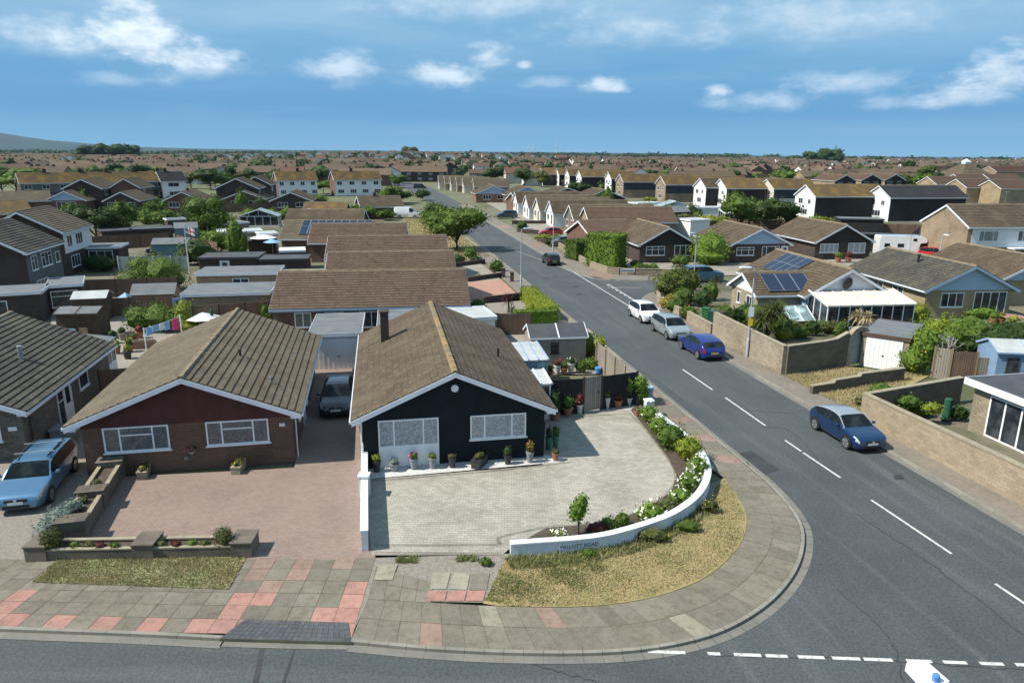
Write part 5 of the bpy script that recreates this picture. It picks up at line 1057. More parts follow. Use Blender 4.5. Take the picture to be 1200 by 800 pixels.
# brick planters
def planter(label, a, b, w, h, pil, ps=.62, z=.1):
    d = (b-a); L = d.length; an = math.atan2(d.y,d.x); t = thing('planter_wall', label, 'planter', (a.x,a.y,z), an)
    for y0, y1, nm in ((0,.13,'front_face'),(w-.13,w,'rear_face')):
        m = MB(); m.box(0,L,y0,y1,0,h); m.build(nm,'dark_and_shaded_block',t); m = MB(); m.box(.01,L-.01,y0-.015,y1+.015,h+.002,h+.05); m.build('coping','pot_stone',t)
    m = MB(); m.box(.05,L-.05,.132,w-.132,0,h-.06); m.build('soil','soil',t)
    for f in pil: m = MB(); m.box(f*L-ps/2,f*L+ps/2,-.06,w+.06,0,h+.16); m.box(f*L-ps/2-.03,f*L+ps/2+.03,-.09,w+.09,h+.162,h+.21); m.build('pillar','dark_and_shaded_block',t)
    return t, an
fp, fan = planter('low brick planter with three pillars along the front of the driveway', at(36,657,Z1), at(290,652,Z1), .75, .36, (.03,.52,.975), .7)
sa, sb = at(70,636,Z1), at(122,556,Z1)
planter('stepped brick planter between the gravel drive and the pinkish driveway', sb, sa, .85, .62, (.06,.55,.97), .6)
B((61,641),'round clipped box ball at the left of the front planter',(.38,.38,.36),'box_ball','shrub','leaf_olive',900,.07,z=.42,ells=[(0,0,.3,.38,.38,.36)]); B((263,638),'round clipped box ball at the right of the front planter',(.33,.33,.34),'box_ball','shrub','leaf_olive',700,.07,z=.42,ells=[(0,0,.3,.34,.34,.36)])
B((72,612),'silver grey cushion plant spilling over the planter end',(.55,.75,.35),'cushion_plant','shrub','leaf_grey',900,.09,z=.5,ells=[(0,0,.3,.5,.7,.34),(-.15,-.45,.1,.5,.5,.4),(.1,.5,.35,.35,.5,.25)],shell=.8)
for i, (x, y) in enumerate(((88,641),(105,641),(118,642),(135,642),(190,640),(207,640),(225,639),(240,639))):
    B((x,y),'small bedding plant in the front brick planter',(.2,.16,.12),'bedding_plant','bedding plant',('leaf_mid','leaf_olive','leaf_red')[i%3],70,.09,z=.44,group='bedding plants in the front planter')
for i, (x, y) in enumerate(((113,567),(106,578),(98,588),(92,596))):
    B((x,y),'small bedding plant in the stepped side planter',(.2,.2,.11),'bedding_plant','bedding plant',('leaf_olive','leaf_mid')[i%2],80,.09,z=.68,group='bedding plants in the side planter',flowers=('fl_white',6,.08) if i == 3 else None)
# pots before the black house, left to right
pg = 'flower pots along the black bungalow'
def pp(px): return at(*px,.12)
pot('tall dark pot with yellow green leaves at the left house corner', pp((442,552)),'tall','pot_dark',.5,.17,'leaf_lime',None,.3,pg)
pot('squat grey pot with a clipped dark plant beside the white glazed door', pp((462,551)),'tall','pot_grey',.34,.2,'leaf_grey',None,.22,pg)
pot('grey bucket with pink flowers before the white glazed door', pp((485,549)),'tall','pot_grey',.5,.17,'leaf_mid','fl_pink',.26,pg)
pot('grey bucket with a green plant at the right of the glazed door', pp((507,548)),'tall','pot_grey',.5,.17,'leaf_bright',None,.2,pg)
pot('dark pot with low brown green leaves between the door and the window', pp((530,547)),'tall','pot_dark',.48,.17,'leaf_olive',None,.14,pg)
pot('long dark trough of dry plants under the front window', pp((562,545)),'trough','pot_dark',.36,.2,'leaf_olive',None,.26,pg)
pot('dark pot with spiky leaves right of the trough', pp((595,543)),'tall','pot_dark',.42,.17,'leaf_dark',None,.42,pg)
pot('grey bucket with orange flowers and a tall spike near the right house corner', pp((621,541)),'tall','pot_grey',.5,.17,'leaf_olive','fl_orange',.5,pg)
pot('stone trough with yellow flowers against the brown brick house, left of two', at(169,557,.11),'trough','pot_stone',.3,.19,'leaf_olive','fl_yellow',.2,'stone troughs by the brown bungalow')
pot('stone trough with yellow flowers against the brown brick house, right of two', at(280,551,.11),'trough','pot_stone',.3,.19,'leaf_olive','fl_yellow',.2,'stone troughs by the brown bungalow')
hb = thing('wall_basket','half round wall basket of pink and red flowers between the two windows','wall basket', BH[0]+ax(BH[1])[0]*.0-ax(BH[1])[1]*.13+Vector((0,0,.95)), BH[1])
m = MB(); m.lathe([(.06,-.12),(.16,-.03),(.2,0)],(0,0,0),10); m.build('basket','pot_white',hb); foliage('plant',[(0,0,.08,.26,.14,.14)],80,.08,'leaf_mid',hb,core=.5); quads_obj('blossom',leaf_arrays([(0,-.03,.1,.27,.15,.15)],50,.09,.95),'fl_pink',hb)
# pots before the black fence and on the shed terrace
pg2 = 'pots in the corner before the black fence'
pot('terracotta pot with a tall dark shrub in the corner by the house', at(650,492,.11),'tall','terracotta',.4,.25,'leaf_dark',None,1.1,pg2,220)
pot('terracotta pot with a white rose before the black fence', at(665,486,.11),'tall','terracotta',.42,.27,'leaf_mid','fl_white',.6,pg2,120)
pot('pale tall pot with a red leaved plant left of the wooden gate', at(679,484,.11),'tall','pot_white',.5,.18,'leaf_red','fl_red',.62,pg2,130)
pot('pale milk churn pot with small red flowers right of the wooden gate', at(711,478,.11),'tall','pot_white',.62,.18,'leaf_mid','fl_red',.36,pg2,60)
pot('terracotta pot with a reddish plant before the black fence', at(724,477,.11),'tall','terracotta',.42,.24,'leaf_red',None,.36,pg2,70)
pot('white pot with a bushy green tree in front of the fence end', at(736,474,.11),'tall','pot_white',.42,.22,'leaf_bright',None,1.2,pg2,260)
pot('small terracotta pot by the paving corner', at(747,487,.11),'tall','terracotta',.3,.19,'leaf_olive',None,.12,pg2,30)
pot('green hanging pots on a stand beside the right house wall', at(651,524,.11),'tall','pot_green',.62,.16,'leaf_mid',None,.5,pg2,90); pot('terracotta pot on a thin stand beside the white pebbles', at(651,539,.11),'tall','terracotta',.35,.16,'leaf_olive',None,.2,pg2,40)
pot('dark green pot beside the hanging green one', at(643,526,.11),'tall','pot_green',.62,.16,'leaf_dark',None,.5,pg2,70)
pg3 = 'pots on the shed terrace'
for px, mt, lf, fl, lb, h in (((637,437),'pot_white','leaf_grey','fl_white','white pot with grey leaves at the left of the shed terrace',.5),((644,440),'terracotta','leaf_mid',None,'small terracotta pot by the red leaved one',.32),((653,437),'pot_white','leaf_red','fl_red','large white pot full of red leaves below the shed window',.5),((661,437),'terracotta','leaf_mid',None,'terracotta pot right of the red leaved plant',.36),((669,436),'pot_white','leaf_dark','fl_white','tall white pot with a dark plant and white flowers',.6)):
    pot(lb, at(*px,.1),'tall',mt,h,.22,lf,fl,.4,pg3,70)
# fences and gate round the yard
f1, f2, f3, f4 = at(634,487,.1), at(683,484,.1), at(704,480,.1), at(745,474,.1)
fence('garden_fence','black boarded fence between the black bungalow and the brown gate', [f1,f2], 2.05, 'fence_black','wood_dark'); fence('garden_fence','black boarded fence right of the brown gate', [f3,f4], 2.0, 'fence_black','wood_dark')
gt = thing('garden_gate','plain brown wooden gate between two black fences','gate', f2, math.atan2(f3.y-f2.y,f3.x-f2.x)); L_ = (f3-f2).length; m = MB(); m.box(.06,L_-.06,-.03,.03,.08,1.98); g_ = m.build('gate_panel','fence_grey',gt); m = MB(); m.box(.03,.057,-.05,.05,0,2.05); m.build('post','wood_dark',gt); m = MB(); m.box(L_-.057,L_-.03,-.05,.05,0,2.05); m.build('post','wood_dark',gt); m = MB(); m.box(L_-.25,L_-.18,-.06,-.032,1.,1.12); m.build('handle','metal_dark',g_)
f5 = f4+SDIR*14.2
fence('roadside_fence','weathered grey board fence along the pavement of the side road', [f4,f5], 1.75, 'fence_grey','wood_dark', cap='fence_grey')
fence('garden_fence','dark low fence behind the grey shed and the white lean-to', [at(583,392,.1),at(622,391,.1)], 1.7, 'fence_brown','wood_dark'); fence('trellis_fence','small dark trellis by the golden hedge', [at(583,383,.1),at(602,383,.1)], 1.2, 'wood_dark','wood_dark')
# grey shed
def shed(label, pl, pr, d, he, hr, wallm, roofm, ang=None, z=.08, wins=(), name='garden_shed', group=None, trim=None, doors=()):
    a, b = at(*pl,z), at(*pr,z); an = math.atan2(b.y-a.y,b.x-a.x) if ang is None else ang; w_ = (b-a).length; t = thing(name,label,'shed',(a+b)/2,an,group); hw = w_/2
    m = MB(); pr_ = [(0,0),(d,0),(d,he),(d/2,hr),(0,he)]
    m.face([(-hw,y,z_) for y, z_ in pr_[::-1]]); m.face([(hw,y,z_) for y, z_ in pr_]); m.face([(-hw,0,0),(hw,0,0),(hw,0,he),(-hw,0,he)]); m.face([(hw,d,0),(-hw,d,0),(-hw,d,he),(hw,d,he)]); m.build('wall',wallm,t)
    m = MB(); k = (hr-he)/(d/2); e = .12
    for y0, y1, z0, z1 in ((-e,d/2,he-e*k,hr),(d+e,d/2,he-e*k,hr)):
        q = [(-hw-.1,y0,z0+.03),(hw+.1,y0,z0+.03),(hw+.1,y1,z1+.03),(-hw-.1,y1,z1+.03)]; q2 = [(x,y,z_+.05) for x, y, z_ in q]; m.face(q2 if y0 < y1 else q2[::-1]); m.face(q[::-1]); m.face([q[0],q[1],q2[1],q2[0]]); m.face([q[1],q[2],q2[2],q2[1]]); m.face([q[3],q[0],q2[0],q2[3]])
    m.build('roof',roofm,t)
    if trim:
        for sg in (-1,1):
            m = MB(); m.bar((sg*(hw+.11),-e,he-e*k+.06),(sg*(hw+.11),d/2,hr+.06),.03,.12); m.bar((sg*(hw+.11),d+e,he-e*k+.06),(sg*(hw+.11),d/2,hr+.06),.03,.12); m.build('bargeboard',trim,t)
        m = MB(); m.bar((-hw-.1,-e-.02,he-e*k+.05),(hw+.1,-e-.02,he-e*k+.05),.03,.1); m.bar((0,-e,he-e*k+.1),(0,d/2,hr+.1),.08,.02); m.build('batten',trim,t)
    for q in wins: window(t, face_map('F',w_,d), **q)
    for q in doors: q = dict(q); fc = q.pop('f','F'); door(t, face_map(fc,w_,d), **q)
    return t
shed('grey timber shed with a dark felt roof and one small window behind the black fence', (622,432),(686,429.5), 2.4, 2.0, 2.6, 'shed_grey','felt_dark', trim='trim_white', wins=[dict(u=-.25,z=1.0,w=.5,h=.7,lights=(1,1),tr=(0,1),frame='metal_dark',pane='glass',t=.04)])
q = at(617,452,.1); x, y = ax(HA)
pc = DH[0]+x*(4.03+1.0)+y*8.6; conservatory('pale blue framed lean-to porch with a ribbed roof on the black bungalow', pc+Vector((.15,0,.0)), HA+R(90)*0, 1.7, 3.4, 2.05, 2.2, 'felt_pale', .9, 'trim_blue', n=3, gm='greenglass')
conservatory('small white ribbed canopy beside the black bungalow, nearer than the porch', DH[0]+x*(4.03+.75)+y*4.6, HA, 1.1, 2.0, 1.95, 2.1, 'felt_pale', .4, 'upvc', n=2)
a, b = at(524,375,2.3), at(580,371.5,2.3); p = (a+b)/2; p.z = 0
flatroof('flat_roofed_annexe','white walled annexe with a pale flat roof behind the black bungalow', 'annexe', p, math.atan2(b.y-a.y,b.x-a.x), (b-a).length, 3.6, 2.35, 'white_render','felt_pale','trim_white')
# yard plants
B((694,425),'bright green leafy climber by the roadside fence',(.8,.6,.95),'climber','shrub','leaf_lime',520,.16,ells=[(0,0,1.2,.75,.5,.7),(.35,-.6,1.5,.5,.5,.45),(-.3,.5,1.6,.5,.5,.4)],stem=1); B((691,432),'low green shrub beside the shed corner',(.5,.4,.4),mat='leaf_bright',n=300,size=.13); B((681,436),'low dark green plants at the shed foot',(.4,.3,.4),mat='leaf_mid',n=200,size=.12)
B((749,474),'loose green shrub over the end of the fence',(.6,.5,.7),mat='leaf_bright',n=420,size=.13,ells=[(0,0,1.2,.5,.45,.55),(.2,.1,.6,.4,.4,.5)],stem=1)
m = MB(); m.box(-.28,.28,-.28,.28,0,.75); o = m.build('storage_box','trim_blue'); o.location = at(757,469,.1); o.rotation_euler = (0,0,ST); tag(o,'pale blue square storage box at the end of the white wall','box'); b = MB(); b.box(-.31,.31,-.31,.31,.752,.84); b.build('lid','trim_blue',o)
m = MB(); m.lathe([(.18,0),(.22,.35),(.24,.36),(.2,.38)],(0,0,0),12); o = m.build('bucket','plastic_blue'); o.location = at(701,437,.1); tag(o,'blue bucket on the shed terrace near the fence','bucket')
# golden hedge, small palms
def hedge(label, a, b, w, h, mat='leaf_lime', n=1400, size=.14, name='hedge', z=.08, group=None):
    d = b-a; t = thing(name,label,'hedge',((a.x+b.x)/2,(a.y+b.y)/2,z),math.atan2(d.y,d.x),group); foliage('foliage',[(0,0,h/2,d.length/2,w/2,h/2)],n,size,mat,t,box=True); return t
hedge('golden privet hedge along the pavement behind the shed', at(655,378,.1)-SPER*.6, at(625,351,.1)-SPER*.6, 1.5, 1.35, n=2400); hedge('golden green hedge facing the camera behind the shed', at(603,382,.1), at(652,380,.1), 1.0, 1.3, 'leaf_bright', 1600)
def palm(label, px, h, n, L, mat='leaf_olive', z=.08, heads=((0,0,1.),), group=None):
    t = thing('cordyline_palm',label,'palm',at(*px,z),rng.random()*6,group); tr = MB(); V = []
    for hx, hy, f in heads:
        tr.tube([(0,0,0),(hx*.5,hy*.5,h*f*.5),(hx,hy,h*f)],.1,7,.07)
        for i in range(n):
            a = rng.random()*6.283; e = rng.uniform(-.5,1.3); c = np.array([math.cos(a)*math.cos(e),math.sin(a)*math.cos(e),math.sin(e)]); s = np.array([-math.sin(a),math.cos(a),0])*.035; l = L*rng.uniform(.7,1.1); o = np.array([hx,hy,h*f]); mpt = o+c*l*.55+np.array([0,0,.02]); tip = o+c*l-np.array([0,0,.22*l])
            V += [o-s*.5,o+s*.5,mpt+s,mpt-s, mpt-s,mpt+s,tip+s*.2,tip-s*.2]
    quads_obj('fronds',np.array(V),mat,t); tr.build('trunk','bark',t); return t
palm('dark red cordyline palm behind the golden hedge',(596,366),1.1,60,.95,'leaf_red'); palm('green spiky cordyline in front of the dark red one',(600,372),.6,50,.7,'leaf_olive')
B((560,368),'rounded green shrub at the eave of the nearest side-on bungalow',(.8,.7,.75),mat='leaf_mid',n=500,size=.15); B((622,366),'small yellow green conifer inside the golden hedge',(.5,.5,.5),mat='leaf_lime',n=280,size=.13)
# low walls on the left front gardens
for pts, lb, h in (([(548,330),(590,324)],'low dark brick wall between the pink drive and the pale drive',.5),([(566,355),(610,350),(614,345)],'low brick wall behind the red cordyline',.6),([(530,313),(568,308)],'low brick wall below the rounded garden shrubs',.5)):
    wall_run('front_garden_wall',lb,V2(pts,.07),h,.22,'brick_dark','garden wall','brick_dark')
for px, lb in (((616,352),'brick gate pillar beside the golden hedge'),((590,325),'brick gate pillar at the corner of the pink drive'),((600,330),'short dark bollard post beside the pink drive')):
    m = MB(); m.box(-.2,.2,-.2,.2,0,1.0); o = m.build('gate_pillar','brick_dark'); o.location = at(*px,.07); tag(o,lb,'pillar'); c_ = MB(); c_.box(-.25,.25,-.25,.25,1.002,1.08); c_.build('cap','brick_brown',o)
for px, r, mt, lb in (((536,308),(1.1,.8,.6),'leaf_dark','dark low shrub in the front garden under the verge tree'),((551,303),(.9,.8,.8),'leaf_mid','round green shrub in the front garden under the verge tree'),((558,308),(.8,.7,.5),'leaf_dark','dark clipped mound right of the round green shrub'),((582,318),(.9,.8,.75),'leaf_mid','green shrub beside the corner brick pillar'),((560,326),(.4,.3,.2),'leaf_lime','low lime green plant before the pale drive'),((515,294),(.9,.9,1.0),'leaf_bright','loose yellow green shrub behind the side-on bungalows')):
    B(px,lb,r,mat=mt,n=330,size=.22,z=.05)
# trees
tree('street_tree','broad spreading verge tree overhanging the side road', at(535,293,.05), 6.4, 5.0, 'leaf_mid', 5200, .34, trunk=.2, seed=3, ry=4.4, lobes=18, core=.66)
tree('street_tree','smaller verge tree standing left behind the spreading one', at(514,273,.05), 5.8, 3.6, 'leaf_mid', 2400, .34, trunk=.22, seed=5, core=.64, lobes=12)
# hedges and bushes right of the road
hedge('big square clipped bright green hedge on the junction corner', at(686,311,.05)+SPER*.6, at(731,315,.05)-SPER*.2, 3.2, 4.0, 'leaf_bright', 4200, .24); hedge('smaller dark green clipped hedge left of the big square one', at(669,302,.05), at(684,305,.05), 2.6, 2.5, 'leaf_mid', 1500, .22)
B((831,309),'round clipped bright green bush before the brown brick bungalow',(2.1,2.0,2.05),'clipped_bush','bush','leaf_bright',2600,.24,z=.05,ells=[(0,0,2.1,2.2,2.0,2.0),(0,0,1.2,2.3,2.1,1.3)],shell=.9,core=.9)
p = at(795,352,.05)
bush('large_bush','big rounded olive green bush on the street corner behind the white car','bush',p,[(0,0,1.7,1.7,1.5,1.5),(-1.3,.3,1.4,1.1,1.1,1.2),(1.2,.4,1.7,1.1,1.2,1.2),(.2,.8,2.3,1.1,1.0,.9),(-.6,-.3,2.2,.9,.9,.8)],2800,.2,'leaf_golden',core=.74)
for px, r, mt, n, lb, fl in (((783,362),(.8,.7,.7),'leaf_yel',300,'yellow flowering shrub by the sunlit low wall',('fl_yellow',90,.14)),((793,367),(1.0,.8,.8),'leaf_mid',420,'green shrub right of the yellow flowering one',None),((807,372),(.8,.7,.55),'leaf_mid',300,'low shrub with orange flowers behind the low wall',('fl_orange',40,.12)),((801,357),(1.1,.9,.9),'leaf_mid',420,'dark green shrub between the corner bush and the orange flowers',None),((822,359),(.9,.8,.9),'leaf_dark',380,'dark shrub by the green wheelie bins',('fl_pink',14,.12)),((832,352),(.8,.7,1.0),'leaf_mid',330,'green shrub behind the wheelie bins',None)):
    B(px,lb,r,mat=mt,n=n,size=.16,z=.1,flowers=fl)
palm('thin green cordyline beside the wing of the corner bungalow',(838,352),1.9,50,.9,'leaf_olive',heads=((0,0,1.),(.5,.2,.8)))
palm('dark spiky cordyline clump behind the tall stone wall',(861,388),1.2,110,1.15,'leaf_dark',heads=((0,0,1.),(.7,.2,.8),(-.4,.3,.9)))
palm('large spreading olive cordyline before the solar panels',(897,398),1.9,130,1.35,'leaf_olive',heads=((0,0,1.),(.8,.3,.9),(-.7,.4,1.05),(.1,.8,1.25)))
B((915,392),'green shrub under the large cordyline',(1.0,.8,.9),mat='leaf_mid',n=420,size=.16); B((880,388),'dense green shrub between the two cordylines',(1.1,.9,1.2),mat='leaf_mid',n=520,size=.16)
B((925,385),'low plants behind the corner of the tall wall',(1.2,.6,.4),mat='leaf_olive',n=300,size=.14); B((965,388),'garden plants before the lean-to conservatory',(1.4,.7,.5),mat='leaf_mid',n=380,size=.15)
palm('dry brown cordyline before the lean-to conservatory',(1003,392),1.4,90,.9,'grass_dry',heads=((0,0,1.),(.9,.0,1.1)))
# walls right
sw_ = [at(836,394,.1),at(917,439,.1)]
wall_run('stone_wall','tall pale stone block wall along the right pavement below the cordylines', sw_, 1.95, .25, 'stone_wall','wall','pot_stone')
wall_run('stone_wall','low stone wall stepping down to the two green wheelie bins', [at(806,377,.1),at(834,393,.1)], .95, .25, 'stone_wall','wall','pot_stone'); wall_run('stone_wall','low sunlit stone wall under the corner bush beside the white car', [at(770,349,.1),at(772,357,.1),at(797,372,.1)], .85, .25, 'stone_wall','wall','pot_stone')
w0, w1 = at(917,439,.1)+SPER*.14, at(989,428,.1); dd = (w1-w0)
wall_run('stone_wall','shaded stone wall between the pavement corner and the arched gate', [w0,w0+dd*.62,w0+dd*.8,w1], 1.95, .25, 'dark_and_shaded_block','wall','pot_stone', heights=[1.95,1.95,2.0,2.35])  # darker block colour carries the shade on this stone wall
# arched gateway
ag = thing('arched_gate','arched stone gateway with a weathered blue grey wooden door','gate', w1, math.atan2(dd.y,dd.x)); m = MB(); 
def arch_pts(r, n=12): return [(r*math.cos(math.pi*k/n), 1.55+r*math.sin(math.pi*k/n)) for k in range(n+1)]
o_, i_ = arch_pts(1.02), arch_pts(.72)
outer_ = [(1.02,0)]+o_+[(-1.02,0)]; inner_ = [(.72,0)]+i_+[(-.72,0)]
for k in range(len(outer_)-1):
    a, b, c, d = outer_[k], outer_[k+1], inner_[k+1], inner_[k]
    for y, fl in ((-.16,0),(.16,1)): q = [(v[0]+1.02,y,v[1]) for v in (a,b,c,d)]; m.face(q if fl else q[::-1])
    m.face([(a[0]+1.02,-.16,a[1]),(a[0]+1.02,.16,a[1]),(b[0]+1.02,.16,b[1]),(b[0]+1.02,-.16,b[1])]); m.face([(d[0]+1.02,.16,d[1]),(d[0]+1.02,-.16,d[1]),(c[0]+1.02,-.16,c[1]),(c[0]+1.02,.16,c[1])])
m.build('arch','stone_wall',ag); m = MB(); m.face([(x+1.02,-.03,z) for x, z in inner_]); m.face([(x+1.02,.03,z) for x, z in inner_[::-1]]); m.build('door','fence_pale',ag)
# garage by the arch
ga = at(1032,433,.1); gang = HA-R(38)
flatroof('garage','small stone garage with a white up and over door facing the side road','garage', Vector((ga.x,ga.y,0))+Vector((.25,.35,0)), math.atan2(-.95,1.25), 2.75, 5.0, 2.3, 'stone_wall','felt','dark_and_shaded_block' if 0 else 'trim_brown', .06, garage=(-.05,2.15,2.05))
st = [at(950,461,.1),at(975,457,.1),at(1005,452,.1),at(1057,445,.1)]
wall_run('step_wall','low dark block wall stepping up towards the white garage door', [st[0],st[1],st[1]+(st[2]-st[1])*.02,st[2],st[2]+(st[3]-st[2])*.02,st[3]], .6, .25, 'dark_and_shaded_block','wall','pot_stone', heights=[.55,.55,.7,.7,.85,.85])
lw0 = at(1009,493,.1); lw1 = at(1200,592,.1); lwd = (lw1-lw0).normalized()
wall_run('long_stone_wall','long pale stone wall along the right pavement beside the deep blue hatchback', [lw0, lw1, lw1+lwd*7], 1.6, .25, 'block_wall','wall','pot_stone')
wall_run('shaded_wall','shaded block wall running back from the long stone wall', [lw0+SPER*.1,lw0+SPER*.3+SDIR*.2, at(1139,477,.1)+SDIR*1.0], 1.5, .25, 'dark_and_shaded_block','wall','pot_stone')  # shade of this wall is put into its darker block colour
t = thing('parasol_tube','upright dark green tube cover in the small garden','tube', at(1108,492,.1)); m = MB(); m.lathe([(.16,0),(.19,.05),(.19,1.15),(.16,1.2)],(0,0,0),12); m.build('tube','cloth_green',t); m = MB(); m.lathe([(.24,0),(.24,.06)],(0,0,0),12); m.build('base','pot_dark',t)
for px, lb, r in (((1032,463),'leafy plant spilling over the far end of the long wall',(.6,.5,.4)),((1065,478),'green plant by the shaded garden wall',(.6,.5,.4)),((1092,485),'low bright plants beside the green tube',(.5,.4,.35)),((1055,472),'shrub at the foot of the shaded wall',(.5,.4,.4))):
    B(px,lb,r,mat='leaf_mid' if 'bright' not in lb else 'leaf_lime',n=240,size=.13,z=.6)
fa_, fb_, fc_, fd_ = at(1091,441,.1), at(1111,444,.1), at(1141,446,.1), at(1163,447,.1)
fence('garden_fence','weathered grey fence panel left of the reddish one', [fa_,fb_], 2.0,'fence_grey','wood_tan'); fence('garden_fence','reddish brown fence panel between two grey ones', [fb_,fc_], 1.9,'fence_brown','wood_tan'); fence('garden_fence','grey fence panel beside the blue shed', [fc_,fd_], 1.6,'fence_grey','wood_tan')
shed('blue timber shed with two dark windows at the right edge', (1163,452),(1230,455), 2.4, 2.1, 2.6, 'shed_blue','felt_pale', trim='trim_blue', wins=[dict(u=-.7,z=.9,w=.7,h=.9,lights=(1,1),tr=(0,1),frame='trim_dark',t=.04),dict(u=.55,z=.9,w=.7,h=.9,lights=(1,1),tr=(0,1),frame='trim_dark',t=.04)])
p = at(1075,436,.05); bush('garden_tree','bright leafy tree with pale flowers beside the stone garage','tree',p,[(0,0,1.5,1.1,1.0,1.2),(-.5,-.3,.9,.9,.8,.9),(.5,.3,2.1,1.0,.9,.8)],1500,.2,'leaf_bright',flowers=('fl_yellow',30,.14),stem=1)
B((1102,408),'pale yellow green shrub behind the bleached bare one',(1.4,1.1,1.3),mat='leaf_lime',n=900,size=.18); B((1130,412),'dense dark green hedge bush right of the bleached shrub',(1.9,1.4,1.5),mat='leaf_mid',n=1200,size=.18)
B((1155,415),'dark spreading conifer hedge by the blue shed',(2.2,1.3,1.0),mat='leaf_dark',n=1200,size=.18); B((1182,408),'dark low conifer at the right edge behind the blue shed',(1.8,1.2,1.1),mat='leaf_dark',n=900,size=.18)
B((1085,400),'green shrub under the lean-to canopy',(1.2,.9,1.0),mat='leaf_mid',n=600,size=.18)
dt = thing('bleached_shrub','bare bleached white shrub without leaves beside the stone garage','shrub', at(1103,428,.05)); m = MB(); g_ = random.Random(4)
def twig(p, d, l, r, k):
    e = p+d*l; m.tube([p,(p+e)/2+Vector((g_.uniform(-.05,.05),g_.uniform(-.05,.05),0)),e],r,5,r*.6)
    if k:
        for _ in range(3): twig(e,(d+Vector((g_.uniform(-.8,.8),g_.uniform(-.8,.8),g_.uniform(-.1,.6)))).normalized(),l*.72,r*.6,k-1)
for i in range(4): twig(Vector((g_.uniform(-.2,.2),g_.uniform(-.2,.2),0)),Vector((g_.uniform(-.5,.5),g_.uniform(-.5,.5),1)).normalized(),.85,.05,3)
m.build('branches','deadwood',dt)
# bins, cold frame, table
def wbin(label, px, mt, ang):
    t = thing('wheelie_bin',label,'wheelie bin',at(*px,.1),ang,'wheelie bins'); m = MB(); b = [(-.24,-.27),(.24,-.27),(.24,.27),(-.24,.27)]; T = [(-.29,-.33),(.29,-.33),(.29,.36),(-.29,.36)]
    m.face([(x,y,.06) for x, y in b[::-1]]); 
    for i in range(4): j = (i+1)%4; m.face([(*b[i],.06),(*b[j],.06),(*T[j],.95),(*T[i],.95)])
    m.build('body',mt,t); m = MB(); m.prism([(-.31,-.36),(.31,-.36),(.31,.34),(-.31,.34)],.953,1.0); m.box(-.3,.3,.345,.42,.955,.99); m.build('lid',mt,t)
    for sg in (-1,1): m = MB(); m.lathe([(.09,0),(.1,.02),(.1,.05),(.09,.06)],(0,0,0),10); o = m.build('wheel','black',t); o.location = (sg*.22,.3,.1); o.rotation_euler = (0,R(90),0)
wbin('bright green wheelie bin, leftmost of three','826 373'.split() and (827,374),'plastic_green',-.6); wbin('dark green wheelie bin in the middle of three',(834,378),'plastic_dgreen',-.6); wbin('brown wheelie bin behind the stone wall, rightmost of three',(843,379),'plastic_brown',-.6)
cf = thing('cold_frame','sloping white framed glass cold frame beside the conservatory','cold frame', at(934,385,.1), HA-R(2)); m = MB(); g = MB()
A = [(-1.5,0,.6),(1.5,0,.6),(1.5,1.6,1.5),(-1.5,1.6,1.5)]; g.face(A); m2 = MB(); m2.box(-1.5,1.5,0,.08,0,.55); m2.box(-1.5,1.5,1.55,1.62,0,1.45); m2.build('base','wood_dark',cf)
for i in range(4): x = -1.5+i; m.bar((x,0,.62),(x,1.6,1.52),.06,.05)
m.bar((-1.5,0,.62),(1.5,0,.62),.06,.05); m.bar((-1.5,1.6,1.52),(1.5,1.6,1.52),.06,.05); m.build('frame','upvc',cf); g.build('pane','greenglass',cf)
tb = thing('garden_table','round table with a pink cloth on the raised patio','table', at(1185,381,.1)); m = MB(); m.lathe([(.05,0),(.05,.7),(.9,.71),(.95,.75),(.9,.78)],(0,0,0),16); m.build('tabletop','cloth_pink' if 0 else 'slab_p',tb); m = MB(); m.lathe([(.3,0),(.06,.05),(.06,.7)],(0,0,0),8); m.build('leg','metal_dark',tb)
pot('terracotta pot of green leaves before the glazed doors, left of two', at(1163,380,.1),'tall','terracotta',.5,.3,'leaf_mid',None,.55,'pots on the raised patio',90); pot('terracotta pot of red flowers before the glazed doors, right of two', at(1172,380,.1),'tall','terracotta',.5,.3,'leaf_mid','fl_red',.55,'pots on the raised patio',90)
pot('yellow green potted shrub beside the pink table', at(1187,384,.1),'tall','terracotta',.4,.28,'leaf_lime',None,.6,None,100); pot('terracotta tub of yellow flowers before the orange sided bungalow', at(982,307,.1),'tall','terracotta',.6,.4,'leaf_mid','fl_yellow',.7,'tubs before the dark bungalow',80); pot('terracotta tub of dry red flowers before the orange sided bungalow', at(994,307,.1),'tall','terracotta',.6,.4,'leaf_red','fl_red',.7,'tubs before the dark bungalow',80)
m = MB(); m.box(-.35,.35,-.2,.2,0,.35); o = m.build('water_tub','plastic_blue'); o.location = at(928,378,.5); tag(o,'small blue tub among the plants behind the tall wall','tub')
# street name plate
sn = thing('street_name_plate','low white street name plate on two dark posts at the junction wall','sign', at(735,322.5,.1), HA-R(4)); m = MB(); m.box(-.85,.85,-.02,.02,.38,.72); m.build('plate','sign_face',sn)
for sg in (-1,1): m = MB(); m.box(sg*.9-.05,sg*.9+.05,-.04,.04,0,.78); m.build('post','metal_dark',sn)
m = MB(); m.box(-.7,.7,-.03,-.022,.5,.6); m.build('lettering_strip','letters',sn)
wall_run('junction_wall','low brown wall curving round the corner under the big square hedge', [v+SPER*0 for v in V2([(655,290),(690,312),(712,320),(735,321.5),(775,322),(812,324)],.1)], .75, .25, 'stone_wall','garden wall','pot_stone')
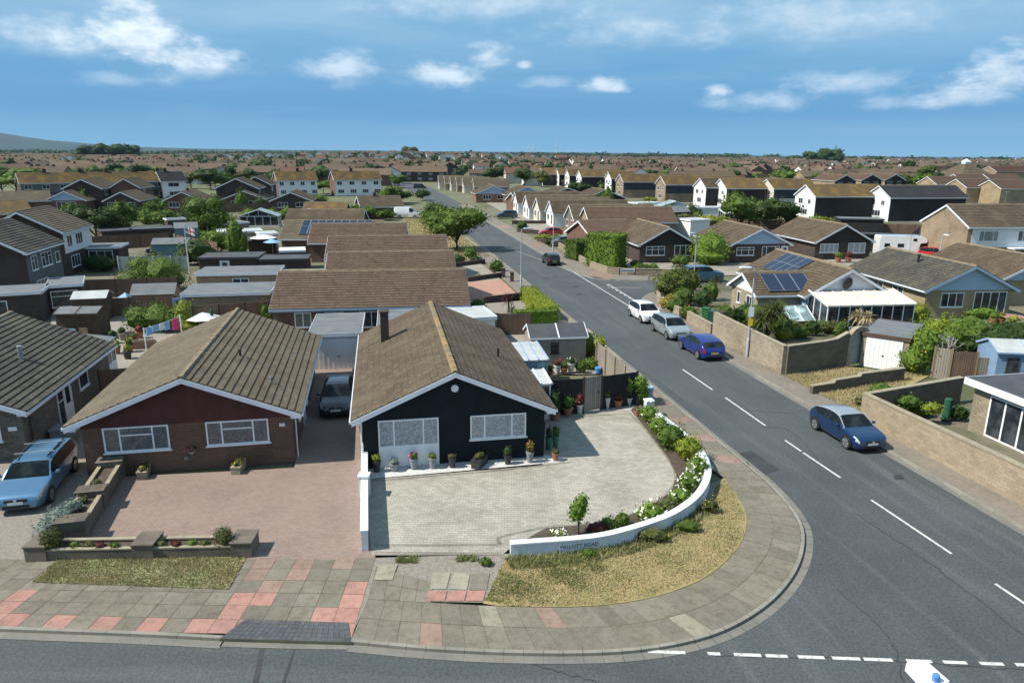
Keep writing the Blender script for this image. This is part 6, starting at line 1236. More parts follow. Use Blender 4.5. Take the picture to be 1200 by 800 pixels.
# gardens on the corner of the drives
for px, r, mt, n, lb in (((745,313),(.8,.6,.5),'leaf_olive',240,'small yellow green shrub against the side of the dark brick bungalow'),((752,319),(1.2,.7,.6),'leaf_mid',300,'green shrub behind the street name plate'),((797,312),(1.2,.9,.8),'leaf_mid',330,'green shrub before the dark brick bungalow windows'),((645,288),(1.0,.7,.7),'leaf_dark',220,'dark shrub beside the silver blue car'),((636,281),(1.6,.7,.5),'leaf_lime',260,'lime green border shrub before the red car'),((656,281),(1.3,.7,.5),'leaf_lime',220,'second lime green border shrub near the red car'),((612,270),(1.0,.9,1.0),'leaf_dark',240,'dark round shrub at the foot of the white gables'),((765,317),(.7,.6,.5),'leaf_mid',160,'small shrub at the end of the gravelled front')):
    B(px,lb,r,mat=mt,n=n,size=.22,z=.05)
for a, b, lb in (((600,262),(640,262),'low dark brick wall before the second white gable'),((606,272),(650,275),'low dark brick wall before the red car'),((630,283),(668,290),'low dark brick wall before the silver blue car')):
    wall_run('front_garden_wall',lb,V2([a,b],.07),.6,.3,'brick_dark','garden wall','brick_dark')

for px, r, mt, n, lb, fl in (((934,396),(1.0,.5,.45),'leaf_mid',300,'low green plants inside the corner of the shaded wall',None),((950,393),(.8,.5,.7),'leaf_dark',280,'dark leafy plant inside the shaded wall',('fl_pink',10,.1)),((975,391),(1.0,.5,.6),'leaf_olive',320,'olive plants inside the shaded wall near the arch',None),((918,399),(.7,.5,.6),'leaf_lime',240,'lime green plant at the corner of the tall stone wall',None),((985,397),(.6,.4,.8),'leaf_mid',240,'upright green plant left of the arched gateway',('fl_yellow',12,.1)),((945,381),(1.0,.6,.6),'leaf_dark',320,'dark plants below the glass cold frame',None),((848,371),(.9,.6,.6),'leaf_mid',300,'green plants behind the brown wheelie bin',None),((872,380),(1.0,.7,1.0),'leaf_dark',420,'dark shrub left of the large spreading cordyline',None),((1020,476),(.9,.5,.35),'leaf_olive',240,'olive ground plants along the inside of the long wall',None),((1075,487),(.9,.5,.4),'leaf_mid',240,'green ground plants near the dark green tube',None),((1122,492),(.6,.4,.45),'leaf_dark',200,'dark plants beside the flat roofed extension',None),((1045,470),(1.2,.5,.5),'leaf_dark',300,'dark red border plants below the shaded wall',('fl_red',14,.1)),((1150,372),(1.4,.6,.5),'leaf_bright',320,'bright plants on the raised patio edge',None),((1040,382),(.9,.6,1.1),'leaf_mid',340,'leafy plant at the right end of the lean-to conservatory',None),((1070,378),(1.4,.8,1.0),'leaf_lime',480,'yellow green shrub before the tan brick bungalow',None)):
    B(px,lb,r,mat=mt,n=n,size=.15,z=.08,flowers=fl)
# aerials on the nearer roofs
def aerial(hs, x, y, z):
    m = MB(); m.tube([(x,y,z),(x,y,z+1.9)],.02,5); m.tube([(x-.5,y,z+1.75),(x+.5,y,z+1.75)],.015,4)
    for i in range(6): m.tube([(x-.45+i*.18,y-.25,z+1.75),(x-.45+i*.18,y+.25,z+1.75)],.01,4)
    m.build('tv_aerial','steel',hs)
aerial(Cc,.2,9.,4.3); aerial(S1,0.,11.,4.3); aerial(BH2,0,8.,7.3); aerial(sol,.2,3.,4.3)
# ---------------------------------------------------------------- gardens and houses on the left
TW = lambda z1=.9, z2=3.3, w=8., f='F': [W(-w*.25,z1,2.,1.2,(1,1,1),f=f),W(w*.22,z1,1.6,1.2,(1,1),f=f),W(-w*.25,z2,2.,1.2,(1,1,1),f=f),W(w*.22,z2,1.6,1.2,(1,1),f=f)]
hl = at(31,298,4.75); hx, hy = ax(HA+R(2))
house('two_storey_house','two-storey brown house with grey green boarded side at the left edge, nearer of two', Vector((hl.x,hl.y,0))-hx*4.3+hy*.3, HA+R(2), 8.0, 7.6, 5.0, 7.1, 'brick_dark','roof_grey', over=.35, lift=.045, group='two-storey houses at the left edge',
  wins=[W(1.6,3.1,1.2,1.3,(1,1),f='R',tr=(0,)),W(4.2,3.1,2.2,1.3,(1,1,1),f='R',tr=(0,2)),W(6.6,3.1,.9,1.0,f='R'),W(2.6,.8,2.4,1.3,(1,1,1),f='R')])
m = MB(); fm = face_map('R',8.,7.6); fbox(m,fm,.1,7.5,.003,.02,.1,4.9); m.build('boarded_side','grey_clad',[o for o in bpy.data.objects if o.get('label','').startswith('two-storey brown house with grey green')][0])
h2 = at(75,274,4.75)
t2 = house('two_storey_house','two-storey house with a white boarded side at the left edge, farther of two', Vector((h2.x,h2.y,0))-hx*4.3+hy*.3, HA+R(2), 8.0, 8.0, 5.0, 7.1, 'brick_dark','roof_tan', over=.35, lift=.045, group='two-storey houses at the left edge', wins=[W(1.6,3.1,1.4,1.3,(1,1),f='R'),W(4.4,3.1,2.0,1.3,(1,1,1),f='R'),W(2.6,.8,2.4,1.3,(1,1,1),f='R')])
m = MB(); fbox(m,face_map('R',8.,8.),.1,7.9,.003,.02,2.5,4.9); m.build('boarded_side','white_clad',t2)
def fr(label, pl, pr, h, d, wall='brick_dark', roof='felt', trim='trim_white', name='flat_roofed_outbuilding', cat='outbuilding', group='flat roofed outbuildings in the left gardens', **k):
    a, b = at(*pl,h), at(*pr,h); p = (a+b)/2; p.z = 0; return flatroof(name,label,cat,p,math.atan2(b.y-a.y,b.x-a.x),(b-a).length-.24,d,h,wall,roof,trim,group=group,**k)
fr('grey roofed brick extension with a white fascia at the left edge', (-20,345),(49,341),2.5,3.6, wins=[dict(u=-1.2,z=.7,w=1.4,h=1.2,lights=(1,))])
fr('brick extension with a white fascia and a wide window beside the two-storey houses', (53,335),(97,332),2.5,4.2, wins=[dict(u=-.1,z=.6,w=2.0,h=1.4,lights=(1,),tr=(0,))])
fr('garden room with patio doors and a grey flat roof before the dark trees', (96,290),(140,289),2.5,4.0,'brick_dark','felt', wins=[dict(u=-.1,z=.1,w=2.6,h=2.0,lights=(1,1,1))])
fr('pale grey roofed brick outbuilding with a trellis and a blue framed door', (211,345),(317,342),2.4,4.6,'brick_tan','felt','trim_white', doors=[dict(u=-3.6,z=.1,w=.9,h=1.95,frame='trim_blue',mat='trim_blue')])
fr('grey roofed garage with a small white window, middle one of three', (228,321),(326,319),2.4,4.2,'brick_tan','felt','trim_white', wins=[dict(u=.3,z=1.0,w=1.5,h=.9,lights=(1,1))])
fr('dark roofed brick garage with a white framed door, farthest of three', (231,302),(303,301),2.4,4.2,'brick_dark','felt_dark','trim_dark', doors=[dict(u=-.4,z=.1,w=.9,h=1.9)])
fr('black roofed garage left of the brown roofed row', (303,304),(361,303),2.4,3.4,'brick_dark','felt_dark','trim_dark')
fr('mossy flat roof between the garages and the brown roofed row', (328,322),(379,321),2.3,3.0,'brick_tan','turf','trim_white'); fr('long pale flat roofed shed below the pointed conservatory', (256,272),(308,270),2.5,4.0,'brick_tan','felt_pale','trim_white'); fr('white flat roof beside the pointed conservatory', (304,274),(326,273),2.5,3.5,'white_render','felt_pale','trim_white')
fr('white awning roof beside the solar roofed bungalow', (327,294),(358,293),2.3,3.,'trim_dark','canvas_white','trim_white'); fr('grey flat roofed shed left of the pointed conservatory', (250,263),(292,260),2.4,4.,'brick_tan','felt','trim_white'); fr('dark flat roofed shelter before the brown fence', (118,271),(156,269),2.5,4.,'wood_dark','felt_dark','trim_dark'); fr('long dark shelter with a grey roof and open front', (152,269),(203,267),2.5,4.5,'wood_dark','felt_dark','trim_dark'); fr('low white sided flat roof before the farther gabled houses', (195,257),(218,256),2.4,3.,'brick_dark','felt','trim_white')
conservatory('pointed white conservatory with a glazed gable in the left gardens', at(304,266), HA, 7.0, 3.6, 1.9, 3.1, 'greenglass', .3, shape='gable', n=5, gm='glass')
shed('long blue grey shed behind the clipped round bushes', (180,305),(222,304), 2.6, 2.0, 2.6, 'shed_teal','felt', wins=[dict(u=-2.6,z=.8,w=.6,h=.7,lights=(1,))]); shed('teal grey shed with a pitched roof beside the tall bush', (206,286),(233,285), 3.4, 2.3, 3.0, 'shed_teal','felt')
shed('garden bar with a grey roof and hanging ornaments behind the stone bungalow', (69,398),(117,397), 2.0, 1.9, 2.2, 'wood_dark','felt', trim='wood_dark'); shed('pale roofed timber shed behind the garden bar', (88,378),(127,376), 2.2, 1.9, 2.3, 'wood_dark','felt_pale'); shed('pale greenhouse shed with a grey roof above the green hedge', (156,366),(206,364), 2.4, 1.5, 2.2, 'wood_tan','felt', wins=[dict(u=0,z=.3,w=3.4,h=1.0,lights=(1,1,1,1,1),pane='greenglass')]); shed('small dark shed by the white awning', (292,297),(324,296), 2.2,1.7,2.1,'wood_dark','felt_dark')
fence('garden_fence','pale green panel fence behind the clipped round bushes', [at(140,319),at(222,318)], 1.8, 'fence_pale','trim_white', step=2.); fence('garden_fence','long brown fence below the dark trees', [at(110,293),at(200,288)], 1.9, 'fence_brown','wood_dark'); fence('garden_fence','dark fence across the garden left of the pale roofed outbuilding', [at(98,372),at(208,368)], 1.6, 'fence_brown','wood_dark'); fence('garden_fence','dark fence behind the brown bungalow', [at(228,385),at(318,378)], 1.8,'fence_brown','wood_dark'); fence('trellis_fence','dark trellis before the pale roofed outbuilding', [at(249,370),at(300,368)], 1.5, 'wood_dark','wood_dark')
fence('garden_fence','dark fence between the stone and the brown bungalows', [at(128,505),at(104,462)] if 0 else [at(120,470),at(160,466)], 1.8,'fence_brown','wood_dark')
def T(px, lb, r, mat='leaf_mid', n=900, size=.22, name='clipped_bush', cat='bush', **k): return B(px,lb,r,name,cat,mat,n,size,.0,**k)
T((195,341),'tall domed clipped bush, largest in the left gardens',(2.0,1.9,1.7),n=2600,size=.16,mat='leaf_mid',ells=[(0,0,1.9,2.2,2.0,1.8),(0,0,1.1,2.2,2.0,1.2)],shell=.85); T((158,342),'broad clipped bush left of the tall domed one',(1.7,1.6,1.2),n=1700,size=.16,mat='leaf_mid',ells=[(0,0,1.2,1.8,1.6,1.15),(.6,.2,1.5,1.1,1.1,.9)],shell=.8); T((164,320),'round clipped bush before the pale green fence',(1.2,1.2,1.0),n=800,size=.18,mat='leaf_mid'); T((123,347),'small light green clipped bush by the extension',(1.0,.9,.65),n=600,size=.15,mat='leaf_mid')
T((178,389),'dense dark green hedge bush below the greenhouse shed',(2.0,1.2,1.2),n=2200,size=.14,ells=[(-.9,0,1.1,1.2,1.,1.1),(.6,.1,1.2,1.3,1.1,1.1),(1.5,.1,1.,.8,.9,.9)]); T((216,389),'tall yellow green conifer beside the dark hedge bush',(1.0,.9,1.3),'leaf_lime',1200,.15,ells=[(0,0,1.0,.9,.8,1.0),(.1,0,1.8,.6,.6,.8),(.5,-.3,.6,.7,.7,.6)]); T((238,386),'low yellow green shrub by the blue parasol',(.8,.7,.5),'leaf_lime',420,.14)
T((343,390),'round lime green bush before the nearest side-on bungalow',(.75,.7,.62),'leaf_lime',800,.1,ells=[(0,0,.62,.78,.7,.62)],shell=.85); T((362,388),'small green bush right of the round lime one',(.5,.5,.6),n=260,size=.12); T((283,371),'leafy climber on the dark trellis',(.9,.3,.5),'leaf_bright',260,.14,z=.9) if 0 else T((283,372),'leafy climber on the dark trellis',(.9,.3,.8),'leaf_bright',260,.14); T((311,378),'green shrub at the corner of the side-on bungalow',(.7,.6,1.0),n=320,size=.14)
T((252,296),'bright yellow green bush below the tall tree',(2.0,1.7,1.7),'leaf_bright',1600,.26,ells=[(0,0,1.8,1.9,1.7,1.5),(-1.2,0,1.2,1.2,1.1,1.1),(1.2,.2,1.4,1.1,1.1,1.1)]); T((240,300),'pinkish dry shrub left of the bright bush',(1.4,1.,.8),'grass_dry',500,.22); T((118,318),'dark bush before the garden room',(2.0,1.2,1.1),'leaf_dark',700,.22); T((128,312),'dark bush right of the garden room doors',(1.5,1.1,1.2),'leaf_dark',500,.22)
tree('garden_tree','tall leafy light green tree in the left gardens', at(246,281), 7.2, 4.0, 'leaf_mid', 2800, .34, trunk=.15, seed=11, lobes=12); tree('garden_tree','wide dark spreading tree at the end of the left gardens', at(114,286), 6.6, 5.0, 'leaf_dark', 2200, .36, trunk=.22, seed=12, lobes=13, ry=3.5)
for i, (x, y, h, r, mt, lb) in enumerate(((146,272,5.5,2.6,'leaf_mid','bright green tree right of the wide dark one'),(194,270,3.9,3.0,'leaf_mid','low wide green tree before the brown gabled houses'),(20,229,9.,7.5,'leaf_mid','broad dark green tree group at the left edge, nearer'),(3,228,9.5,6.,'leaf_dark','dark tree cut off by the left edge'),(247,222,8.,7.,'leaf_dark','dark round tree beside the white terrace'),(224,221,6.5,5.,'leaf_olive','olive tree left of the dark round one'),(286,217,6.,5.,'leaf_olive','olive tree behind the white terrace'),(379,227,5.,4.5,'leaf_mid','light tree between the two white terraces'),(421,257,3.8,4.4,'leaf_mid','spreading low tree before the grey brown bungalow'),(370,243,3.6,3.6,'leaf_mid','bushy tree above the orange brown roof'),(455,240,5.5,4.5,'leaf_mid','round tree by the bend of the road'),(470,238,4.,4.,'leaf_dark','dark bush tree by the bend of the road'),(452,258,2.4,2.4,'leaf_mid','green bush beside the white van'),(87,262,4.,2.2,'leaf_mid','small green tree before the blue gabled house'),(183,254,3.5,2.5,'leaf_mid','small green tree before the brick gable'),(452,250,2.6,2.2,'leaf_olive','olive bush behind the white van'),(495,235,3.2,2.8,'leaf_dark','dark bush on the verge by the far road'),(505,262,2.2,1.8,'leaf_lime','yellow green bush left of the verge trees'))):
    tree('garden_tree', lb, at(x,y), h, r, mt, 900, .45, seed=20+i, trunk=.2, lobes=9, core=.66)
# garden clutter
def parasol(label, px, r, h, mat, z=.04, closed=False):
    t = thing('parasol',label,'parasol',at(*px,z)); m = MB(); m.tube([(0,0,0),(0,0,h)],.03,6); m.build('pole','alu',t); m = MB(); n = 8
    if closed: m.lathe([(.05,h*.35),(.16,h*.45),(.1,h*.9),(.02,h)],(0,0,0),8)
    else:
        for i in range(n): a, b = 2*math.pi*i/n, 2*math.pi*(i+1)/n; m.face([(r*math.cos(a),r*math.sin(a),h-.45),(r*math.cos(b),r*math.sin(b),h-.45),(0,0,h)])
    m.build('canopy',mat,t)
parasol('open white parasol in the gardens beside the bright bush', (310,296), 1.9, 2.5, 'canvas_white'); parasol('pale white parasol behind the ridge of the brown bungalow', (240,388), 1.3, 1.5, 'canvas_white'); parasol('furled green parasol behind the ridge of the brown bungalow', (250,388), .4, 1.8, 'cloth_green', closed=True); parasol('light blue parasol right of the open white one', (320,298), 1.2, 2.1, 'canvas_blue')
t = thing('covered_boat','light blue covered dinghy standing by the greenhouse shed','boat',at(148,362)); m = MB(); m.prism([(-.7,-.5),(.5,-.6),(.7,0),(.5,.6),(-.7,.5)],.25,.9); m.face([(-.7,-.5,.902),(.5,-.6,.902),(.1,0,1.5)]); m.face([(.5,-.6,.902),(.7,0,.902),(.1,0,1.5)]); m.face([(.7,0,.902),(.5,.6,.902),(.1,0,1.5)]); m.face([(.5,.6,.902),(-.7,.5,.902),(.1,0,1.5)]); m.face([(-.7,.5,.902),(-.7,-.5,.902),(.1,0,1.5)]); m.build('cover','canvas_blue',t); m = MB(); m.box(-.5,.5,-.3,.3,0,.248); m.build('trolley','metal_dark',t)
wl = thing('washing_line','washing line hung with blue cloths and a pink towel','washing line',at(172,412),0); a_, b_ = Vector((0,0,0)), at(214,398)-at(172,412); m = MB(); m.tube([(0,0,0),(0,0,1.7)],.04,6); m.tube([tuple(b_),(b_.x,b_.y,1.9)],.04,6); m.tube([(0,0,1.66),(b_.x*.5,b_.y*.5,1.6),(b_.x,b_.y,1.86)],.012,4); m.build('posts_and_line','trim_white',wl)
for f, wd_, mt, h in ((.12,.5,'canvas_blue',.55),(.3,.6,'canvas_blue',.45),(.48,.5,'canvas_white',.5),(.62,.45,'canvas_blue',.6),(.85,.6,'cloth_pink',.8)):
    d_2 = b_.normalized(); c = b_*f; m = MB(); zt_ = 1.62+.1*f; p, q = c-d_2*wd_/2, c+d_2*wd_/2; nn_ = Vector((-d_2.y,d_2.x,0))*.02; m.prism([((p+nn_).x,(p+nn_).y),((q+nn_).x,(q+nn_).y),((q-nn_).x,(q-nn_).y),((p-nn_).x,(p-nn_).y)],zt_-h,zt_); m.build('cloth',mt,wl)
fp_ = thing('flagpole','white flagpole with a red and white flag beside the bright bush','flagpole',at(222,321)); m = MB(); m.tube([(0,0,0),(0,0,5.6)],.06,8,.03); m.build('pole','trim_white',fp_)
m = MB(); 
def flagq(u0,u1,v0,v1,o=0.): 
    P = []
    for u, v in ((u0,v0),(u1,v0),(u1,v1),(u0,v1)): P.append((.05+u, .06*math.sin(u*5)+o, 5.45-.35*u-v))
    m.face(P)
for i in range(6): flagq(i*.18,(i+1)*.18,.8,0)
fl = m.build('flag','canvas_white',fp_); m = MB()
for i in range(6):
    flagq(i*.18,(i+1)*.18,.48,.32,-.012); flagq(i*.18,(i+1)*.18,.48,.32,.012)
for o_ in (-.012,.012): flagq(.46,.62,.8,.0,o_)
m.build('cross','fl_red',fl)
i_ = 0
for px, kind, mt, lf, flw, lb in (((137,414),'tall','terracotta','leaf_lime','fl_yellow','pot of yellow flowers by the porch of the stone bungalow'),((152,412),'tall','terracotta','leaf_mid','fl_yellow','large pot of yellow flowers on the back patio'),((158,405),'tall','terracotta','leaf_olive','fl_orange','pot of orange flowers on the back patio'),((150,420),'tall','pot_dark','leaf_lime',None,'dark pot of lime leaves on the back patio'),((144,398),'tall','pot_stone','leaf_dark',None,'stone pot with a dark plant on the back patio'),((164,396),'tall','terracotta','leaf_red','fl_red','pot of red leaves near the washing line'),((133,402),'tall','pot_dark','leaf_dark',None,'dark pot with a dark shrub beside the garden bar')):
    pot(lb, at(*px,.05),kind,mt,.5,.27,lf,flw,.5,'pots on the back patio',80)
m = MB(); m.box(-.9,.9,-.25,.25,0,.55); o = m.build('brick_bed','brick_red'); o.location = at(167,408,.04); o.rotation_euler = (0,0,HA); tag(o,'low red brick raised bed on the back patio','raised bed'); c_ = MB(); c_.box(-.8,.8,-.18,.18,.552,.6); c_.build('soil','soil',o)
for px, mt, lb in (((84,402),'canvas_blue','blue chair before the garden bar'),((98,401),'wood_tan','wooden chair before the garden bar')):
    t = thing('garden_chair',lb,'chair',at(*px,.04),HA); m = MB(); m.box(-.28,.28,-.25,.25,.42,.48); m.build('seat',mt,t); m = MB(); m.box(-.28,.28,.22,.28,.481,1.0); m.build('backrest',mt,t)
    for sx in (-.24,.24):
        for sy in (-.2,.24): m = MB(); m.box(sx-.025,sx+.025,sy-.025,sy+.025,0,.418); m.build('leg','wood_dark',t)
m = MB(); m.box(-.5,.5,-.4,.4,0,.7); m.box(-.55,.55,-.45,.45,.702,.75); o = m.build('meter_box','pot_grey'); o.location = lpos+lx*5.5+ly*2.2; o.rotation_euler = (0,0,lh_ang); tag(o,'grey storage box beside the wall of the stone bungalow','box')
# gabled houses and terraces at the end of the left gardens
def gab(label, pl, pr, z, d, he, hr, wall, roof, group='gabled houses beyond the left gardens', name='gabled_house', **k):
    a, b = at(*pl,z), at(*pr,z); w_ = (b-a).length-.7; x, y = ax(HA); mid_ = (a+b)/2+y*.35; mid_.z = 0; return house(name,label,mid_,HA,w_,d,he,hr,wall,roof,over=.35,fo=.35,lift=.06,group=group,**k)
w2 = lambda w_: [W(-w_*.24,.9,2.3,1.2,(1,1,1)),W(w_*.24,1.,1.8,1.1,(1,1))]
gab('bungalow with a pale blue gable and a white bay before the long terrace',(49,236),(102,234),2.45,12,2.55,4.5,'brick_brown','roof_tan',gable='blue_clad',wins=[W(0,.4,4.,1.7,(1,1,1,1))])
gab('dark gabled two-storey house behind the pale blue gable',(70,222),(121,221),4.8,12,5.,7.0,'brick_dark','roof_tan',wins=[W(3,3.2,2,1.2,(1,1),f='R'),W(7,3.2,2,1.2,(1,1),f='R')])
gab('brown brick gabled bungalow right of the wide dark tree',(118,236),(165,235),2.45,12,2.55,4.4,'brick_dark','roof_tan',wins=w2(8)); gab('brick gabled house behind the low wide tree',(189,236),(237,234.5),2.45,12,2.55,4.4,'brick_brown','roof_tan',wins=w2(8),chims=[(0,5,.5,.5,5)]); gab('brick gabled bungalow behind the tall leafy tree',(259,234.5),(311,233),2.45,12,2.55,4.4,'brick_brown','roof_tan',wins=w2(8)); gab('brick gabled bungalow left of the orange brown roof',(315,236),(366,235),2.45,12,2.55,4.4,'brick_dark','roof_brown',wins=w2(8))
g0 = gab('large dark gabled two-storey house before the white terrace',(253,221),(301,221.5),4.8,10,5.,7.2,'brick_dark','roof_brown',wins=[W(3,3.2,2,1.2,(1,1),f='R')]); gab('second staggered dark gabled house before the white terrace',(281,217),(318,217),4.8,10,5.,7.,'brick_dark','roof_brown',wins=[W(3,3.2,2,1.2,(1,1),f='R')]); gab('gabled house with a tan roof between the long terrace and the olive tree',(126,221),(165,220),4.8,10,5.,7.,'brick_brown','roof_tan',wins=[W(3,3.2,2,1.2,(1,1),f='R')])
def row(label, pa, pb, z, w_, he, hr, wall, roof, nwin, group=None, chim=(), front=None):
    a, b = at(*pa,z), at(*pb,z); L_ = (b-a).length; wn = []
    for i in range(nwin): u = L_*(i+.5)/nwin; wn += [W(u-.4,he-1.75,L_/nwin*.42,1.15,(1,1),f='R'),W(u,.9,L_/nwin*.5,1.2,(1,1,1),f='R')]
    t = sideways(label,pa,pb,z,w_,roof,wall,he=he,hr=hr,wins=wn,chims=[(0,L_*f,.7,.9,hr+1.) for f in chim],lift=.08)
    t.name = 'terrace'; t['category'] = 'terrace'
    if group: t['group'] = group
    if front: m = MB(); fbox(m,face_map('R',w_,L_-.6),.05,L_-.65,.003,.02,.1 if front == 'white_clad' else he*.48,he-.1); m.build('boarded_front',front,t)
    return t
row('long tan roofed terrace with chimneys behind the left gardens',(22,214.5),(197,211.5),5.2,9,5.2,7.6,'brick_dark','roof_gold',9,'terraces beyond the gardens',(.17,.4,.58,.77,.95),'grey_clad'); row('end block with solar panels right of the long terrace',(188,212),(219,211.5),5.2,9,5.2,7.6,'brick_dark','roof_slate',1,'terraces beyond the gardens',(.3,),'white_clad')
row('white fronted terrace with a golden roof, left one of two',(324,211),(373,210.5),5.2,9,5.2,7.6,'brick_brown','roof_gold',4,'terraces beyond the gardens',(.55,),'white_clad'); row('white fronted terrace with a golden roof, right one of two',(391,210.5),(448,210),5.2,9,5.2,7.6,'brick_brown','roof_gold',4,'terraces beyond the gardens',(.4,),'white_clad')
sideways('tan roofed bungalow at the left edge beyond the two-storey houses',(-20,237),(60,235),2.45,9,'roof_tan'); sideways('tan roofed bungalow with blue panels at the left edge',(-25,252),(40,249),2.45,9,'roof_gold')
# ---------------------------------------------------------------- rows right of the side road
def face_road(label, pn, w_, L_, he, hr, wall, roof, gable=None, group=None, name='gabled_house', z=.0, side=None, wins=None, ang=HA-R(90), chims=(), gable_z=None, front=None):
    p = from_right(pn, w_, ang, z); two = he > 4
    wn = wins if wins is not None else ([W(-w_*.22,1.,1.6,1.2,(1,1)),W(w_*.22,.3,1.3,2.,(1,1))] if not two else [W(-w_*.2,3.2,1.7,1.2,(1,1)),W(w_*.22,3.3,1.1,1.,(1,1)),W(0,.9,2.6,1.3,(1,1,1))])
    t = house(name,label,p,ang,w_,L_,he,hr,wall,roof,gable=gable,gable_z=gable_z,over=.3,fo=.25,lift=.06,group=group,wins=wn,chims=chims)
    if side: m = MB(); fbox(m,face_map('R',w_,L_),.05,L_-.05,.003,.02,.1 if side != 'darkblue_clad' else 2.5,he-.1); m.build('boarded_side',side,t)
    return t
G1 = 'gabled bungalows facing the side road'
for i, (pn, wl_, rf, gb, lb) in enumerate((((607,250.5),'white_render','roof_brown',None,'white gabled bungalow beside the dark grey people carrier'),((620,257),'white_render','roof_tan',None,'white gabled bungalow, second in its row beside the side road'),((633,261.5),'cream_render','roof_tan',None,'cream gabled bungalow in the middle of the row beside the road'),((649,266.5),'white_render','roof_brown','white_clad','white boarded gabled bungalow right behind the red car'),((673,275),'brick_red','roof_tan','grey_clad','gabled bungalow with a grey boarded gable over red brick'),((691,279),'brick_tan','roof_red',None,'tan brick gabled bungalow behind the silver blue car, nearest of its row'))):
    face_road(lb, pn, 7.0, 15., 2.6, 4.75, wl_, rf, gb, G1)
sideways('reddish roofed bungalow running up to the dark brick one',(694,280),(752,278),2.45,9,'roof_red')
for i, pn in enumerate(((515,222),(522,222.7),(529,224),(536,225),(544,226.5),(556,227.5))):
    face_road(('pale gabled house in the far cluster by the bend, counted %s from the left' % ('first','second','third','fourth','fifth','sixth')[i]), pn, 7.5, 12, 2.6, 5.0, ('cream_render','brick_tan')[i%2], 'roof_tan', None, 'far gabled houses by the bend')
gab('bungalow with a light blue gable behind the row of white gables',(562,228),(595,226.5),2.45,11,2.55,4.7,'brick_red','roof_brown',gable='blue_clad',wins=w2(8),group=None); gab('second bungalow with a light blue gable, right of the first',(597,229.5),(638,228),2.45,11,2.55,4.6,'brick_brown','roof_brown',gable='blue_clad',wins=w2(8),group=None,chims=[(0,5,.6,.6,5.2)])
sideways('bungalow roof with a strip of solar panels behind the white gables',(606,237),(672,236),2.45,9,'roof_grey'); gab('tan roofed bungalow behind the solar strip roof',(640,230),(690,229),2.45,11,2.55,4.5,'brick_dark','roof_brown',wins=w2(8),group=None,chims=[(0,5,.6,.6,5.2)]); gab('dark gabled bungalow with white windows below the tan brick terrace end',(689,233),(729,231.5),2.45,12,2.55,4.5,'black_clad','roof_brown',wins=w2(8),group=None)
conservatory('white ribbed conservatory with blue glass before the white gables', at(791,252), HA, 8., 4., 1.8, 3.0, 'greenglass', .3, shape='gable', n=6, gm='greenglass'); conservatory('white glazed lean-to before the cream terrace end', at(862,262), HA, 5., 3., 1.9, 2.6, 'felt_pale', .3, n=5)
G2 = 'staggered terrace houses right of the road'
for pn, wl_, L_, rf, sd, lb in (((602,214),'brick_tan',14,'roof_gold','darkblue_clad','tan brick terrace end farthest left in the staggered row'),((625,217),'brick_tan',14,'roof_gold','black_clad','second tan brick terrace end of the staggered row'),((636,218),'white_clad',10,'roof_gold','black_clad','white terrace end beside the second tan brick one'),((655,218.5),'white_clad',10,'roof_gold','black_clad','narrow white terrace end in the middle of the staggered row'),((667,220),'white_clad',10,'roof_gold','black_clad','white terrace end before the dark tree'),((681,222.5),'white_clad',18,'roof_gold','black_clad','white terrace end with a long dark side'),((716,226),'white_clad',9,'roof_gold','black_clad','white terrace end touching the big tan brick one'),((730,232),'brick_tan',24,'roof_gold','darkblue_clad','large tan brick terrace end with a dark blue boarded side'),((779,237),'brick_tan',26,'roof_gold','darkblue_clad','tan brick terrace end before the long dark boarded terrace'),((826,242),'white_clad',11,'roof_brown','black_clad','white terrace end, first of three right of the dark boarded terrace'),((850,243.5),'white_clad',11,'roof_gold','black_clad','white terrace end, second of three right of the dark boarded terrace'),((874,243),'white_clad',12,'roof_gold','black_clad','white terrace end, third of three right of the dark boarded terrace'),((905,244),'cream_render',12,'roof_gold','darkblue_clad','cream terrace end behind the big leafy trees'),((953,258),'white_clad',17,'roof_gold','black_clad','large white terrace end with a black side and a golden roof'),((1040,260),'white_clad',18,'roof_slate','black_clad','large white terrace end with a black side and a slate roof')):
    face_road(lb, pn, 8.0, L_, 5.1, 7.3, wl_, rf, None, G2, 'terrace_house', side=sd, ang=HA-R(90)+R(0))
fr('dark flat canopy before the slate roofed white house', (985,256),(1037,257),2.7,4.,'black_clad','felt','trim_dark', group=None); fr('dark garden wall building behind the motorhome', (1000,273),(1085,276),2.6,1.5,'black_clad','felt_dark','trim_dark', group=None); fr('white flat roofed block behind the dark brick bungalow', (809,258),(833,257),2.8,4.,'white_render','felt_pale','trim_white', group=None); fr('white walled low building with a pale roof below the dark terrace', (747,238),(775,237),2.6,4.,'white_render','felt_pale','trim_white', group=None); shed('dark timber chalet with a pitched roof behind the dark brick bungalow',(783,262),(808,261),4.,2.2,3.2,'wood_dark','felt'); fr('white garage roofs below the three white terrace ends',(812,243),(860,243),2.6,4.,'white_render','felt_pale','trim_white', group=None)
for i, pn in enumerate(((1001,229),(1031,227.5),(1058,227))):
    x0 = at(*pn); x, y = ax(HA); house('gabled_house','dark gabled house with a tan side wall, %s of three beyond the slate roof' % ('leftmost','middle','rightmost')[i], Vector((x0.x,x0.y,0))-x*4, HA, 8, 14, 5., 7., 'brick_yellow','roof_red', gable='black_clad', gable_z=.1, over=.3, fo=.3, lift=.06, group='dark gabled houses on the right', wins=TW())
